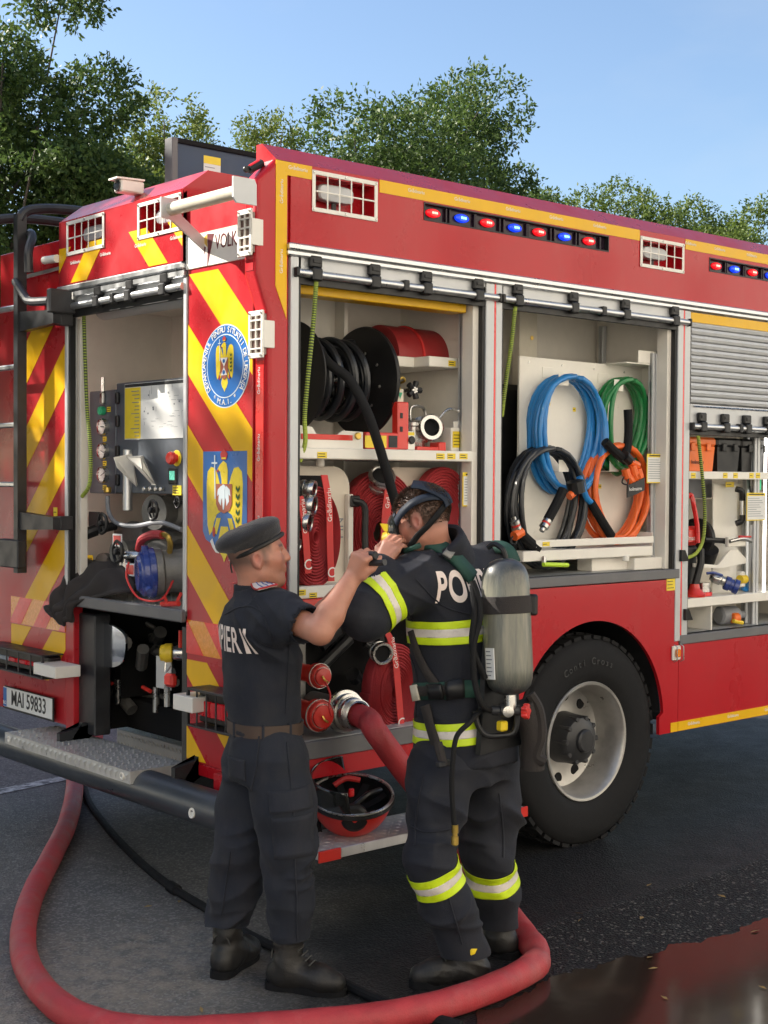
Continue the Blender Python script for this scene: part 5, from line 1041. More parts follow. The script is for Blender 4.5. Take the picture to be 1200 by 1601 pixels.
hook(881, 593); hook(967, 602); hook(881, 728); hook(960, 728)
def coil(name, c, R1, R2, turns, r, mt, label, seed, tails, y0, spread=.05, tilt=0.):
    t_ = thing(name, c+Vector((0, 0, -R2)), label, 'hose', 'coiled hoses on the white board'); rs = random.Random(seed); pts = []; n = 28
    ph = 1.2; dr = [(rs.uniform(-.085, .02), rs.uniform(-.07, .05), rs.uniform(-.03, .02)) for _ in range(turns+1)]
    for i in range(turns*n):
        t = i/n; k = int(t); f_ = t-k; s = [a*(1-f_)+b*f_ for a, b in zip(dr[k], dr[min(k+1, turns)])]; a = math.pi/2+2*math.pi*t
        lowq = (1-math.sin(a))/2
        pts.append(Vector((c.x+(R1+s[0]*(.3+lowq))*math.cos(a)+tilt*math.sin(a)+s[1]*.6*lowq, y0-spread*(k % 3)-.012*math.sin(a*2+k)-.012, c.z+R2*math.sin(a)+s[2]*lowq*1.2-(.0 if lowq > .5 else r*2*.15*(k % 2)))))
    for tl in tails[:1]: pts = [*catmull(tl, 5)]+pts if False else pts
    tube('coil', pts, r, mt, t_, 10)
    for tl, rr, mm in tails: tube('hose_end', tl, rr, mm, t_, 10, 5)
    return t_
cB = SP(881, 676, yb-.05); hb = coil('coiled_hydraulic_hose', cB, .265, .285, 10, .0135, 'hose_blue', 'coil of bright blue hose hanging from the upper left hook', 2,
    [([SP(905, 745, .10), SP(915, 775, .10), SP(925, 787, .10)], .0165, 'hose_blue'), ([SP(923, 785, .10), SP(938, 810, .10), SP(955, 837, .11)], .024, 'rubber')], yb-.03, .035)
hose_tie = tube('tie', [SP(898, 752, .06), SP(901, 770, .06)], .045, 'black', hb, 10); tube('orange_plug', [SP(889, 776, .06), SP(898, 768, .06)], .02, 'hose_orange', hb, 10); lathe('tip', SP(955, 837, .11), (SP(958, 846, .11)-SP(955, 837, .11)), disc_prof(.012, .05, .004), 'steel', hb, 10)
cG = SP(967, 662, yb-.05); hg = coil('coiled_hydraulic_hose', cG, .195, .235, 8, .0135, 'hose_green', 'coil of green hose hanging from the upper right hook', 5,
    [([SP(981, 640, .12), SP(982, 670, .12), SP(980, 700, .11), SP(974, 716, .10)], .0225, 'rubber'), ([SP(945, 690, .11), SP(960, 705, .10), SP(978, 720, .09)], .024, 'rubber')], yb-.03, .03, .02)
tube('tie', [SP(975, 712, .08), SP(985, 722, .08)], .03, 'black', hg, 10); tube('orange_plug', [SP(984, 722, .07), SP(996, 728, .07)], .022, 'hose_orange', hg, 10)
cK = SP(844, 789, yb-.06); hk = coil('coiled_hydraulic_hose', cK, .275, .285, 9, .0135, 'hose_black', 'coil of black hose hanging low beside the grey column', 8,
    [([SP(880, 765, .08), SP(868, 790, .08), SP(856, 812, .08)], .025, 'rubber'), ([SP(812, 832, .08), SP(825, 845, .08), SP(840, 858, .08)], .026, 'rubber')], yb-.05, .035)
for a, b in (((856, 812), (847, 828)), ((808, 828), (800, 803))):
    d = (SP(*b, .08)-SP(*a, .08)).normalized(); lathe('coupler', SP(*a, .08), d, [(.02, 0), (.024, .004), (.024, .02), (.019, .022), (.019, .03), (.024, .032), (.024, .05), (.014, .055), (.014, .07), (0, .07)], 'steel', hk, 16); lathe('red_ring', SP(*a, .08)+d*.021, d, [(.0225, 0), (.0225, .01)], 'tool_red', hk, 16)
tube('orange_plug', [SP(803, 838, .07), SP(815, 831, .07)], .024, 'hose_orange', hk, 10); tube('plug_loop', [SP(801, 838, .07), SP(798, 848, .07), SP(806, 850, .07), SP(808, 838, .07)], .004, 'black', hk, 6, 4)
cO = SP(962, 770, yb-.09); ho = coil('coiled_hydraulic_hose', cO, .250, .250, 6, .0155, 'hose_orange', 'coil of orange hose hanging under the green coil', 11,
    [([SP(985, 735, .08), SP(992, 745, .07), SP(998, 760, .07)], .022, 'hose_orange'), ([SP(976, 738, .08), SP(985, 750, .065), SP(992, 762, .065)], .022, 'hose_orange')], yb-.05, .03)
a = SP(992, 762, .05); G().ribbon([SP(979, 768, .04), SP(992, 763, .035), SP(1006, 756, .04)], NS, (0, 0, 1), .065, .006).build('wrap', 'black', ho); text('wrap_print', 'holmatro', SP(993, 764, .024), (SP(1003, 765, .03)-SP(982, 769, .03)), (0, 0, 1), .026, 'print_white', ho)
for pxs in ((977, 733), (988, 728), (996, 733)): tube('orange_plug', [SP(*pxs, .06), SP(pxs[0]+4, pxs[1]+14, .055)], .022, 'hose_orange', ho, 10)
tube('plug_loop', [SP(975, 745, .05), SP(972, 754, .05), SP(980, 757, .05), SP(982, 748, .05)], .004, 'black', ho, 6, 4)
# tray
p, q = SP(837, 846, .06), SP(1020, 868, .06); tr = box('tray', (SP(818, 860, .06).x, .06, q.z-.0), (q.x, .34, SP(900, 858, .06).z), 'white', truck, .004); box('tray_lip', (p.x, .056, SP(900, 853, .06).z), (q.x+.002, .0595, SP(900, 842, .06).z), 'white', tr, .002); box('tray_lip', (q.x-.004, .06, SP(900, 858, .06).z), (q.x, .34, SP(1000, 832, .1).z), 'white', tr, .002); lab(853, 850, .056, .05, .02, 1)
box('slide', (SP(925, 880, .10).x, .10, zs2+.002), (SP(1045, 880, .10).x, .2, SP(925, 873, .10).z), 'dull_white', tr, .003); box('slide_box', (SP(992, 880, .05).x, .052, zs2+.001), (SP(1040, 880, .05).x, .3, SP(1000, 872, .05).z), 'dull_white', tr, .003); tube('release_lever', [SP(849, 882, .03), SP(887, 883, .03)], .011, 'lime', tr, 8); tube('lever_stem', [SP(850, 870, .05), SP(850, 882, .04)], .012, 'steel', tr, 8); lathe('roller', SP(978, 868, .06), (0, 0, -1), disc_prof(.018, .03), 'white', tr, 14)
# upper bracket, frame, back stanchion
p, q = SP(998, 547, .12), SP(1034, 570, .12); box('wall_bracket', (p.x, .12, q.z), (q.x, .128, p.z), 'white', truck, .002); box('wall_shelf', (SP(960, 570, .2).x, .12, q.z-.008), (q.x, .34, q.z-.001), 'white', truck, .002); box('frame_upright', (SP(812, 500, .45).x, .45, zs2), (SP(840, 500, .45).x, .50, 2.7), 'tube_cream', truck, .003); lathe('hole', SP(831, 528, .449), (0, -1, 0), disc_prof(.012, .003, .001), 'brass', truck, 12)
tube('cable', [SP(1052, 500, .05), SP(1054, 520, .04), SP(1049, 545, .04), SP(1054, 557, .04)], .004, 'black', truck, 6, 5); box('dark_bag', (x2a-.01, .40, zs2+.02), (SP(812, 700, .4).x+.05, .52, SP(800, 600, .4).z), 'black', truck, .03)
q = SP(1045, 860, .045); G().box((q.x-.03, .04, q.z-.012), (q.x+.02, .052, q.z+.012), .003).build('door_latch', 'steel', truck); 
for px, py in ((1066, 868), (1072, 960)): q = SP(px, py, -.01); G().prism([(q.x-.02, -.022, q.z+.03), (q.x+.0, -.03, q.z+.03), (q.x+.035, -.03, q.z-.03), (q.x-.02, -.022, q.z-.03)], (0, .018, 0)).build('catch', 'black', truck)
# --- compartment 3
za3, zb3_ = SP(1130, 737, .03).z, SP(1130, 749, .03).z; s3 = box('shelf', (x3a-.02, .03, zb3_), (x3b, DI, za3), 'white', truck, .003)
for px in (1083, 1133, 1149, 1174, 1184): lab(px, 743, .03, .04, .03, 1)
def case(name, px0, px1, py0, y, mt, label, lid=.30):
    p = SP(px0, py0, y); q = SP(px1, py0, y); t_ = thing(name, ((p.x+q.x)/2, y+.14, za3), label, 'case'); zt_ = p.z
    G().prism([(p.x+.012, y+.006, za3+.001), (q.x-.012, y+.006, za3+.001), (q.x, y, zt_-.05), (p.x, y, zt_-.05)], (0, .26, 0)).build('case_body', mt, t_)
    box('case_lid', (p.x-.008, y-.008, zt_-.049), (q.x+.008, y+.27, zt_), mt, t_, .012)
    for k in (.25, .75): x = p.x+(q.x-p.x)*k; box('latch', (x-.018, y-.016, zt_-.075), (x+.018, y-.0085, zt_-.03), mt if mt != 'case_orange' else 'case_orange', t_, .004)
    return t_
oc = case('orange_case', 1068, 1117, 682, .07, 'case_orange', 'orange plastic case under the half closed shutter'); text('case_print', 'holmatro', SP(1090, 722, .066), SR, SU, .03, 'ink', oc)
case('black_case', 1121, 1156, 684, .07, 'black', 'black case beside the orange case'); case('black_case', 1159, 1204, 686, .08, 'black', 'rightmost black case, next to the bright light strip')
p = SP(1115, 756, .18); q = SP(1160, 930, .18); pp_ = box('mount_plate', (p.x, .18, q.z), (q.x, .19, p.z), 'white', truck, .003); box('plate_edge', (q.x-.01, .15, q.z), (q.x+.006, .1795, p.z), 'white', pp_, .002)
tube('handle', [SP(1150, 764, .12), SP(1159, 768, .10), SP(1160, 782, .10)], .017, 'black', pp_, 10, 4); tube('handle', [SP(1150, 818, .12), SP(1159, 814, .10), SP(1160, 805, .10)], .017, 'black', pp_, 10, 4); tube('handle_bar', [SP(1160, 776, .10), SP(1160, 810, .10)], .013, 'alu', pp_, 10)
box('grey_unit', (x3a, .26, SP(1100, 778, .26).z), (SP(1113, 760, .26).x, .40, SP(1100, 748, .26).z), 'inkgrey', truck, .004); box('white_unit', (SP(1100, 800, .3).x, .3, SP(1100, 830, .3).z), (SP(1116, 800, .3).x, .36, SP(1100, 780, .3).z), 'white', truck, .004)
zf3 = SP(1130, 931, .03).z; s4 = box('shelf', (x3a-.02, .03, SP(1130, 945, .03).z), (x3b, DI, zf3), 'white', truck, .003); box('divider', (SP(1111, 960, .04).x, .04, zs3+.001), (SP(1113, 960, .04).x, .5, SP(1111, 945, .04).z), 'white', s4, .002); box('divider', (x3a-.01, .30, zs3+.001), (SP(1111, 960, .3).x, .31, SP(1111, 945, .3).z), 'cream', s4, .002)
q = SP(1085, 815, .12); pt = thing('portable_power_tool', (q.x, .2, zf3), 'red and black power unit with wheel behind the green cord', 'power unit'); box('engine_cover', (x3a, .10, SP(1085, 852, .12).z), (SP(1090, 815, .12).x, .26, SP(1085, 822, .12).z), 'tool_red', pt, .02); lathe('wheel', SP(1088, 840, .24), (1, .1, 0), [(0, -.02), (.09, -.02), (.11, -.01), (.11, .02), (.09, .03), (0, .03)], 'black', pt, 32); tube('carry_handle', [SP(1074, 776, .11), SP(1080, 774, .10), SP(1084, 790, .09), SP(1089, 820, .09), SP(1090, 848, .09)], .014, 'tapered', pt, 8, 5); text('cover_print', 'holmatro', SP(1080, 841, .098), SR, SU, .035, 'print_white', pt)
box('frame_base', (x3a, .12, zf3+.001), (SP(1090, 900, .12).x, .3, SP(1085, 853, .12).z), 'black', pt, .01)
q = SP(1092, 930, .06); pl2 = thing('red_plunger', (q.x, .08, zf3), 'red footed tool with black stem on the lower shelf', 'tool'); G().lathe((q.x, .09, zf3+.001), (0, 0, 1), [(0, 0), (.06, 0), (.062, .012), (.03, .045), (.026, .07), (0, .07)], 24).build('foot', 'tool_red', pl2, True); tube('stem', [(q.x+.005, .09, zf3+.06), SP(1095, 880, .08), SP(1095, 858, .10)], .020, 'black', pl2, 10); q = SP(1106, 930, .07); 
nz = thing('capped_fitting', (q.x, .1, zf3), 'steel fitting with red base beside the red footed tool', 'fitting'); lathe('base', (q.x, .1, zf3+.001), (0, 0, 1), disc_prof(.048, .022, .004), 'tapered', nz, 24); lathe('fitting', (q.x, .1, zf3+.0235), (0, 0, 1), [(.038, 0), (.038, .02), (.032, .022), (.032, .032), (.036, .034), (.036, .05), (0, .05)], 'steel', nz, 24)
q = SP(1128, 908, .10); ml = thing('branch_pipe', (q.x, .12, q.z-.04), 'steel branch pipe with blue coupling and lever in front of the white plate', 'nozzle'); axn = (SP(1148, 914, .06)-SP(1110, 900, .16)).normalized(); lathe('barrel', SP(1110, 900, .16), axn, [(.02, 0), (.032, .02), (.032, .06), (.026, .065), (.026, .13), (.034, .135), (.034, .16)], 'steel', ml, 24); lathe('blue_coupling', SP(1132, 910, .10), axn, [(.034, 0), (.040, .004), (.040, .03), (.034, .034), (.034, .05), (.041, .054), (.041, .08), (.02, .084), (0, .084)], 'blue_cap', ml, 24); tube('lever', [SP(1104, 896, .10), SP(1115, 895, .08), SP(1128, 899, .08)], .008, 'blue_cap', ml, 8, 4)
q = SP(1157, 905, .12); yc = thing('yellow_fitting', q, 'cream and yellow fitting with blue hose stub at the plate edge', 'fitting'); g = G(); g.box(tuple(q-Vector((.02, .02, .045))), tuple(q+Vector((.025, .02, .045))), .008); g.build('block', 'white', yc); tube('ring', [q+Vector((-.022, -.01, 0)), q+Vector((.03, -.01, 0))], .026, 'yellow_plastic', yc, 12); tube('hose_stub', [q+Vector((.02, 0, -.05)), q+Vector((.06, -.01, -.06)), q+Vector((.07, 0, .0))], .014, 'hose_blue', yc, 10, 5)
q = SP(1140, 868, .10); G().prism([(SP(1085, 880, .1).x, .10, SP(1085, 880, .1).z), (SP(1122, 883, .1).x, .10, SP(1122, 883, .1).z), (SP(1140, 860, .1).x, .10, SP(1140, 860, .1).z), (SP(1152, 858, .1).x, .10, SP(1152, 858, .1).z), (SP(1166, 873, .1).x, .10, SP(1166, 873, .1).z), (SP(1166, 880, .1).x, .10, SP(1166, 880, .1).z), (SP(1122, 888, .1).x, .10, SP(1122, 888, .1).z), (SP(1085, 886, .1).x, .10, SP(1085, 886, .1).z)], (0, .012, 0)).build('support_bracket', 'white', truck)
g = G(); g.tube([SP(1100, 843, .15), SP(1130, 845, .13), SP(1142, 848, .11)], .016, 10); lance = thing('black_lance', SP(1120, 850, .13), 'black lance clamped across the white plate', 'lance'); g.build('lance_tube', 'black', lance, True); box('clamp', tuple(SP(1138, 855, .09)), tuple(SP(1160, 838, .115)), 'white', lance, .004); tube('tap', [SP(1140, 846, .085), SP(1160, 842, .08), SP(1175, 846, .08)], .011, 'steel', lance, 8, 4); tube('tap_lever', [SP(1155, 838, .08), SP(1178, 839, .08)], .006, 'tool_red', lance, 6)
pd = thing('black_padded_pad', SP(1108, 880, .16), 'black rounded pad leaning behind the black stem', 'pad'); G().tube([SP(1104, 878, .2), SP(1108, 858, .16)], [.045, .055], 16).build('pad', 'black', pd, True)
q = SP(1140, 962, .14); ex = thing('grey_bottle', (q.x, .14, zs3), 'clear grey bottle with orange cap lying under the lower shelf', 'bottle'); lathe('bottle_body', SP(1122, 962, .16), (1, -.25, 0), [(0, 0), (.04, 0), (.052, .01), (.052, .12), (.04, .14), (.022, .15), (.022, .19)], 'inkgrey', ex, 24); lathe('cap', SP(1143, 966, .10), (1, -.25, 0), disc_prof(.03, .05, .006), 'case_orange', ex, 16); tube('yellow_tie', [SP(1146, 970, .08), SP(1160, 973, .07)], .012, 'yellow_plastic', ex, 8)
q = SP(1163, 760, .12); lab(1140, 757, .15, .08, .03, 1, 'label_yellow'); box('green_switch', (SP(1180, 762, .1).x, .10, SP(1180, 766, .1).z), (SP(1190, 762, .1).x, .14, SP(1180, 748, .1).z), 'green_card', truck, .004); tube('cable', [SP(1172, 760, .08), SP(1175, 770, .07), SP(1192, 770, .07)], .006, 'black', truck, 6, 4)
for px in (1174, 1181): tube('rod', [SP(px, 820, .08), SP(px, 928, .08)], .008, 'alu', truck, 8)
# jacket thrown over the sill
def drape():
    qs = lambda px, py, x: RP(px, py, x)
    rows = [  # from inside the bay over the sill and down outside
        [qs(124, 888, .22), qs(140, 880, .22), qs(165, 878, .22), qs(185, 880, .22), qs(200, 892, .22)],
        [qs(110, 892, .08), qs(130, 884, .08), qs(158, 880, .08), qs(185, 884, .08), qs(208, 905, .08)],
        [qs(98, 905, -.02), qs(118, 898, .0), qs(140, 893, .02), qs(170, 893, .02), qs(206, 918, .02)],
        [qs(90, 917, -.07), qs(104, 918, -.06), qs(120, 918, -.05), qs(145, 917, -.04), qs(195, 928, -.02)],
        [qs(80, 940, -.10), qs(92, 944, -.105), qs(102, 950, -.10), qs(112, 945, -.09), qs(128, 938, -.08)],
        [qs(74, 952, -.11), qs(84, 956, -.12), qs(92, 962, -.11), qs(104, 962, -.10), qs(114, 955, -.09)],
        [qs(76, 958, -.11), qs(84, 966, -.12), qs(92, 974, -.11), qs(101, 974, -.10), qs(108, 968, -.09)]]
    rows = [catmull(r, 6) for r in rows]; cols = [catmull([r[i] for r in rows], 6) for i in range(len(rows[0]))]
    V = []; nu, nv = len(cols), len(cols[0]); rs = np.random.RandomState(4)
    for i in range(nu):
        for j in range(nv):
            p = cols[i][j]; f = .014*math.sin(i*.9+j*.25)+.009*math.sin(i*.5-j*.6+1)+.006*math.sin(i*1.7+j*.11); V.append(p+Vector((-f, 0, f*.8)))
    F = [[i*nv+j, (i+1)*nv+j, (i+1)*nv+j+1, i*nv+j+1] for i in range(nu-1) for j in range(nv-1)]
    o = mk('draped_jacket', V, F, 'cloth_black', None, True); md = o.modifiers.new('solid', 'SOLIDIFY'); md.thickness = .018; md.offset = 0; sb = o.modifiers.new('sub', 'SUBSURF'); sb.levels = 1; sb.render_levels = 1
    tag(o, 'black jacket thrown over the sill of the rear opening', 'jacket')
drape()
# ================================================================ hoses on the ground
HR = .050
big = [oq+oax*.03, oq+oax*.14+Vector((.02, 0, -.015)), SP(585, 1140, -.20), SP(612, 1178, -.24), SP(640, 1215, -.26), SP(672, 1255, -.28)]
big += [GP(700, 1300, .30), GP(714, 1322, .16), GP(728, 1350, .05), GP(765, 1392, HR), GP(798, 1432, HR), GP(828, 1472, HR), GP(842, 1494, HR), GP(829, 1513, HR), GP(775, 1541, HR), GP(690, 1570, HR), GP(590, 1590, HR), GP(470, 1602, HR), GP(350, 1610, HR), GP(250, 1613, HR), GP(160, 1602, HR), GP(90, 1570, HR), GP(45, 1515, HR), GP(36, 1460, HR), GP(50, 1400, HR), GP(80, 1340, HR), GP(104, 1290, HR), GP(115, 1245, HR), GP(118, 1205, HR), GP(122, 1170, HR), GP(150, 1150, HR)]
pts = catmull(big, 7); kink = GP(842, 1494, HR); rad = [HR*(1+.012*math.sin(i*1.3))*(1-.16*math.exp(-((p-kink).length/.05)**2))*(1+.07*math.exp(-(((p-kink).length-.10)/.05)**2)) for i, p in enumerate(pts)]
bh = thing('suction_hose', GP(800, 1436), 'thick red hose running from the truck outlet across the asphalt in a loop', 'hose')
G().tube(pts, rad, 18).build('hose_body', 'hose_red', bh, True)
lathe('end_coupling', oq+oax*.0, oax, [(.075, 0), (.08, .005), (.08, .03), (.070, .034), (.066, .06), (.060, .065), (.060, .09), (.054, .095)], 'steel', bh, 32)
for k in (.066, .076, .086): lathe('clamp_ring', oq+oax*k, oax, [(.060, 0), (.064, .002), (.064, .006), (.060, .008)], 'alu', bh, 28)
bp = [GP(128, 1180, .02), GP(134, 1240, .02), GP(165, 1290, .02), GP(215, 1343, .02), GP(265, 1384, .02), GP(320, 1418, .02), GP(392, 1462, .02), GP(470, 1500, .02), GP(540, 1538, .02), GP(590, 1562, .02), GP(650, 1584, .02), GP(720, 1603, .02)]
tag(tube('thin_hose', bp, .019, 'rubber', None, 10, 8), 'thin black hose lying across the asphalt behind the officer', 'hose')
lathe('hose_joint', GP(265, 1384, .02), (GP(280, 1394, .02)-GP(265, 1384, .02)), disc_prof(.026, .09, .006), 'rubber', bpy.data.objects['thin_hose'], 12)
# ================================================================ helmet on the step
def helmet():
    c = DP(548, 1245, 5.62); c = SP(550, 1262, -.11); c.z = zst+.165
    t_ = thing('firefighter_helmet', (c.x, c.y, zst), 'red helmet with dark visor lying upside down on the folding step', 'helmet')
    up = Vector((-.22, -.32, .92)).normalized(); fx = Vector((.80, -.55, 0)); fx = (fx-up*fx.dot(up)).normalized(); fy = up.cross(fx)
    A, B, D = .168, .142, .185
    def shell(s, rev):
        V = []; n, mm = 40, 14
        for i in range(mm+1):
            ph = math.pi/2*i/mm
            for j in range(n): th = 2*math.pi*j/n; V.append(c+(fx*math.cos(th)*A+fy*math.sin(th)*B)*math.cos(ph)*s-up*(math.sin(ph)*D*s))
        F = [[i*n+j, i*n+(j+1) % n, (i+1)*n+(j+1) % n, (i+1)*n+j] for i in range(mm) for j in range(n)]; return V, F
    g = G(); V, F = shell(1, 0); g.add(V, F); g.build('shell', 'tool_red', t_, True)
    g = G(); V, F = shell(.94, 1); g.add(V, F); g.build('liner', 'black', t_, True)
    ring = [c+fx*math.cos(2*math.pi*k/48)*A*1.01+fy*math.sin(2*math.pi*k/48)*B*1.01+up*.004 for k in range(49)]
    G().tube(ring, .007, 8, False).build('rim', 'steel', t_, True); G().tube([p-up*.016 for p in ring], .010, 8, False).build('edge_trim', 'black', t_, True)
    # dark visor standing at the left, harness, ear piece
    V = []; n = 22
    for i in range(9):
        for j in range(n):
            a = R_(95+170*j/(n-1)); k = i/8; rr_ = 1.03-.10*k*k; V.append(c+(fx*math.cos(a)*A+fy*math.sin(a)*B)*rr_+up*(.0+.105*k)+fx*(-.02*k))
    F = [[i*n+j, i*n+j+1, (i+1)*n+j+1, (i+1)*n+j] for i in range(8) for j in range(n-1)]; o = mk('visor', V, F, 'visor', t_, True); md = o.modifiers.new('s', 'SOLIDIFY'); md.thickness = .004
    g = G()
    for k in range(4): a = math.pi*k/4+.3; g.ribbon([c+(fx*math.cos(a)*A+fy*math.sin(a)*B)*.9*u-up*(.03+.05*(1-u*u)) for u in np.linspace(-1, 1, 13)], up, (fx*-math.sin(a)+fy*math.cos(a)), .032, .004)
    g.build('harness', 'rubber', t_)
    tube('chin_strap', [c+fx*.12+fy*.02+up*.01, c+fx*.06-fy*.05+up*.04, c-fx*.0-fy*.09+up*.015, c-fx*.03-fy*.05-up*.03], .011, 'black', t_, 8, 5); box('buckle', tuple(c+Vector((-.035, -.03, .0))), tuple(c+Vector((-.01, -.015, .035))), 'tapered', t_, .004); tube('knob_strap', [c-fx*.07+fy*.07, c-fx*.02+fy*.09+up*.02, c+fx*.04+fy*.09+up*.01], .012, 'strap_red', t_, 8, 4)
    d = (Vector((-.55, -.80, -.12))).normalized(); q = c+d*.126-up*.06; lathe('side_knob', q, d, [(.058, -.02), (.056, .006), (.044, .016), (.012, .018), (.010, .022), (0, .022)], 'black', t_, 28); lathe('knob_centre', q+d*.0165, d, disc_prof(.012, .008, .002), 'tool_red', t_, 12)
dm('visor', (.018, .02, .02), .08, var=.2, coat=.6)
helmet()
# ================================================================ people
_rng = np.random.RandomState(11); _LAT = _rng.rand(32, 32, 32).astype(np.float32)
def vnoise(P):
    P = np.asarray(P, np.float32); i = np.floor(P).astype(int); f = P-i; f = f*f*(3-2*f); out = 0
    for dx in (0, 1):
        for dy in (0, 1):
            for dz in (0, 1):
                w_ = (f[:, 0] if dx else 1-f[:, 0])*(f[:, 1] if dy else 1-f[:, 1])*(f[:, 2] if dz else 1-f[:, 2])
                out = out+w_*_LAT[(i[:, 0]+dx) % 32, (i[:, 1]+dy) % 32, (i[:, 2]+dz) % 32]
    return out*2-1
def A3(v): return np.array(v, np.float64)
class Field:
    """a blended solid on a grid, turned into one continuous surface"""
    def __init__(s, h): s.h = h; s.ops = []
    def add(s, fn, lo, hi, k=.02, sub=False): s.ops.append((fn, np.array(lo, float), np.array(hi, float), k, sub))
    def cap(s, a, b, ra, rb=None, k=.02, sub=False):
        a = np.array(a, np.float32); b = np.array(b, np.float32); rb = ra if rb is None else rb; ab = b-a; L2 = float(ab@ab)+1e-9; r = max(ra, rb)
        def fn(P):
            t = np.clip(((P-a)@ab)/L2, 0, 1); return np.linalg.norm(P-a-t[..., None]*ab, axis=-1)-(ra+(rb-ra)*t)
        s.add(fn, np.minimum(a, b)-r, np.maximum(a, b)+r, k, sub)
    def chain(s, pts, rs, k=.02):
        for i in range(len(pts)-1): s.cap(pts[i], pts[i+1], rs[i], rs[i+1], k)
    def ell(s, c, ax, rad, k=.02, sub=False):
        c = np.array(c, np.float32); A = np.array([list(v) for v in ax], np.float32); rad = np.array(rad, np.float32); m_ = float(rad.max())
        def fn(P):
            q = (P-c)@A.T; k0 = np.linalg.norm(q/rad, axis=-1); k1 = np.linalg.norm(q/(rad*rad), axis=-1)+1e-6; return k0*(k0-1)/k1
        s.add(fn, c-m_, c+m_, k, sub)
    def loft(s, st, lat, k=.02, pad=0):
        """st: list of (centre, half width along lat, half depth); stations stacked upwards"""
        C = np.array([list(x[0]) for x in st], np.float32); RX = np.array([x[1] for x in st], np.float32)+pad; RY = np.array([x[2] for x in st], np.float32)+pad
        la = np.array(lat, np.float32); la /= np.linalg.norm(la); fr = np.cross(np.array([0, 0, 1], np.float32), la); Z = C[:, 2]
        def fn(P):
            z = P[..., 2]; zc = np.clip(z, Z[0], Z[-1]); c = np.stack([np.interp(zc, Z, C[:, i]) for i in (0, 1)], -1); rx = np.interp(zc, Z, RX); ry = np.interp(zc, Z, RY)
            q = P[..., :2]-c; u = q@la[:2]; v = q@fr[:2]; e = 2.4; kk = (np.abs(u/rx)**e+np.abs(v/ry)**e)**(1/e); d = (kk-1)*np.minimum(rx, ry); dz = np.maximum(Z[0]-z, z-Z[-1])
            return np.where(dz > 0, np.maximum(d, dz), np.maximum(d, dz))
        m_ = max(RX.max(), RY.max()); s.add(fn, C.min(0)-m_*np.array([1, 1, 0])-np.array([0, 0, .01]), C.max(0)+m_*np.array([1, 1, 0])+np.array([0, 0, .01]), k)
    def mesh(s):
        h = s.h; lo = np.min([o[1] for o in s.ops], 0)-4*h; hi = np.max([o[2] for o in s.ops], 0)+4*h; n = np.ceil((hi-lo)/h).astype(int)+1
        A = np.full(n, 1., np.float32)
        for fn, a, b, k, sub in s.ops:
            m_ = k+3.5*h; i0 = np.clip(np.floor((a-m_-lo)/h).astype(int), 0, n); i1 = np.clip(np.ceil((b+m_-lo)/h).astype(int)+1, 0, n)
            ax = [lo[q]+h*np.arange(i0[q], i1[q]) for q in range(3)]; P = np.stack(np.meshgrid(*ax, indexing='ij'), -1).astype(np.float32); d = fn(P).astype(np.float32)
            B = A[i0[0]:i1[0], i0[1]:i1[1], i0[2]:i1[2]]
            if sub: d = -d; hh = np.clip(.5-.5*(d-B)/k, 0, 1); B[...] = np.where(hh > 0, B*hh*0+np.maximum(B, d)+k*hh*(1-hh)*.25*0, B) if False else np.maximum(B, d)
            else: hh = np.clip(.5+.5*(B-d)/k, 0, 1); B[...] = B*(1-hh)+d*hh-k*hh*(1-hh)
        I = A < 0; nx, ny, nz = n
        c = sum(I[a:nx-1+a, b:ny-1+b, e:nz-1+e].astype(np.int8) for a in (0, 1) for b in (0, 1) for e in (0, 1)); ci = np.argwhere((c > 0) & (c < 8)); ids = np.full((nx-1, ny-1, nz-1), -1, np.int64); ids[tuple(ci.T)] = np.arange(len(ci))
        acc = np.zeros((len(ci), 3)); cnt = np.zeros(len(ci)); cor = [np.array(q) for q in np.ndindex(2, 2, 2)]
        for p in cor:
            for ax in range(3):
                if p[ax]: continue
                q = p.copy(); q[ax] = 1; va = A[tuple((ci+p).T)]; vb = A[tuple((ci+q).T)]; m_ = (va < 0) != (vb < 0); t = np.where(m_, va/(va-vb+1e-12), 0); pt = p+(q-p)*t[:, None]; acc += pt*m_[:, None]; cnt += m_
        V = lo+h*(ci+acc/cnt[:, None]); F = []
        for ax in range(3):
            u, v = (ax+1) % 3, (ax+2) % 3; sl0 = [slice(None)]*3; sl1 = [slice(None)]*3; sl0[ax] = slice(0, n[ax]-1); sl1[ax] = slice(1, n[ax]); a_, b_ = I[tuple(sl0)], I[tuple(sl1)]; e = np.argwhere(a_ != b_); e = e[(e[:, u] > 0) & (e[:, v] > 0) & (e[:, u] < n[u]-1) & (e[:, v] < n[v]-1)]
            du = np.zeros(3, int); du[u] = 1; dv = np.zeros(3, int); dv[v] = 1; f = np.stack([ids[tuple((e-du-dv).T)], ids[tuple((e-dv).T)], ids[tuple(e.T)], ids[tuple((e-du).T)]], 1); fl = a_[tuple(e.T)]; f = np.where(fl[:, None], f, f[:, ::-1]); F.append(f)
        return V, np.concatenate(F)
def normals(V, F):
    n = np.cross(V[F[:, 2]]-V[F[:, 0]], V[F[:, 3 if F.shape[1] > 3 else 1]]-V[F[:, 1 if F.shape[1] > 3 else 0]]); N = np.zeros_like(V)
    for i in range(F.shape[1]): np.add.at(N, F[:, i], n)
    return N/(np.linalg.norm(N, axis=1)[:, None]+1e-12)
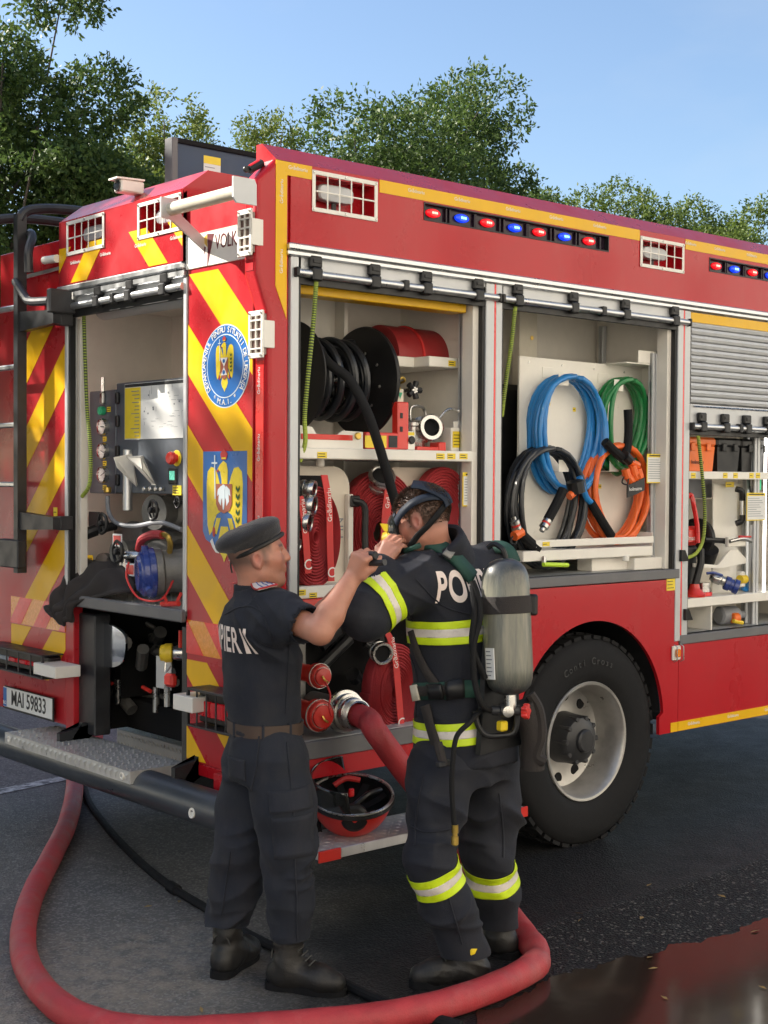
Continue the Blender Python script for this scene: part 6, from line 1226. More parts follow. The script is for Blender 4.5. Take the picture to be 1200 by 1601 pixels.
def smooth(V, F, it=2):
    E = np.concatenate([np.stack([F[:, i], F[:, (i+1) % F.shape[1]]], 1) for i in range(F.shape[1])]); 
    for _ in range(it):
        S = np.zeros_like(V); c = np.zeros(len(V)); np.add.at(S, E[:, 0], V[E[:, 1]]); np.add.at(c, E[:, 0], 1); V = V*.5+.5*S/np.maximum(c, 1)[:, None]
    return V
def folds(V, F, amp, freq, dirs, joints, seed=0, jamp=.012, jr=.10):
    """cloth creases: warped ridges along several slanting directions, stronger near the joints"""
    N = normals(V, F); D = Vector(dirs).normalized(); w_ = np.zeros(len(V))
    for j, r in joints: w_ += np.exp(-((V-np.array(j))**2).sum(1)/(2*r*r))
    W_ = amp+jamp*np.minimum(w_, 1.3); wp = np.stack([vnoise(V*5+seed), vnoise(V*5+seed+9), vnoise(V*5+seed+17)], 1)*.05; Q = V+wp; out = np.zeros(len(V)); s1 = Vector((D.y+.3, -D.x+.2, .1)).normalized(); s2 = D.cross(s1).normalized()
    for k, (a, b, sc, wt) in enumerate(((.75, .55, 1., 1.), (.7, -.6, 1.25, .9), (.95, .1, 2.0, .45), (.15, .95, .8, .35))):
        e = (D*a+s1*b).normalized(); e2 = e.cross(s2).normalized(); q = np.stack([Q@A3(e)*freq*sc*.8, Q@A3(e2)*freq*.20+seed+k*7, Q@A3(s2)*freq*.20-seed], 1); n_ = vnoise(q+k*11.3); rd = 1-np.abs(n_)*1.9; mk_ = np.clip(.5+1.2*vnoise(V*6+seed*5+k*13), 0, 1); out += wt*mk_*np.where(rd > 0, rd**1.35, rd*.25)
    return V+N*(W_*1.7*(out*1.05-.55)+amp*.6*vnoise(V*11+seed*3))[:, None]
def attr_mesh(name, V, F, mt, parent, **kw):
    o = mk(name, V, F, mt, parent, True)
    for k, v in kw.items():
        a = o.data.attributes.new(k, 'FLOAT', 'POINT'); a.data.foreach_set('value', np.asarray(v, np.float32))
    return o
def skin_mat(name, base, hair, red):
    m = bpy.data.materials.new(name); m.use_nodes = True; N = m.node_tree.nodes; L = m.node_tree.links; b = N['Principled BSDF']; b.inputs['Roughness'].default_value = .48
    b.inputs['Subsurface Weight'].default_value = .12; b.inputs['Subsurface Radius'].default_value = (.012, .005, .003); b.inputs['Subsurface Scale'].default_value = .6
    def at(k): a = N.new('ShaderNodeAttribute'); a.attribute_name = k; return a.outputs['Fac']
    no = N.new('ShaderNodeTexNoise'); no.inputs['Scale'].default_value = 38; no.inputs['Detail'].default_value = 5; tc = N.new('ShaderNodeTexCoord'); L.new(tc.outputs['Object'], no.inputs['Vector'])
    m0 = N.new('ShaderNodeMix'); m0.data_type = 'RGBA'; L.new(no.outputs['Fac'], m0.inputs[0]); m0.inputs[6].default_value = (*[c*.84 for c in base], 1); m0.inputs[7].default_value = (base[0]*1.14, base[1]*1.05, base[2]*1.02, 1)
    cur = m0.outputs[2]
    for k, col, s in (('flush', red, 1.), ('hair', hair, 1.), ('dark', (.012, .009, .008), 1.), ('eyew', (.62, .58, .54), 1.)):
        mx = N.new('ShaderNodeMix'); mx.data_type = 'RGBA'; L.new(at(k), mx.inputs[0]); L.new(cur, mx.inputs[6]); mx.inputs[7].default_value = (*col, 1); cur = mx.outputs[2]
    L.new(cur, b.inputs['Base Color']); bp = N.new('ShaderNodeBump'); bp.inputs['Strength'].default_value = .25; bp.inputs['Distance'].default_value = .002; n2 = N.new('ShaderNodeTexNoise'); n2.inputs['Scale'].default_value = 160; L.new(tc.outputs['Object'], n2.inputs['Vector']); L.new(n2.outputs['Fac'], bp.inputs['Height']); L.new(bp.outputs[0], b.inputs['Normal']); M[name] = m; return m
skin_mat('skin_officer', (.46, .22, .15), (.075, .050, .040), (.47, .15, .11)); skin_mat('skin_firefighter', (.46, .22, .155), (.06, .035, .022), (.48, .15, .11))
dm('shirt', (.0085, .0110, .0195), .86, var=.22, vs=11, bump=.35, bs=420, dust=.03); dm('trousers', (.0100, .0130, .0225), .86, var=.22, vs=9, bump=.4, bs=420, dust=.06)
dm('turnout', (.0085, .0102, .0180), .82, var=.25, vs=10, bump=.4, bs=380, dust=.03); dm('leather', (.010, .0095, .009), .52, var=.3, vs=16, bump=.3, bs=160, dust=.10); dm('belt', (.055, .032, .022), .6, var=.2)
dm('felt', (.020, .020, .024), .95, var=.25, vs=30, bump=.6, bs=350); dm('band_yellow', (.62, .80, .015), .5, var=.08, vs=22, bump=.2, bs=300); dm('band_silver', (.72, .66, .60), .35, var=.10, vs=26, bump=.15, bs=300)
dm('letter_pale', (.80, .68, .62), .4, var=.07, vs=30); dm('strap_green', (.014, .060, .045), .75, var=.2, vs=30, bump=.3, bs=400); dm('composite', (.110, .118, .100), .36, coat=.3, var=.0, col2=(.24, .228, .175), vs=7, aniso=(6, 6, .5), mixlo=.36, mixhi=.66, dust=.10); dm('rubber_blue', (.012, .019, .034), .6, var=.2, spec=.3); dm('mask_yellow', (.80, .58, .02), .35, var=.06)
ZUP = Vector((0, 0, 1))
for k_ in ('shirt', 'trousers', 'turnout', 'felt', 'cloth_black'):
    b_ = M[k_].node_tree.nodes['Principled BSDF']; b_.inputs['Sheen Weight'].default_value = .025 if k_ != 'felt' else .30; b_.inputs['Sheen Roughness'].default_value = .45
def seam(nm, parent, V, F, pix, mt, wd=.004, th=.0018):
    bv = BVHTree.FromPolygons([tuple(v) for v in V], [tuple(map(int, x)) for x in F]); pr_ = []
    for p in catmull([Vector((a_, b_, 0)) for a_, b_ in pix], 8):
        h = bv.ray_cast(CAM, ray(p.x, p.y).normalized())
        if h[0] is not None: pr_.append(h)
    if len(pr_) < 3: return
    V2, F2 = [], []
    for i, h in enumerate(pr_):
        t = (pr_[min(i+1, len(pr_)-1)][0]-pr_[max(i-1, 0)][0]).normalized(); w_ = t.cross(h[1]).normalized()*(wd/2); b_ = h[0]+h[1]*.0006; V2 += [b_-w_, b_+w_, b_+w_+h[1]*th, b_-w_+h[1]*th]
    for i in range(len(pr_)-1): F2 += [[i*4+j, i*4+(j+1) % 4, (i+1)*4+(j+1) % 4, (i+1)*4+j] for j in range(4)]
    mk(nm, V2, F2, mt, parent, True)
def soot_ends():
    m = M['composite']; N = m.node_tree.nodes; L = m.node_tree.links; b = N['Principled BSDF']; src = b.inputs['Base Color'].links[0].from_socket; tc = N.new('ShaderNodeTexCoord'); sp = N.new('ShaderNodeSeparateXYZ'); L.new(tc.outputs['Generated'], sp.inputs[0])
    n = N.new('ShaderNodeTexNoise'); n.inputs['Scale'].default_value = 9; n.inputs['Detail'].default_value = 8; n.inputs['Roughness'].default_value = .7; mp = N.new('ShaderNodeMapping'); mp.inputs['Scale'].default_value = (6, 6, 1); L.new(tc.outputs['Generated'], mp.inputs[0]); L.new(mp.outputs[0], n.inputs['Vector'])
    a = N.new('ShaderNodeMath'); a.operation = 'SUBTRACT'; L.new(sp.outputs[2], a.inputs[0]); a.inputs[1].default_value = .5; b2 = N.new('ShaderNodeMath'); b2.operation = 'ABSOLUTE'; L.new(a.outputs[0], b2.inputs[0]); c2 = N.new('ShaderNodeMath'); c2.operation = 'MULTIPLY_ADD'; L.new(n.outputs['Fac'], c2.inputs[0]); c2.inputs[1].default_value = .22; L.new(b2.outputs[0], c2.inputs[2])
    r = N.new('ShaderNodeMapRange'); r.inputs[1].default_value = .40; r.inputs[2].default_value = .56; r.inputs[4].default_value = .9; L.new(c2.outputs[0], r.inputs[0]); mx = N.new('ShaderNodeMix'); mx.data_type = 'RGBA'; L.new(r.outputs[0], mx.inputs[0]); L.new(src, mx.inputs[6]); mx.inputs[7].default_value = (.030, .034, .040, 1); L.new(mx.outputs[2], b.inputs['Base Color'])
soot_ends()
def head(B, c, f, nk, k=.02):
    f = Vector(f).normalized(); r = f.cross(ZUP).normalized(); u = r.cross(f)
    P = lambda a, b, d: A3(c+f*a+r*b+u*d); ax = (f, r, u)
    B.ell(P(-.012, 0, .035), ax, (.099, .077, .087), k); B.ell(P(.026, 0, -.035), ax, (.064, .060, .076), .03); B.ell(P(.0, 0, -.02), ax, (.085, .066, .07), .03)
    B.cap(P(.062, -.012, -.098), P(.062, .012, -.098), .021, .021, .022)
    for s_ in (-1, 1):
        B.cap(P(.005, s_*.050, -.062), P(.058, s_*.022, -.096), .020, .020, .022); B.cap(P(.062, s_*.040, -.022), P(.035, s_*.056, -.015), .017, .016, .02)
        B.cap(P(.080, s_*.010, .026), P(.066, s_*.044, .024), .011, .010, .012)
        B.ell(P(.088, s_*.031, .004), ax, (.013, .014, .010), .006, True); B.ell(P(.069, s_*.031, .005), ax, (.0125, .0125, .0125), .003)
        B.cap(P(.0775, s_*.020, .0125), P(.0745, s_*.042, .0115), .0035, .0035, .003)
        e = P(-.008, s_*.076, -.008); B.ell(e, (f, r, u), (.021, .010, .033), .006); B.ell(e+A3(r)*s_*.008+A3(f)*.003, (f, r, u), (.011, .006, .019), .004, True); B.cap(P(-.004, s_*.077, -.036), P(-.008, s_*.076, -.030), .008, .008, .004)
    B.chain([P(.084, 0, .020), P(.096, 0, -.004), P(.105, 0, -.024)], [.0085, .0100, .0120], .012); 
    for s_ in (-1, 1): B.cap(P(.096, s_*.012, -.027), P(.092, s_*.013, -.027), .0085, .0085, .007)
    B.cap(P(.090, -.016, -.055), P(.090, .016, -.055), .0060, .0060, .007); B.cap(P(.088, -.014, -.065), P(.088, .014, -.065), .0068, .0068, .007)
    B.ell(P(.101, 0, -.0600), ax, (.012, .024, .0018), .003, True)
    B.cap(P(-.022, 0, -.055), A3(nk), .056, .062, .03); B.cap(P(.035, 0, -.085), A3(nk)+A3(f)*.02, .035, .05, .03)
    return f, r, u
def head_attrs(V, c, f, r, u):
    q = V-A3(c); a, b, d = q@A3(f), q@A3(r), q@A3(u); s = lambda x, lo, hi: np.clip((x-lo)/(hi-lo), 0, 1)
    near = s(-np.linalg.norm(q, axis=1), -.24, -.20); ear = np.exp(-(((a+.008)/.024)**2+((d+.008)/.036)**2))*s(np.abs(b), .068, .076)
    hair = s(-a, -.040, -.020)*s(d+.25*np.minimum(a, 0)*0, -.055, -.015)*near*(1-ear); side = s(-a, -.055, -.040)*s(d, .0, .03)*near*(1-ear); hair = np.maximum(hair, side)
    beard = .22*s(-d, .035, .06)*s(a, -.02, .03)*near*(1-s(-d, .115, .13)); lips = np.exp(-(((a-.094)/.010)**2+(b/.022)**2+((d+.060)/.011)**2)); cheek = .5*np.exp(-(((a-.055)/.03)**2+((np.abs(b)-.045)/.025)**2+((d+.03)/.025)**2)); nose = .5*np.exp(-(((a-.109)/.014)**2+(b/.016)**2+((d+.024)/.016)**2))
    flush = np.clip(lips+cheek+nose+.75*ear, 0, 1); brow = np.exp(-((d-.027+.0)/.0052)**2)*s(a, .066, .074)*s(np.abs(b), .012, .018)*s(-np.abs(b), -.050, -.046)
    ex = np.minimum(np.linalg.norm(np.stack([a-.0815, np.abs(b)-.031, d-.004], 1), axis=1), 9); dark = np.maximum(brow*.9, s(-ex, -.0075, -.0055)); eyew = s(-np.linalg.norm(np.stack([a-.076, np.abs(b)-.031, (d-.004)*1.5], 1), axis=1), -.013, -.010)*(1-dark)
    mouth = np.exp(-(((a-.096)/.010)**2+(b/.022)**2+((d+.0600)/.0028)**2)); dark = np.maximum(dark, mouth*.7)
    return dict(hair=np.clip(hair*.85+beard, 0, 1), flush=flush, dark=dark, eyew=eyew*.45)
def hand(B, wr, d, n, side, curl, sc=1., spread=.12, thumb=(.7, .5, -.1)):
    """wr wrist, d towards the knuckles, n out of the back of the hand, side: +1 thumb lies towards d x n"""
    d = Vector(d).normalized(); n = Vector(n); n = (n-d*n.dot(d)).normalized(); l = d.cross(n)*side; wr = Vector(wr)
    T = lambda a, b, e: wr+d*a*sc+l*b*sc+n*e*sc
    B.cap(T(.0, .012, 0), T(.075, .022, 0), .021*sc, .018*sc, .012); B.cap(T(.0, -.010, 0), T(.070, -.024, -.002), .020*sc, .016*sc, .012); B.cap(T(.02, 0, -.004), T(.075, 0, 0), .020*sc, .017*sc, .012); B.cap(T(.02, .03, -.012), T(.045, .030, -.012), .016*sc, .014*sc, .012)
    tips = []
    for i, (off, ln, r0) in enumerate(((.030, .92, .0092), (.010, 1.0, .0095), (-.010, .94, .0090), (-.028, .76, .0080))):
        p = T(.080-(.0 if i < 3 else .008), off, .002); a0 = 0; dirv = (d+l*spread*(1-i)*.6).normalized(); pts = [p]; rs = [r0*1.05*sc]; cu = curl[i] if isinstance(curl[0], (list, tuple)) else curl
        for ln_, b in zip((.046, .029, .022), cu):
            a0 += b; v = dirv*math.cos(a0)-n*math.sin(a0); p = p+v*ln_*ln*sc; pts.append(p); rs.append(rs[-1]*.93)
        for j in range(3): B.cap(pts[j], pts[j+1], rs[j], rs[j+1], .0045 if j else .007)
        tips.append(pts[-1])
    p = T(.022, .030, -.008); tv = (d*thumb[0]+l*thumb[1]+n*thumb[2]).normalized(); t2 = (d*thumb[0]+l*(thumb[1]-.55)+n*(thumb[2]-.15)).normalized(); q1 = p+tv*.042*sc; q2 = q1+t2*.032*sc; q3 = q2+(t2-l*.2).normalized()*.022*sc
    B.cap(p, q1, .0145*sc, .0115*sc, .010); B.cap(q1, q2, .0110*sc, .0100*sc, .005); B.cap(q2, q3, .0098*sc, .0080*sc, .005); return T, tips
def seg_dist(P, a, b):
    a, b = A3(a), A3(b); ab = b-a; t = np.clip(((P-a)@ab)/(ab@ab), 0, 1); return np.linalg.norm(P-a-t[:, None]*ab, axis=1)
def band(parent, V, F, mts, planes, cuts, off, name='reflective_band', region=None):
    """strips laid round a garment: planes = [(point, normal, [t0,t1,t2,t3])], kept inside cuts [(point, normal)]"""
    N = normals(V, F); pt, nr, ts = planes; pt = Vector(pt); nr = Vector(nr).normalized(); objs = []
    for i, mt in enumerate(mts):
        bm = bmesh.new(); t = (V-A3(pt))@A3(nr); keep = (t[F].min(1) < ts[i+1]+.02) & (t[F].max(1) > ts[i]-.02)
        for cp, cn in cuts: tt = (V-A3(cp))@A3(Vector(cn).normalized()); keep &= tt[F].max(1) > -.02
        if region is not None: keep &= region(V[F].mean(1))
        Fk = F[keep]; us, inv = np.unique(Fk, return_inverse=True); vs_ = [bm.verts.new(p) for p in (V[us]+N[us]*off)]
        for f in inv.reshape(Fk.shape): bm.faces.new([vs_[q] for q in f])
        def cut(c0, n0): g = bm.verts[:]+bm.edges[:]+bm.faces[:]; bmesh.ops.bisect_plane(bm, geom=g, plane_co=c0, plane_no=n0, clear_inner=True)
        cut(pt+nr*ts[i], nr); cut(pt+nr*ts[i+1], -nr)
        for cp, cn in cuts: cut(Vector(cp), Vector(cn))
        if not bm.faces: bm.free(); continue
        r = bmesh.ops.extrude_face_region(bm, geom=bm.faces[:]); bm.normal_update()
        for v in [x for x in r['geom'] if isinstance(x, bmesh.types.BMVert)]: v.co += v.normal*.0022
        bm.verts.index_update(); VV = [v.co.copy() for v in bm.verts]; FF = [[v.index for v in f.verts] for f in bm.faces]; bm.free()
        objs.append(mk(name, VV, FF, mt, parent, True))
    return objs
def wrap_text(parent, V, F, s, p, right, up, size, mt, sx=1., spacing=1., off=.004, name='letter', offs=0.):
    """lettering pressed onto a garment, one mesh per letter"""
    bv = BVHTree.FromPolygons([tuple(v) for v in V], [tuple(map(int, f)) for f in F]); r = Vector(right).normalized(); u = Vector(up).normalized(); n = r.cross(u); x = 0
    for ch in s:
        cu = bpy.data.curves.new('t', 'FONT'); cu.body = ch; cu.size = size; cu.offset = offs; tmp = bpy.data.objects.new('t', cu); me = bpy.data.meshes.new_from_object(tmp); bpy.data.objects.remove(tmp)
        if len(me.vertices) == 0: x += size*.3*sx; continue
        bm = bmesh.new(); bm.from_mesh(me); bmesh.ops.triangulate(bm, faces=bm.faces)
        for _ in range(3): bmesh.ops.subdivide_edges(bm, edges=[e for e in bm.edges if e.calc_length() > .012], cuts=1); bmesh.ops.triangulate(bm, faces=bm.faces)
        w0 = max(v.co.x for v in bm.verts); bad = []
        for v in bm.verts:
            q = Vector(p)+r*(x+v.co.x*sx)+u*v.co.y; h = bv.ray_cast(q+n*.25, -n)
            if h[0] is None: bad.append(v)
            else: v.co = h[0]+h[1]*off
        if bad: bmesh.ops.delete(bm, geom=bad, context='VERTS')
        bm.verts.index_update(); VV = [v.co.copy() for v in bm.verts]; FF = [[v.index for v in f.verts] for f in bm.faces]; bm.free(); x += w0*sx+size*.07*spacing
        if FF: mk(name, VV, FF, mt, parent, True)
dm('lace', (.05, .05, .048), .8)
def boot(name, parent, ank, toe_dir, L=.285, hi=.20, mt='leather'):
    t = Vector(toe_dir); t.z = 0; t.normalize(); l = t.cross(ZUP); a = Vector((ank[0], ank[1], 0)); B = Field(.006)
    P = lambda x, y, z: A3(a+t*x+l*y+ZUP*z)
    B.cap(P(-.045, 0, .050), P(-.045, 0, .058), .045, .045); B.cap(P(-.03, 0, .05), P(.12, .004, .044), .044, .046, .03); B.cap(P(.12, .004, .045), P(.165, .006, .040), .046, .040, .03); B.cap(P(.0, 0, .07), P(.10, 0, .06), .050, .04, .03); B.cap(P(-.01, 0, .07), P(-.005, 0, hi), .052, .058, .03)
    B.add(lambda Q: -(.012-Q[..., 2])*1.+0*Q[..., 0] if False else (Q[..., 2]*-1+.010), [a.x-.4, a.y-.4, -.2], [a.x+.4, a.y+.4, .012], .004, True) if False else None
    V, F = B.mesh(); V[:, 2] = np.maximum(V[:, 2], .012); V = folds(V, F, .0012, 30, (0, 0, 1), [(P(0, 0, .12), .05), (P(.07, 0, .08), .04)], 3, .006)
    o = mk(name, V, F, mt, parent, True)
    out = [(-.095, .0), (-.085, .034), (-.04, .044), (.02, .040), (.09, .050), (.15, .048), (.195, .028), (.208, .0), (.195, -.026), (.15, -.042), (.09, -.042), (.02, -.036), (-.04, -.042), (-.085, -.034)]
    lo = catmull([P(x, y, 0) for x, y in out], 3, True); G().prism([(p.x, p.y, .0) for p in lo], (0, 0, .028)).build('sole', 'rubber', o)
    g = G()
    for k in range(6): x = .085-k*.014; z = .088+k*.016; g.tube([P(x+.006, -.03, z-.004), P(x+.018, 0, z+.008), P(x+.006, .03, z-.004)], .0032, 6)
    g.build('laces', 'lace', o, True)['kind'] = 'stuff'; G().tube([P(.088+.10*math.cos(a)*.35*0+.05*0, .046*math.sin(a), .046+.030*math.cos(a)) for a in np.linspace(-1.5, 1.5, 13)], .0035, 6).build('toe_seam', 'leather', o, True); G().tube([P(-.062, .036*math.sin(a), .11+.045*math.cos(a)) for a in np.linspace(-1.4, 1.4, 11)], .0035, 6).build('heel_seam', 'leather', o, True); return o
# ---------------------------------------------------------------- the officer
def officer():
    D0 = 5.0; F_ = RT*math.cos(R_(20))+FW*math.sin(R_(20)); F_.z = 0; F_.normalize(); Rg = F_.cross(ZUP).normalized()
    root = thing('person', GP(410, 1530), 'person in black beret and navy shirt reaching up with both hands', 'person')
    pel = DP(414, 1165, D0); nk = DP(397, 924, 4.99); hc = DP(403, 868, 4.98); hf = RT*math.cos(R_(8))+FW*math.sin(R_(8))+ZUP*.14
    shR, elR, wrR = DP(432, 957, 4.84), DP(500, 987, 4.66), DP(551, 902, 4.74)
    shL, elL, wrL = DP(412, 947, 5.16), DP(492, 980, 5.22), DP(550, 905, 5.08)
    hipR, knR, anR = DP(436, 1180, 4.92), DP(450, 1330, 4.90), DP(455, 1500, 4.95); hipL, knL, anL = DP(394, 1180, 5.09), DP(376, 1330, 5.09), DP(358, 1490, 5.12)
    B = Field(.0045); f, r, u = head(B, hc, hf, nk-ZUP*.02)
    B.loft([(pel-ZUP*.05, .11, .08), (pel+ZUP*.12, .105, .08), (pel.lerp(nk, .55), .125, .09), (pel.lerp(nk, .85), .14, .08), (nk-ZUP*.02, .06, .05)], Rg, .04)
    for sh, el, wr in ((shR, elR, wrR), (shL, elL, wrL)):
        B.cap(sh, el, .055, .043, .03); m1 = el.lerp(wr, .3); B.chain([el, m1, wr.lerp(el, .04)], [.043, .047, .031], .02)
    for hp, kn, an in ((hipR, knR, anR), (hipL, knL, anL)): B.cap(hp, kn, .07, .045, .03); B.cap(kn, Vector((an.x, an.y, .10)), .043, .03, .03)
    dR = (DP(562, 872, 4.72)-wrR).normalized(); T, _ = hand(B, wrR, dR, (RT*-.55-FW*.8+ZUP*.25), 1, (1.15, 1.35, .8), 1.0, .05, (.75, .35, -.55))
    dL = (DP(566, 876, 5.05)-wrL).normalized(); hand(B, wrL, dL, (RT*-.5+FW*.7+ZUP*.3), -1, (1.0, 1.2, .7), 1.0, .05, (.8, .3, -.5))
    V, F = B.mesh(); V = smooth(V, F, 1); bo = attr_mesh('body', V, F, 'skin_officer', root, **head_attrs(V, hc, f, r, u))
    # shirt
    S = Field(.006)
    S.loft([(pel+ZUP*.055-F_*.005, .150, .128), (pel+ZUP*.10, .150, .128), (pel.lerp(nk, .35)+F_*.005, .153, .132), (pel.lerp(nk, .60)+F_*.012, .178, .138), (pel.lerp(nk, .78)+F_*.004, .185, .130), (pel.lerp(nk, .90), .155, .105), (nk-ZUP*.020, .085, .075), (nk+ZUP*.004, .070, .070)], Rg, .05)
    for sh, el in ((shR, elR), (shL, elL)): S.cap(sh.lerp(nk, .45)-ZUP*.02, sh, .075, .080, .06); S.cap(sh, sh.lerp(el, .62), .080, .066, .05); S.cap(sh.lerp(el, .5), sh.lerp(el, .64), .070, .068, .01)
    for sh, el in ((shR, elR), (shL, elL)):
        S.cap(sh.lerp(el, .70), sh.lerp(el, .95), .063, .075, .003, True)
    V, F = S.mesh(); V = smooth(V, F, 2); V = folds(V, F, .0034, 13, (ZUP*.8+F_*.6), [(A3(pel+ZUP*.12), .09), (A3(shR), .07), (A3(shR-ZUP*.12), .07), (A3(pel.lerp(nk, .6)+Rg*.12), .06)], 5, .012)
    sh_ = mk('shirt', V, F, 'shirt', root, True)
    rr = (-Rg*1.0); q = pel.lerp(nk, .695)-F_*.13
    # lettering across the back reads from his left to his right
    wrap_text(sh_, V, F, 'POMPIERII', q-Rg*.20-ZUP*.035, Rg, ZUP-F_*.05, .125, 'letter_pale', .62, .55, .003, 'letter', .0022)
    G_ = G(); 
    # collar
    col = Field(.005); cc = nk+ZUP*.004; col.add(lambda P: np.maximum(np.abs(np.linalg.norm((P-A3(cc))[..., :2], axis=-1)-.067)-.006, np.abs(P[..., 2]-cc.z)-.022), A3(cc)-.09, A3(cc)+.09, .004); Vc, Fc = col.mesh(); Vc = smooth(Vc, Fc, 2); mk('collar', Vc, Fc, 'shirt', sh_, True)
    # shoulder slides
    bv = BVHTree.FromPolygons([tuple(v) for v in V], [tuple(map(int, x)) for x in F])
    for s_, sh in ((1, shR), (-1, shL)):
        a = nk.lerp(sh, .50); n0 = 9; g = G(); rows = []
        for i in range(n0):
            row = []
            for j in range(7):
                p = nk+Rg*s_*(.082+.105*i/(n0-1))+F_*(-.036+.066*j/6+.004); h = bv.ray_cast(p+ZUP*.3, -ZUP); row.append((h[0] if h[0] else p)+ZUP*.012)
            rows.append(row)
        VV = [p for rw in rows for p in rw]; FF = [[i*7+j, i*7+j+1, (i+1)*7+j+1, (i+1)*7+j] for i in range(n0-1) for j in range(6)]
        e = mk('epaulette', VV, FF, 'print_white', root, True); md = e.modifiers.new('s', 'SOLIDIFY'); md.thickness = .006; md.offset = 0
        for k in (1.6, 3.2, 4.8): tube('stripe', [rows[i][int(k)].lerp(rows[i][int(k)+1], k % 1)+ZUP*.004 for i in range(n0)], .0022, 'emblem_blue', e, 5)
        tube('edge', [rows[i][j]+ZUP*.002 for i, j in [(i, 0) for i in range(n0)]+[(n0-1, j) for j in range(7)]+[(i, 6) for i in range(n0-1, -1, -1)]], .0035, 'emblem_red', e, 5)
    for pth in ([(392, 930), (408, 955), (420, 985), (428, 1010)], [(352, 960), (372, 950), (395, 948), (412, 960)], [(452, 990), (450, 1040), (446, 1115)]): seam('seam', sh_, V, F, pth, 'shirt', .005, .0025)
    # trousers
    Tq = Field(.006)
    Tq.loft([(pel-ZUP*.11, .150, .120), (pel-ZUP*.03, .158, .128), (pel+ZUP*.05, .146, .122), (pel+ZUP*.105, .140, .118)], Rg, .05)
    for hp, kn, an in ((hipR, knR, anR), (hipL, knL, anL)): b_ = Vector((an.x, an.y, .20)); Tq.chain([hp-ZUP*.02, hp.lerp(kn, .5), kn, kn.lerp(b_, .5), b_], [.108, .100, .086, .086, .082], .05)
    pk = hipR.lerp(knR, .62)+Rg*.075; Tq.ell(pk, (F_, Rg, (hipR-knR).normalized()), (.075, .030, .105), .012)
    V, F = Tq.mesh(); V = smooth(V, F, 2); V = folds(V, F, .0045, 12, (0, .15, 1), [(A3(knR), .10), (A3(knL), .10), (A3(Vector((anR.x, anR.y, .22))), .09), (A3(Vector((anL.x, anL.y, .22))), .09), (A3(pel-ZUP*.14), .09)], 9, .017)
    V[:, 2] = np.maximum(V[:, 2], .185+.012*vnoise(V*12)); tq = mk('trousers', V, F, 'trousers', root, True)
    for (zc_, h_) in ((.0, .0),): pass
    bv = BVHTree.FromPolygons([tuple(v) for v in V], [tuple(map(int, x)) for x in F])
    def patch(nm, c, n, ax, w_, h_, off, rows=8):
        n = Vector(n).normalized(); up = Vector(ax).normalized(); rg = up.cross(n).normalized(); VV = []
        for i in range(rows+1):
            for j in range(rows+1):
                p = Vector(c)+rg*(w_*(j/rows-.5))+up*(h_*(i/rows-.5)); h = bv.ray_cast(p+n*.2, -n); VV.append((h[0] if h[0] else p)+n*off)
        m2 = rows+1; o = mk(nm, VV, [[i*m2+j, i*m2+j+1, (i+1)*m2+j+1, (i+1)*m2+j] for i in range(rows) for j in range(rows)], 'trousers', tq, True); md = o.modifiers.new('s', 'SOLIDIFY'); md.thickness = .005; md.offset = 0
    patch('cargo_flap', hipR.lerp(knR, .40)+Rg*.1, Rg*.9-F_*.15, hipR-knR, .155, .075, .005); patch('cargo_pocket', hipR.lerp(knR, .78)+Rg*.1, Rg*.9-F_*.15, hipR-knR, .145, .15, .004); patch('back_pocket', pel-F_*.13+Rg*.07-ZUP*.06, -F_+Rg*.35, ZUP, .115, .075, .003)
    for pth in ([(448, 1160), (452, 1200), (458, 1260), (460, 1330), (463, 1400), (464, 1470)], [(405, 1150), (400, 1200), (392, 1235)], [(360, 1330), (352, 1390), (346, 1430)]): seam('seam', tq, V, F, pth, 'trousers', .006, .003)
    bl = pel+ZUP*.075; g = G(); N_ = 48; VV = []
    for i in range(N_):
        t = 2*math.pi*i/N_; e_ = 2/2.4; cx = math.copysign(abs(math.cos(t))**e_, math.cos(t)); sx_ = math.copysign(abs(math.sin(t))**e_, math.sin(t))
        for dz, o_ in ((-.022, 0), (.022, 0), (.022, .006), (-.022, .006)): VV.append(bl+Rg*cx*(.150+o_)+F_*sx_*(.128+o_)+ZUP*dz)
    g.add(VV, [[i*4+j, i*4+(j+1) % 4, ((i+1) % N_)*4+(j+1) % 4, ((i+1) % N_)*4+j] for i in range(N_) for j in range(4)]); bo_ = g.build('belt', 'belt', root, True)
    for a_ in (.4, 1.0, -.35, -1.2, 2.6, -2.2): d = Rg*math.cos(a_)*.155+F_*math.sin(a_)*.134; box('belt_loop', tuple(bl+d-Vector((.007, .007, .028))), tuple(bl+d+Vector((.007, .007, .028))), 'trousers', bo_, .003)
    boot('boot', root, anR, RT*.96-FW*.28, hi=.27); boot('boot', root, anL, RT*.35+FW*.9, hi=.27)
    # beret
    Bt = Field(.0045); cb = hc+u*.062-f*.006; tl = (u+f*-.34).normalized(); fl = r.cross(tl)*-1 if False else (f+u*.34).normalized()
    ax = (fl, r, tl)
    Bt.ell(cb+tl*.022-fl*.008+r*.004, ax, (.121, .104, .042), .02); Bt.ell(cb-tl*.008, ax, (.104, .086, .036), .02); Bt.ell(cb+tl*.034-fl*.075, ax, (.055, .075, .028), .03)
    V, F = Bt.mesh(); V = smooth(V, F, 2); V = folds(V, F, .0015, 18, fl, [(A3(cb+tl*.04-fl*.04), .05)], 2, .005); be = mk('beret', V, F, 'felt', root, True)
    ring = [cb-tl*.030+fl*math.cos(t)*.099+r*math.sin(t)*.083 for t in np.linspace(0, 2*math.pi, 40)]; G().tube(ring, .0085, 8, False).build('beret_band', 'leather', be, True)
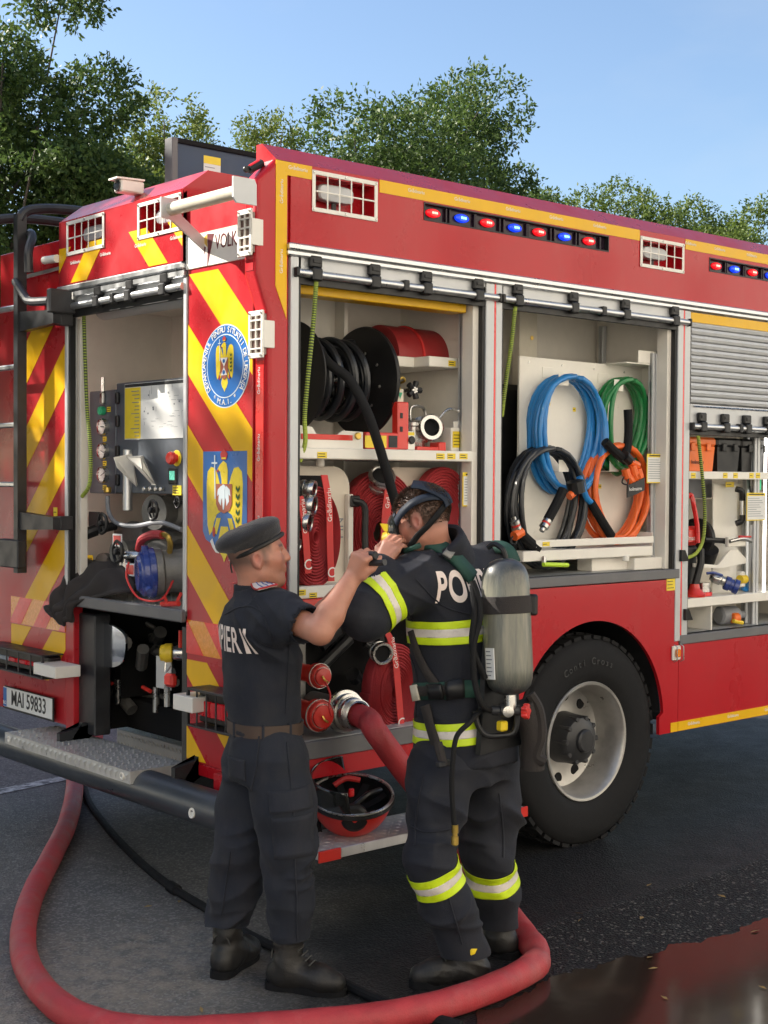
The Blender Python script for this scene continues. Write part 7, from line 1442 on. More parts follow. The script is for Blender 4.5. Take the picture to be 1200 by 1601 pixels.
    q = cb-tl*.030-fl*.104; tube('beret_tie', [q, q-ZUP*.02-fl*.004, q-ZUP*.05+fl*.002], .003, 'cloth_black', be, 6, 4); tube('beret_bow', [q+r*.012+ZUP*.004, q-fl*.008, q-r*.012+ZUP*.0], .003, 'print_white', be, 6, 4)
    # regulator he holds
    k = thing('mask_regulator', T(.06, 0, -.03)-ZUP*.02, 'small dark breathing valve held up in the officer\'s fist', 'valve'); c0 = DP(548, 860, 4.72); tube('valve_stem', [T(.07, .03, -.030), T(.085, .06, -.032), T(.10, .085, -.03)], .011, 'black_metal', k, 10); lathe('valve_head', T(.075, -.015, -.032), (T(.1, .09, -.03)-T(.07, .03, -.03)), disc_prof(.016, .06, .004), 'black', k, 14)
    return root
officer()
# ---------------------------------------------------------------- the firefighter
def firefighter():
    F_ = -RT*math.cos(R_(40))+FW*math.sin(R_(40)); F_.z = 0; F_.normalize(); Rg = F_.cross(ZUP).normalized()
    root = thing('person', GP(735, 1510), 'firefighter in dark turnout coat with yellow bands fitting a breathing mask', 'person')
    pel = DP(728, 1150, 5.15); nk = DP(697, 862, 5.12); hc = DP(659, 812, 5.06); hf = -RT*.90+FW*.36-ZUP*.30
    shL, elL, wrL = DP(652, 906, 4.99), DP(570, 966, 4.86), DP(596, 881, 4.93); shR, elR, wrR = DP(768, 890, 5.30), DP(668, 950, 5.50), DP(628, 872, 5.28)
    hipL, knL, anL = DP(692, 1195, 5.05), DP(672, 1335, 4.93), DP(728, 1500, 5.0); hipR, knR, anR = DP(765, 1195, 5.26), DP(765, 1330, 5.24), DP(776, 1480, 5.33)
    B = Field(.0045); f, r, u = head(B, hc, hf, nk-ZUP*.04+F_*.02)
    B.loft([(pel-ZUP*.05, .15, .11), (pel+ZUP*.12, .14, .11), (pel.lerp(nk, .55), .17, .12), (pel.lerp(nk, .85), .18, .11), (nk-ZUP*.02, .08, .07)], Rg, .04)
    for sh, el, wr in ((shR, elR, wrR), (shL, elL, wrL)): B.cap(sh, el, .055, .045, .03); B.chain([el, el.lerp(wr, .35), wr.lerp(el, .04)], [.045, .046, .032], .02)
    for hp, kn, an in ((hipR, knR, anR), (hipL, knL, anL)): B.cap(hp, kn, .075, .048, .03); B.cap(kn, Vector((an.x, an.y, .10)), .045, .03, .03)
    dL = (DP(616, 846, 4.96)-wrL).normalized(); hand(B, wrL, dL, (-RT*.45-FW*.85-ZUP*.1), -1, [(.55, .5, .3), (.5, .55, .35), (.55, .6, .4), (.6, .7, .4)], 1.0, .05, (.75, .5, -.2))
    dR = (DP(612, 840, 5.22)-wrR).normalized(); hand(B, wrR, dR, (RT*.2+FW*.9), 1, (.6, .6, .4), 1., .05, (.75, .5, -.2))
    V, F = B.mesh(); V = smooth(V, F, 1); ha = head_attrs(V, hc, f, r, u); bo = attr_mesh('body', V, F, 'skin_firefighter', root, **ha)
    # hair: many short strands over the skull
    rs = np.random.RandomState(3); Vh, Fh = [], []; N = normals(V, F); q = V-A3(hc); a, b, d = q@A3(f), q@A3(r), q@A3(u)
    ok = np.where((ha['hair'] > .55) & (d > -.045))[0]; top = np.where((d > .055) & (np.linalg.norm(q, axis=1) < .16) & (a < .085))[0]; ok = np.union1d(ok, top); pick = rs.choice(ok, 4200)
    for i in pick:
        p = V[i]; n = N[i]; l = .007+.013*np.clip((d[i]+.03)/.10, 0, 1); w_ = (n*.8-A3(u)*.35*(d[i] < .06)-A3(f)*.35+rs.randn(3)*.17); w_ /= np.linalg.norm(w_); s_ = np.cross(w_, n+rs.randn(3)*.2); s_ /= np.linalg.norm(s_)+1e-9; k = len(Vh)
        Vh += [p-s_*.0014, p+s_*.0014, p+w_*l*.6+s_*.001+n*.001, p+w_*l-A3(ZUP)*.003]; Fh.append([k, k+1, k+2, k+3])
    hr = mk('hair', Vh, Fh, 'hair_brown', root)
    # coat
    S = Field(.0065)
    S.loft([(pel-ZUP*.085, .205, .170), (pel-ZUP*.02, .200, .168), (pel.lerp(nk, .12), .190, .160), (pel.lerp(nk, .30), .186, .152), (pel.lerp(nk, .55), .205, .158), (pel.lerp(nk, .78), .215, .150), (pel.lerp(nk, .92), .165, .118), (nk-ZUP*.015, .105, .092), (nk+ZUP*.030+F_*.01, .082, .080)], Rg, .05)
    for sh, el, wr in ((shR, elR, wrR), (shL, elL, wrL)): S.cap(sh.lerp(nk, .45)-ZUP*.03, sh, .095, .098, .06); S.cap(sh, el, .096, .084, .05); S.chain([el, el.lerp(wr, .5), el.lerp(wr, .93)], [.082, .064, .047], .05)
    V, F = S.mesh(); V = smooth(V, F, 2); V = folds(V, F, .0045, 11, (ZUP*.9+Rg*.3), [(A3(elL), .09), (A3(shL), .08), (A3(pel.lerp(nk, .18)), .10), (A3(shL-ZUP*.1+Rg*.05), .08), (A3(pel.lerp(nk, .55)-Rg*.14), .09)], 7, .017)
    coat = mk('turnout_coat', V, F, 'turnout', root, True); CV, CF = V, F
    ca = nk-ZUP*.035; cd = (hc-f*.045-u*.07-ca).normalized(); col = Field(.0055)
    def cf(P):
        q = P-A3(ca); t = q@A3(cd); w_ = q-t[..., None]*A3(cd); rr = np.linalg.norm(w_, axis=-1); back = -(w_@A3(F_))/(rr+1e-6); return np.maximum(np.abs(rr-.098+.16*np.clip(t, 0, .2))-.012, np.maximum(-t-.02, t-.108-.02*back))
    col.add(cf, A3(ca)-.2, A3(ca)+.2, .004); Vc, Fc = col.mesh(); Vc = smooth(Vc, Fc, 3); Vc = folds(Vc, Fc, .003, 22, cd, [], 4); mk('collar', Vc, Fc, 'turnout', coat, True)
    tri = ['band_yellow', 'band_silver', 'band_yellow']
    tors = [(pel.lerp(nk, .5)+F_*0-Rg*.0, Vector((0, 0, 0)))]
    # round the chest (kept off the sleeve), hem, sleeve
    zc_ = DP(690, 985, 5.0).z; axz = ZUP+RT*-.06
    tor = lambda P: seg_dist(P, shL.lerp(elL, .35), elL) > .135
    band(coat, CV, CF, tri, (Vector((pel.x, pel.y, zc_)), axz, [-.042, -.015, .015, .042]), [], .003, region=lambda P: tor(P) & (seg_dist(P, elL, wrL) > .12) & (seg_dist(P, shR.lerp(elR, .4), elR) > .13))
    zh_ = DP(720, 1143, 5.0).z; band(coat, CV, CF, tri, (Vector((pel.x, pel.y, zh_)), ZUP+RT*-.10, [-.040, -.014, .014, .040]), [], .003)
    ad = (elL-shL).normalized(); bc = shL.lerp(elL, .66); band(coat, CV, CF, tri, (bc, ad, [-.038, -.013, .013, .038]), [], .003, region=lambda P: seg_dist(P, shL.lerp(elL, .3), elL) < .125)
    # lettering on the back
    bk = -F_; rt = Rg; q = pel.lerp(nk, .745)-F_*.16
    wrap_text(coat, CV, CF, 'POMPIERI', q-Rg*.208+ZUP*.008, Rg, ZUP, .150, 'letter_pale', .60, .5, .0035, 'letter', .0045)
    # trousers
    Tq = Field(.0065); Tq.loft([(pel-ZUP*.16, .175, .145), (pel-ZUP*.05, .180, .150), (pel+ZUP*.08, .160, .135)], Rg, .05)
    for hp, kn, an in ((hipR, knR, anR), (hipL, knL, anL)): b_ = Vector((an.x, an.y, .115)); Tq.chain([hp, hp.lerp(kn, .5), kn, kn.lerp(b_, .5), b_], [.116, .108, .096, .092, .086], .05)
    V, F = Tq.mesh(); V = smooth(V, F, 2); V = folds(V, F, .0055, 10, (.1, 0, 1), [(A3(knL+ZUP*.08), .12), (A3(knR+ZUP*.06), .11), (A3(pel-ZUP*.15), .10), (A3(Vector((anL.x, anL.y, .2))), .07)], 12, .020); V[:, 2] = np.maximum(V[:, 2], .112+.008*vnoise(V*9)); tq = mk('turnout_trousers', V, F, 'turnout', root, True)
    for kn, an, t_, px, py, dp in ((knL, anL, .2, 688, 1366, 4.95), (knR, anR, .2, 765, 1372, 5.24)):
        b_ = Vector((an.x, an.y, .135)); ad = (kn-b_).normalized(); c_ = DP(px, py, dp); oth = (knR if kn is knL else knL); mid = (knL+knR)/2; sgn = (kn-mid); sgn.z = 0; band(tq, V, F, tri, (c_, ad, [-.044, -.015, .015, .044]), [(mid+sgn*.12, sgn)], .003)
    for pth in ([(662, 1210), (652, 1260), (648, 1320)], [(700, 1400), (712, 1440), (722, 1475)], [(780, 1240), (786, 1300), (786, 1340)], [(640, 1290), (665, 1300), (700, 1296), (716, 1290)]): seam('seam', tq, V, F, pth, 'turnout', .007, .003)
    for pth in ([(650, 905), (690, 945), (735, 960), (760, 962)], [(640, 1020), (652, 1060), (650, 1120)], [(612, 905), (640, 960), (652, 985)]): seam('seam', coat, CV, CF, pth, 'turnout', .006, .003)
    boot('boot', root, anL, -RT*.97-FW*.12, hi=.19); boot('boot', root, anR, -RT*.6+FW*.5, hi=.19)
    q = DP(741, 1487, 4.93); box('boot_tab', tuple(q-Vector((.02, .006, .01))), tuple(q+Vector((.015, .006, .014))), 'mask_yellow', root, .004)
    # ---- mask with harness
    mk_o = thing('breathing_mask', hc+f*.1-u*.05, 'black and yellow breathing mask on the face of the firefighter', 'mask'); P = lambda x, y, z: hc+f*x+r*y+u*z
    Mf = Field(.005); Mf.ell(P(.060, 0, -.022), (f, r, u), (.070, .076, .088), .02); Mf.cap(P(.10, 0, -.055), P(.135, 0, -.065), .040, .034, .02); Mf.ell(P(.02, 0, -.02), (f, r, u), (.060, .2, .2), .004, True)
    Vm, Fm = Mf.mesh(); Vm = smooth(Vm, Fm, 2); mk('face_piece', Vm, Fm, 'rubber', mk_o, True)
    Vv, Fv = [], []; n1, n2 = 14, 10
    for i in range(n2+1):
        for j in range(n1+1): ph = R_(-75+150*j/n1); th = R_(-22+70*i/n2); Vv.append(P(.060+.078*math.cos(ph)*math.cos(th), .080*math.sin(ph)*math.cos(th), -.015+.085*math.sin(th)))
    Fv = [[i*(n1+1)+j, i*(n1+1)+j+1, (i+1)*(n1+1)+j+1, (i+1)*(n1+1)+j] for i in range(n2) for j in range(n1)]; mk('visor', Vv, Fv, 'visor', mk_o, True)
    lathe('valve_unit', P(.120, -.01, -.040), (f-u*.1), [(.036, 0), (.042, .006), (.042, .03), (.034, .038), (0, .038)], 'mask_yellow', mk_o, 24); G().box(tuple(P(.12, -.045, -.045)-Vector((.012, .012, .035))), tuple(P(.12, -.045, -.045)+Vector((.012, .012, .035))), .006).build('yellow_lug', 'mask_yellow', mk_o); G().prism([P(.10, -.05, .012), P(.145, -.045, .030), P(.138, -.045, .0), P(.105, -.05, -.012)], r*.03).build('yellow_lug', 'mask_yellow', mk_o)
    def hstrap(pts, wd, nm='head_strap', mt='rubber_blue'):
        Pq = catmull(pts, 5); nrm = [(p-hc-f*-.01-u*.02).normalized() for p in Pq]; V2, F2 = [], []
        for i, p in enumerate(Pq):
            t = (Pq[min(i+1, len(Pq)-1)]-Pq[max(i-1, 0)]).normalized(); w_ = t.cross(nrm[i]).normalized()*(wd/2); V2 += [p-w_, p+w_, p+w_+nrm[i]*.004, p-w_+nrm[i]*.004]
        for i in range(len(Pq)-1): F2 += [[i*4+j, i*4+(j+1) % 4, (i+1)*4+(j+1) % 4, (i+1)*4+j] for j in range(4)]
        mk(nm, V2, F2, mt, mk_o, True)
    for s_ in (-1, 1): hstrap([P(.075, s_*.068, .012), P(.03, s_*.090, .040), P(-.03, s_*.090, .062), P(-.085, s_*.060, .062), P(-.118, s_*.02, .045)], .030); hstrap([P(.05, s_*.070, -.085), P(.0, s_*.082, -.055), P(-.05, s_*.078, -.030), P(-.10, s_*.045, .010), P(-.120, s_*.01, .035)], .022, 'head_strap', 'rubber'); 
    hstrap([P(-.02, -.045, .128), P(-.055, -.035, .112), P(-.095, -.025, .080), P(-.116, -.012, .05), P(-.118, -.005, .02)], .078, 'back_pad'); hstrap([P(-.02, .02, .130), P(-.06, .015, .112), P(-.10, .01, .080), P(-.118, .0, .045)], .05, 'back_pad')
    # ---- breathing apparatus on his back
    ba = thing('breathing_apparatus', pel-F_*.25, 'grey air cylinder in a black harness on the firefighter\'s back', 'breathing apparatus')
    c0, c1 = DP(797, 1086, 4.93), DP(788, 872, 4.95); ax = (c1-c0).normalized(); L = (c1-c0).length; R0 = .0865
    prof = [(0, 0), (.03, .002), (.055, .012), (.075, .032), (R0-.003, .06), (R0, .09)]+[(R0, L-.10), (R0-.003, L-.065), (.074, L-.034), (.055, L-.014), (.03, L-.003), (0, L)]
    lathe('cylinder', c0, ax, prof, 'composite', ba, 56)
    side = ax.cross(RT).normalized(); 
    for zc_, hh_ in ((L*.66, .062),):
        ring = lathe('cylinder_strap', c0+ax*(zc_-hh_/2), ax, [(R0+.0005, 0), (R0+.006, .002), (R0+.006, hh_-.002), (R0+.0005, hh_)], 'cloth_black', ba, 48)
        q = c0+ax*zc_+RT*(R0+.008)-FW*.01; G().box(tuple(q-Vector((.016, .016, .038))), tuple(q+Vector((.016, .016, .038))), .008).build('buckle', 'black', ba)
    q = c0+ax*(L*.24)-RT*(R0*.80)-FW*(R0*.64); nn = (-RT*.80-FW*.64); up_ = ax; rg_ = up_.cross(nn).normalized(); o = G().prism([q+rg_*-.02+up_*-.055, q+rg_*.022+up_*-.055, q+rg_*.022+up_*.055, q+rg_*-.02+up_*.055], nn*.004).build('data_label', 'paper', ba); g = G()
    for k in range(7): g.prism([q+nn*.0045+rg_*-.016+up_*(.045-k*.014), q+nn*.0045+rg_*(.006+.01*((k*7) % 3)/3)+up_*(.045-k*.014), q+nn*.0045+rg_*(.006+.01*((k*7) % 3)/3)+up_*(.041-k*.014), q+nn*.0045+rg_*-.016+up_*(.041-k*.014)], nn*.0004)
    g.build('print', 'inkgrey', ba)['kind'] = 'stuff'
    # back plate between coat and cylinder
    bp_c = pel.lerp(nk, .40)-F_*.165; G().prism([bp_c+Rg*x+ZUP*z-F_*.012 for x, z in ((-.13, -.30), (.13, -.30), (.11, -.1), (.09, .10), (.075, .27), (-.075, .27), (-.09, .10), (-.11, -.1))], -F_*.022).build('back_plate', 'black', ba)
    lathe('neck', c0-ax*.05, ax, disc_prof(.022, .06, .003), 'steel', ba, 20); vb = c0-ax*.055
    lathe('valve_block', vb-RT*.07, RT, [(0, 0), (.014, 0), (.018, .006), (.018, .03), (.024, .034), (.024, .06), (.018, .064), (.020, .10), (0, .10)], 'black_metal', ba, 20); lathe('valve_ring', vb-RT*.012-FW*.02, (-FW+RT*.1), [(.016, 0), (.020, .002), (.020, .012), (.010, .014), (0, .014)], 'steel', ba, 20)
    kc = vb+RT*.052-FW*.02; g = G(); g.lathe(kc-RT*.012, RT+FW*-.5, [(0, 0), (.016, 0), (.018, .004), (.018, .024), (0, .026)], 16)
    for k in range(5): t = 2*math.pi*k/5; e1 = FW*.9+RT*.4; d = (e1.normalized()*math.cos(t)+ZUP*math.sin(t)); g.lathe(kc+d*.020-RT*.010, RT+FW*-.5, disc_prof(.009, .022, .003), 10)
    g.build('valve_knob', 'tool_red', ba, True); G().box(tuple(vb-RT*.03-ZUP*.055-Vector((.018, .016, .018))), tuple(vb-RT*.03-ZUP*.055+Vector((.018, .016, .018))), .006).build('yellow_block', 'mask_yellow', ba)
    hpts = [vb-RT*.13+ZUP*.0, vb-RT*.115-ZUP*.055, vb-RT*.085-ZUP*.088, vb-RT*.03-ZUP*.090, vb+RT*.012-ZUP*.078, vb+RT*.022-ZUP*.03, vb+RT*.015+ZUP*.0]; tube('carry_handle', hpts, .011, 'black', ba, 10, 4)
    tube('high_pressure_hose', [vb-RT*.06, vb-RT*.10+ZUP*.004, DP(735, 1128, 4.86), DP(714, 1150, 4.84), DP(708, 1185, 4.83), DP(706, 1230, 4.83), DP(709, 1280, 4.83), DP(711, 1290, 4.83)], .0095, 'rubber', ba, 10, 6)
    q = DP(711, 1288, 4.83); lathe('quick_coupling', q, (0, 0, -1), [(.006, 0), (.012, .002), (.012, .03), (.009, .032), (.009, .04), (.013, .043), (.013, .07), (.007, .075), (0, .075)], 'brass', ba, 16)
    tube('medium_hose', [vb-RT*.07, DP(752, 1100, 4.86), DP(741, 1060, 4.85), DP(740, 1010, 4.845), DP(750, 965, 4.85), DP(746, 930, 4.86), DP(738, 908, 4.87)], .011, 'rubber', ba, 10, 6); tube('medium_hose', [DP(758, 1060, 4.88), DP(738, 1010, 4.85), DP(741, 960, 4.85), DP(738, 915, 4.87)], .011, 'rubber', ba, 10, 6)
    bv = BVHTree.FromPolygons([tuple(v) for v in CV], [tuple(map(int, x)) for x in CF])
    def web(nm, pix, wd, mt, th=.008, off=.004, par=ba):
        """strap laid on the coat along a path given as points of view"""
        pth = catmull([Vector((a_, b_, 0)) for a_, b_ in pix], 6); V2, F2 = [], []; pr_ = []
        for p in pth:
            d = ray(p.x, p.y); h = bv.ray_cast(CAM, d.normalized()); pr_.append((h[0], h[1]) if h[0] is not None else None)
        pr_ = [x for x in pr_ if x]; 
        if len(pr_) < 3: return
        pos = [x[0] for x in pr_]; nr = [x[1] for x in pr_]
        for _ in range(6): pos = [pos[0]]+[(pos[i-1]+pos[i]*2+pos[i+1])/4 for i in range(1, len(pos)-1)]+[pos[-1]]; nr = [nr[0]]+[(nr[i-1]+nr[i]*2+nr[i+1]).normalized() for i in range(1, len(nr)-1)]+[nr[-1]]
        for i, p in enumerate(pos):
            t = (pos[min(i+1, len(pos)-1)]-pos[max(i-1, 0)]).normalized(); w_ = t.cross(nr[i]).normalized()*(wd/2); b_ = p+nr[i]*off; V2 += [b_-w_, b_+w_, b_+w_+nr[i]*th, b_-w_+nr[i]*th]
        for i in range(len(pos)-1): F2 += [[i*4+j, i*4+(j+1) % 4, (i+1)*4+(j+1) % 4, (i+1)*4+j] for j in range(4)]
        F2 += [[3, 2, 1, 0], [len(V2)-4+j for j in range(4)]]; return mk(nm, V2, F2, mt, par, True)
    web('shoulder_strap', [(645, 862), (665, 853), (690, 860), (712, 878), (735, 905)], .062, 'strap_green', .018); web('shoulder_strap', [(770, 858), (790, 860), (800, 880)], .055, 'strap_green', .016)
    web('strap_slide', [(692, 866), (704, 874)], .066, 'cast', .012, .022); web('strap_slide', [(640, 862), (650, 857)], .04, 'tube_cream', .012, .02)
    web('side_strap', [(645, 985), (655, 1020), (672, 1055), (690, 1075)], .034, 'cloth_black', .005, .008); web('waist_belt', [(652, 1080), (690, 1078), (730, 1076), (775, 1074)], .062, 'strap_green', .014); web('waist_belt', [(654, 1078), (690, 1076), (722, 1075)], .036, 'cloth_black', .006, .020)
    web('belt_tip', [(653, 1082), (661, 1080)], .058, 'tube_cream', .008, .022); web('buckle', [(676, 1077), (696, 1076)], .055, 'black', .014, .024); web('buckle', [(700, 1076), (722, 1075)], .07, 'black', .010, .020)
    web('hanging_strap', [(668, 1102), (675, 1130), (684, 1160), (688, 1172)], .040, 'cloth_black', .006, .012)
    tube('hanging_strap', [DP(684, 1160, 4.86), DP(690, 1185, 4.845), DP(695, 1195, 4.845)], .016, 'cloth_black', ba, 8); q = DP(693, 1193, 4.84); G().box(tuple(q-Vector((.030, .012, .010))), tuple(q+Vector((.030, .012, .010))), .004).build('strap_buckle', 'black_metal', ba)
    # lumbar pad and straps hanging at his right side
    tube('loose_strap', [DP(828, 1085, 5.05), DP(842, 1110, 5.05), DP(846, 1150, 5.05), DP(838, 1180, 5.06), DP(852, 1190, 5.06)], .020, 'cloth_black', ba, 8, 5); tube('lumbar_pad', [DP(815, 1100, 5.05), DP(832, 1150, 5.08), DP(832, 1200, 5.1)], .045, 'cloth_black', ba, 12, 4)
    tube('shoulder_loop', [DP(762, 856, 4.98), DP(772, 850, 4.97), DP(785, 858, 4.95), DP(790, 872, 4.95)], .010, 'black', ba, 8, 5)
    return root
dm('hair_brown', (.055, .034, .022), .55, var=.4, vs=60)
firefighter()
# ================================================================ ground
def ground_mat():
    m = bpy.data.materials.new('asphalt'); m.use_nodes = True; N = m.node_tree.nodes; L = m.node_tree.links; b = N['Principled BSDF']; tc = N.new('ShaderNodeTexCoord'); P = tc.outputs['Object']
    def noise(sc, det=5, ro=.6, src=None):
        n = N.new('ShaderNodeTexNoise'); n.inputs['Scale'].default_value = sc; n.inputs['Detail'].default_value = det; n.inputs['Roughness'].default_value = ro; L.new(src or P, n.inputs['Vector']); return n.outputs['Fac']
    def mr(v, a, b_, c=0, d=1):
        n = N.new('ShaderNodeMapRange'); n.inputs[1].default_value = a; n.inputs[2].default_value = b_; n.inputs[3].default_value = c; n.inputs[4].default_value = d; n.interpolation_type = 'SMOOTHSTEP'; L.new(v, n.inputs[0]); return n.outputs[0]
    def mth(op, a, b_=None):
        n = N.new('ShaderNodeMath'); n.operation = op
        for i, x in enumerate((a, b_)):
            if x is None: continue
            if isinstance(x, (int, float)): n.inputs[i].default_value = x
            else: L.new(x, n.inputs[i])
        return n.outputs[0]
    def mix(f, a, c):
        n = N.new('ShaderNodeMix'); n.data_type = 'RGBA'; L.new(f, n.inputs[0])
        for i, x in ((6, a), (7, c)):
            if isinstance(x, tuple): n.inputs[i].default_value = (*x, 1)
            else: L.new(x, n.inputs[i])
        return n.outputs[2]
    sep = N.new('ShaderNodeSeparateXYZ'); L.new(P, sep.inputs[0]); X, Y = sep.outputs[0], sep.outputs[1]
    big = noise(.9, 6, .6); mid = noise(5, 7, .65); fine = noise(70, 4, .6)
    # how far to the right / near the truck's wet side the ground is
    s = mth('ADD', mth('MULTIPLY', X, .75), mth('MULTIPLY', Y, -.66)); s = mth('ADD', s, mth('MULTIPLY', mth('SUBTRACT', big, .5), 1.3)); wet = mr(s, -.35, .55)
    coarse = mr(mth('ADD', Y, mth('MULTIPLY', mth('SUBTRACT', mid, .5), .10)), -.66, -.74)
    coarse = mth('MULTIPLY', coarse, mr(X, .2, .9))
    vo = N.new('ShaderNodeTexVoronoi'); vo.inputs['Scale'].default_value = 105; L.new(P, vo.inputs['Vector']); vo2 = N.new('ShaderNodeTexVoronoi'); vo2.inputs['Scale'].default_value = 95; L.new(P, vo2.inputs['Vector'])
    sepc = N.new('ShaderNodeSeparateColor'); L.new(vo.outputs['Color'], sepc.inputs[0]); stone = mr(sepc.outputs[0], .55, 1.0); sepd = N.new('ShaderNodeSeparateColor'); L.new(vo2.outputs['Color'], sepd.inputs[0]); chip = mr(sepd.outputs[0], .88, .99)
    dry = mix(mr(mid, .3, .7), (.105, .104, .102), (.160, .157, .150)); dry = mix(mth('MULTIPLY', stone, .7), dry, (.30, .29, .275))
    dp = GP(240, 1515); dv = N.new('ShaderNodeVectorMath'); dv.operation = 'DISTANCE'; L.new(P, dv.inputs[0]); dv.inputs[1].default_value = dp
    warm_patch = mth('MULTIPLY', mr(mth('ADD', dv.outputs['Value'], mth('MULTIPLY', mth('SUBTRACT', mid, .5), 1.2)), .75, .25), mr(noise(9, 8, .75), .40, .60)); dry = mix(mth('MULTIPLY', warm_patch, .6), dry, (.32, .28, .225))  # lighter warm-brown patch with a noisy, broken outline
    dp2 = GP(60, 1560); dv2 = N.new('ShaderNodeVectorMath'); dv2.operation = 'DISTANCE'; L.new(P, dv2.inputs[0]); dv2.inputs[1].default_value = dp2; warm_patch2 = mth('MULTIPLY', mr(mth('ADD', dv2.outputs['Value'], mth('MULTIPLY', mth('SUBTRACT', mid, .5), 1.)), .6, .1), mr(noise(14, 8, .75), .42, .62)); dry = mix(mth('MULTIPLY', warm_patch2, .6), dry, (.32, .285, .235))  # second, smaller warm-brown patch further left
    wc = mix(mth('MULTIPLY', stone, .6), (.010, .010, .011), (.032, .031, .030)); wc = mix(mth('MULTIPLY', chip, mth('ADD', mth('MULTIPLY', coarse, .75), .15)), wc, (.17, .158, .14))
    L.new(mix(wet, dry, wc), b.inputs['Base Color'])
    ro = mth('ADD', mth('MULTIPLY', mth('SUBTRACT', 1, wet), .25), .58); ro = mth('ADD', ro, mth('MULTIPLY', mth('SUBTRACT', mid, .5), .35)); ro = mth('ADD', ro, mth('MULTIPLY', coarse, .15)); L.new(ro, b.inputs['Roughness'])
    h = mth('ADD', mth('MULTIPLY', vo.outputs['Distance'], mth('ADD', mth('MULTIPLY', coarse, 1.6), .9)), mth('MULTIPLY', fine, .6)); h = mth('ADD', h, mth('MULTIPLY', mid, 1.5)); h = mth('SUBTRACT', h, mth('MULTIPLY', coarse, 3.))
    bp = N.new('ShaderNodeBump'); bp.inputs['Strength'].default_value = .75; bp.inputs['Distance'].default_value = .006; L.new(h, bp.inputs['Height']); L.new(bp.outputs[0], b.inputs['Normal']); b.inputs['Specular IOR Level'].default_value = .28
    M['asphalt'] = m
ground_mat()
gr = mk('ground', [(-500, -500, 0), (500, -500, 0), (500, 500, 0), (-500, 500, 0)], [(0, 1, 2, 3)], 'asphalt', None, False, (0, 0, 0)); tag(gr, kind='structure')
# puddle: a thin sheet of water with an uneven shore
def puddle():
    m = bpy.data.materials.new('water'); m.use_nodes = True; N = m.node_tree.nodes; L = m.node_tree.links; b = N['Principled BSDF']; b.inputs['Base Color'].default_value = (.030, .020, .015, 1); b.inputs['Roughness'].default_value = .11; b.inputs['IOR'].default_value = 1.33; b.inputs['Specular IOR Level'].default_value = .55
    tc = N.new('ShaderNodeTexCoord'); n = N.new('ShaderNodeTexNoise'); n.inputs['Scale'].default_value = 6; n.inputs['Detail'].default_value = 2; L.new(tc.outputs['Object'], n.inputs['Vector']); bp = N.new('ShaderNodeBump'); bp.inputs['Strength'].default_value = .05; bp.inputs['Distance'].default_value = .01; L.new(n.outputs['Fac'], bp.inputs['Height']); L.new(bp.outputs[0], b.inputs['Normal']); M['water'] = m
    sh = [(740, 1590), (800, 1556), (850, 1536), (880, 1519), (918, 1508), (950, 1501), (985, 1492), (1015, 1488), (1050, 1478), (1085, 1474), (1125, 1464), (1165, 1450), (1200, 1440), (1290, 1420)]
    pts = [GP(a, b_) for a, b_ in sh]; P = catmull(pts, 14); rs = np.random.RandomState(2); out = []
    for i, p in enumerate(P):
        w_ = .05*float(vnoise(np.array([[p.x*5, p.y*5, 1.3]]))[0])+.028*float(vnoise(np.array([[p.x*17, p.y*17, 4.]]))[0])+.012*float(vnoise(np.array([[p.x*50, p.y*50, 9.]]))[0]); out.append(Vector((p.x+w_*.3, p.y+w_, .0042)))
    cl = out+[Vector((3.2, -2.6, .0042)), Vector((1.2, -3.4, .0042)), Vector((-.4, -2.6, .0042)), Vector((-.35, -1.55, .0042))]
    o = mk('puddle', cl, [list(range(len(cl)))[::-1]], 'water'); tag(o, kind='structure')
    if o.data.polygons[0].normal.z < 0: o.data.flip_normals()
puddle()
dm('road_paint', (.10, .10, .10), .75, var=0, col2=(.62, .62, .60), vs=16, mixlo=.40, mixhi=.58)
a, b_ = GP(-60, 1250), GP(112, 1214); d = (b_-a).normalized(); nrm = Vector((-d.y, d.x, 0))*.055; a = a-d*3
o = mk('road_marking', [(p.x, p.y, .004) for p in (a-nrm, b_-nrm, b_+nrm, a+nrm)], [(0, 1, 2, 3)], 'road_paint'); tag(o, kind='structure')
# sand heap edge / pale kerb beyond the truck on the left
kb = G().box((-6, 9.2, 0), (30, 9.5, .13), .02).build('kerb', 'tube_cream'); tag(kb, kind='structure')
# dead leaves and grit
dm('dry_leaf', (.30, .20, .07), .7, var=.3, vs=9)
rs = random.Random(12); lv = None
for i in range(14):
    px, py = rs.choice([(rs.uniform(820, 1200), rs.uniform(1440, 1600)), (rs.uniform(0, 420), rs.uniform(1380, 1600)), (rs.uniform(850, 1200), rs.uniform(1300, 1440))]); c = GP(px, py); t = rs.uniform(0, 6.28); l, w_ = rs.uniform(.012, .030), rs.uniform(.004, .010); e1 = Vector((math.cos(t), math.sin(t), 0)); e2 = Vector((-e1.y, e1.x, 0)); z = .0075
    V = [c-e1*l+ZUP*z, c-e1*l*.2-e2*w_+ZUP*(z+.004), c+e1*l+ZUP*(z+.002), c-e1*l*.2+e2*w_+ZUP*(z+.001)]
    lf = mk('fallen_leaf', V, [(0, 1, 2, 3)], 'dry_leaf'); tag(lf, 'small dry leaf lying on the dark asphalt', 'leaf', 'dry leaves on the ground')
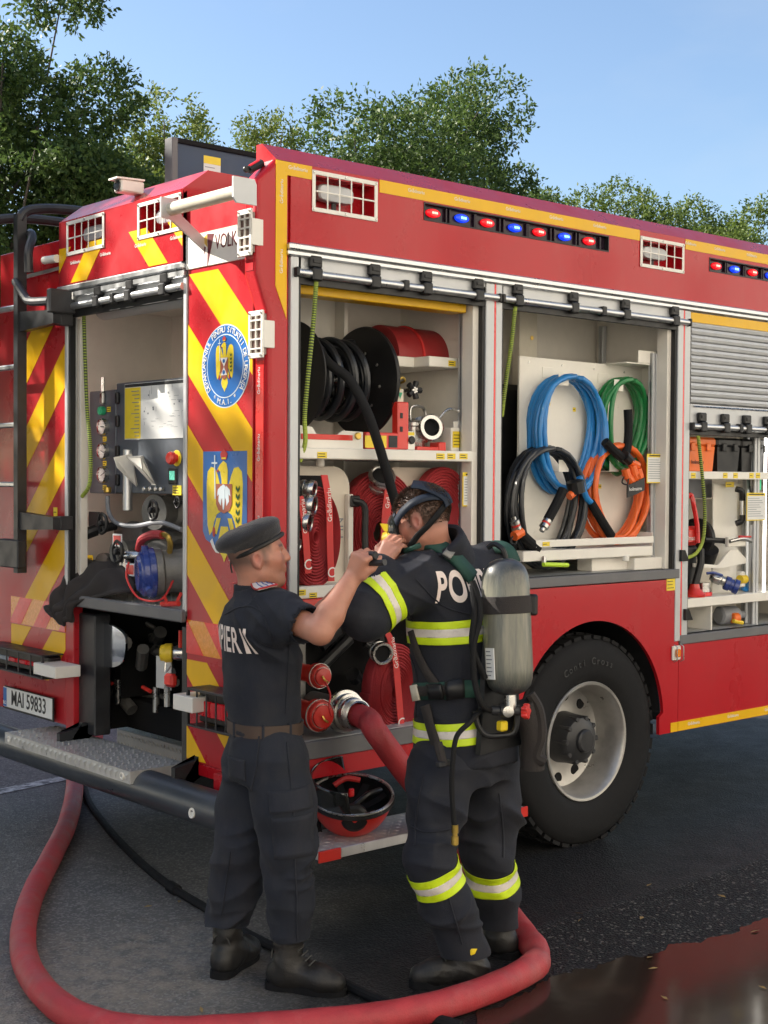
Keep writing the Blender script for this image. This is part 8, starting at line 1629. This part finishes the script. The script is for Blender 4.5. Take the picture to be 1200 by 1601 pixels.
# ================================================================ trees
def leaf_mat(name, c0, c1):
    m = bpy.data.materials.new(name); m.use_nodes = True; N = m.node_tree.nodes; L = m.node_tree.links; b = N['Principled BSDF']; b.inputs['Roughness'].default_value = .5; b.inputs['Specular IOR Level'].default_value = .3
    ge = N.new('ShaderNodeNewGeometry'); mx = N.new('ShaderNodeMix'); mx.data_type = 'RGBA'; L.new(ge.outputs['Random Per Island'], mx.inputs[0]); mx.inputs[6].default_value = (*c0, 1); mx.inputs[7].default_value = (*c1, 1); L.new(mx.outputs[2], b.inputs['Base Color'])
    tr = N.new('ShaderNodeBsdfTranslucent'); L.new(mx.outputs[2], tr.inputs[0]); ms = N.new('ShaderNodeMixShader'); ms.inputs[0].default_value = .38; L.new(b.outputs[0], ms.inputs[1]); L.new(tr.outputs[0], ms.inputs[2]); L.new(ms.outputs[0], N['Material Output'].inputs[0]); M[name] = m
leaf_mat('leaf_dark', (.045, .085, .020), (.100, .150, .034)); leaf_mat('leaf_mid', (.075, .120, .022), (.140, .185, .036)); leaf_mat('leaf_light', (.095, .140, .022), (.175, .205, .042)); dm('bark', (.10, .08, .06), .9, var=.3, vs=5, bump=.6, bs=20)
def tree(base, h, crown, n_leaf, size, mt, label, seed, nb=16, group='trees behind the truck'):
    """crown: (centre height, half width, half height)"""
    rs = np.random.RandomState(seed); base = Vector((base[0], base[1], 0)); t_ = thing('tree', base, label, 'tree', group); cz, rx, rz = crown
    g = G(); trunk = [base, base+Vector((rs.uniform(-.2, .2), rs.uniform(-.2, .2), h*.3)), base+Vector((rs.uniform(-.3, .3), rs.uniform(-.3, .3), h*.55)), base+Vector((0, 0, cz+rz*.5))]; tp = catmull(trunk, 6); g.tube(tp, [.28*(1-.85*i/(len(tp)-1))*h/8 for i in range(len(tp))], 10); g.build('trunk', 'bark', t_, True)
    C = []; R = []
    for i in range(nb):
        d = rs.randn(3); d /= np.linalg.norm(d); d[2] = d[2]*.9+.1; k = rs.uniform(.35, .95)**.7; C.append(A3(base)+np.array([d[0]*rx*k, d[1]*rx*k, cz+d[2]*rz*k])); R.append(np.array([1, 1, .75])*rs.uniform(.17, .36)*min(rx, rz*1.2))
    C.append(A3(base)+[0, 0, cz]); R.append(np.array([.58*rx, .58*rx, .58*rz]))
    g = G()
    for c in C[:-1]: a = A3(tp[int(len(tp)*rs.uniform(.45, .85))]); m_ = (a+c)/2+np.array([0, 0, .15]); g.tube(catmull([a, m_, c], 4), [.06*h/8*(1-.1*i) for i in range(9)], 6)
    g.build('limb', 'bark', t_, True)['kind'] = 'stuff'
    vol = np.array([np.prod(r)**.67 for r in R]); pick = rs.choice(len(C), n_leaf//6, p=vol/vol.sum()); cc = np.array(C)[pick]; rr = np.array(R)[pick]; d = rs.randn(len(pick), 3); d /= np.linalg.norm(d, axis=1)[:, None]; rad = rs.uniform(.35, 1.06, len(pick))**.55; p0 = cc+d*rr*rad[:, None]
    ok = (vnoise(p0*1.5/max(size*8, .8)+seed) > -.42); p0 = p0[ok]; d = d[ok]; out = d*.7+rs.randn(len(d), 3)*.45+np.array([0, 0, .30]); out /= np.linalg.norm(out, axis=1)[:, None]
    V = []; nn = len(p0); Vs = []
    for k in range(6):
        s_ = size*rs.uniform(.65, 1.25, nn)[:, None]; pos = p0+out*size*(.45*k-.6)+rs.randn(nn, 3)*size*.25; ax = out*.55+rs.randn(nn, 3)*.6+np.array([0, 0, -.15]); ax /= np.linalg.norm(ax, axis=1)[:, None]; w_ = np.cross(ax, rs.randn(nn, 3)); w_ /= np.linalg.norm(w_, axis=1)[:, None]+1e-9; nrm = np.cross(ax, w_)
        Vs.append(np.stack([pos, pos+ax*s_*.45+w_*s_*.24+nrm*s_*.05, pos+ax*s_, pos+ax*s_*.45-w_*s_*.24+nrm*s_*.05], 1))
    V = np.concatenate(Vs).reshape(-1, 3); F = np.arange(len(V)).reshape(-1, 4)
    me = bpy.data.meshes.new('crown'); me.vertices.add(len(V)); me.vertices.foreach_set('co', (V-A3(base)).astype(np.float32).ravel()); me.loops.add(len(V)); me.loops.foreach_set('vertex_index', np.arange(len(V), dtype=np.int32)); me.polygons.add(len(F)); me.polygons.foreach_set('loop_start', np.arange(0, len(V), 4, dtype=np.int32)); me.update(calc_edges=True); me.materials.append(M[mt]); link(bpy.data.objects.new('crown', me), t_, base); return t_
def tree_at(px, py_top, dep, rx, rz, n, size, mt, label, seed, nb=16):
    top = DP(px, py_top, dep); cz = top.z-rz; tree((top.x, top.y), max(3, cz), (cz, rx, rz), n, size, mt, label, seed, nb)
tree_at(5, -100, 24, 2.4, 4.6, 95000, .115, 'leaf_dark', 'tall dark tree at the far left above the ladder', 1, 38)
tree_at(262, 172, 38, 3.0, 3.2, 40000, .13, 'leaf_light', 'pale green tree left of the blue roof locker lid', 2, 26)
tree_at(395, 198, 42, 2.8, 2.6, 28000, .13, 'leaf_light', 'low pale treetop showing between the blue lid and the red pillar', 8, 20)
tree_at(612, 128, 28, 3.35, 3.3, 100000, .105, 'leaf_dark', 'broad dark tree rising behind the middle of the roof', 3, 40)
tree_at(795, 235, 30, 2.0, 2.6, 34000, .105, 'leaf_dark', 'lower dark shoulder of foliage right of the broad tree', 9, 18)
tree_at(905, 272, 40, 3.2, 2.6, 42000, .12, 'leaf_mid', 'mid green tree behind the right grille of the roof band', 4, 24)
tree_at(1105, 322, 46, 3.0, 2.4, 32000, .13, 'leaf_mid', 'small rounded treetop over the right end of the roof', 5, 18)
tree_at(-160, 120, 26, 2.5, 3.2, 26000, .15, 'leaf_dark', 'dark tree cut off by the left edge of the picture', 6, 18)
SHADE = [(11, -6.5, -.1, 3.4), (10.5, -1.2, -.6, 3.8), (12, 3.8, -.1, 3.6), (11, 9.5, .9, 3.8)]
# the trees on the sunny side, left of the picture, that keep the yard in the shade
su = Vector((math.cos(R_(SUN_AZ)), math.sin(R_(SUN_AZ)), 0)); pe = Vector((-su.y, su.x, 0)); tn = math.tan(R_(SUN_EL))
for i, (dd, off, dz, rx) in enumerate(SHADE):
    c = Vector((0, 0, 0))+su*dd+pe*off; topz = 2.45+dd*tn+dz; rz = topz*.46; tree((c.x, c.y), topz*.5, (topz-rz, rx, rz), 44000, .26, 'leaf_dark', ['first', 'second', 'third', 'fourth', 'fifth'][i]+' of the shade trees outside the picture on the left', 20+i, 22, 'shade trees beside the yard')
# pale building added unseen behind the viewer to bounce sunlight onto the truck's side
dm('plaster', (.78, .73, .64), .85, var=.06, vs=1.5, bump=.2, bs=30)
bl = thing('building', (0, -11, 0), 'long pale rendered building added out of view to bounce sunlight onto the truck', 'building')
wins = [(-26+i*3.1, -26+i*3.1+1.3, 1.1+k*3.1, 2.6+k*3.1) for i in range(18) for k in range(4)]
panel('wall', [-28, 30], [0, 12.4], wins, lambda u, v: (u, -11, v), (0, -1, 0), .35, 'plaster', bl)
wo = None
for (a_, b1_, c_, d_) in wins:
    if wo is None:
        wo = box('window', (a_, -11.28, c_), (b1_, -11.22, d_), 'glass_dark', bl, 0)
    else:
        o = wo.copy(); COL.objects.link(o); o.location = wo.location+Vector((a_-wins[0][0], 0, c_-wins[0][2]))
box('roof', (-28.6, -23, 12.4), (30.6, -10.6, 12.75), 'bark', bl, .02); box('rear_block', (-28, -22, 0), (30, -11.36, 12.4), 'plaster', bl, 0)
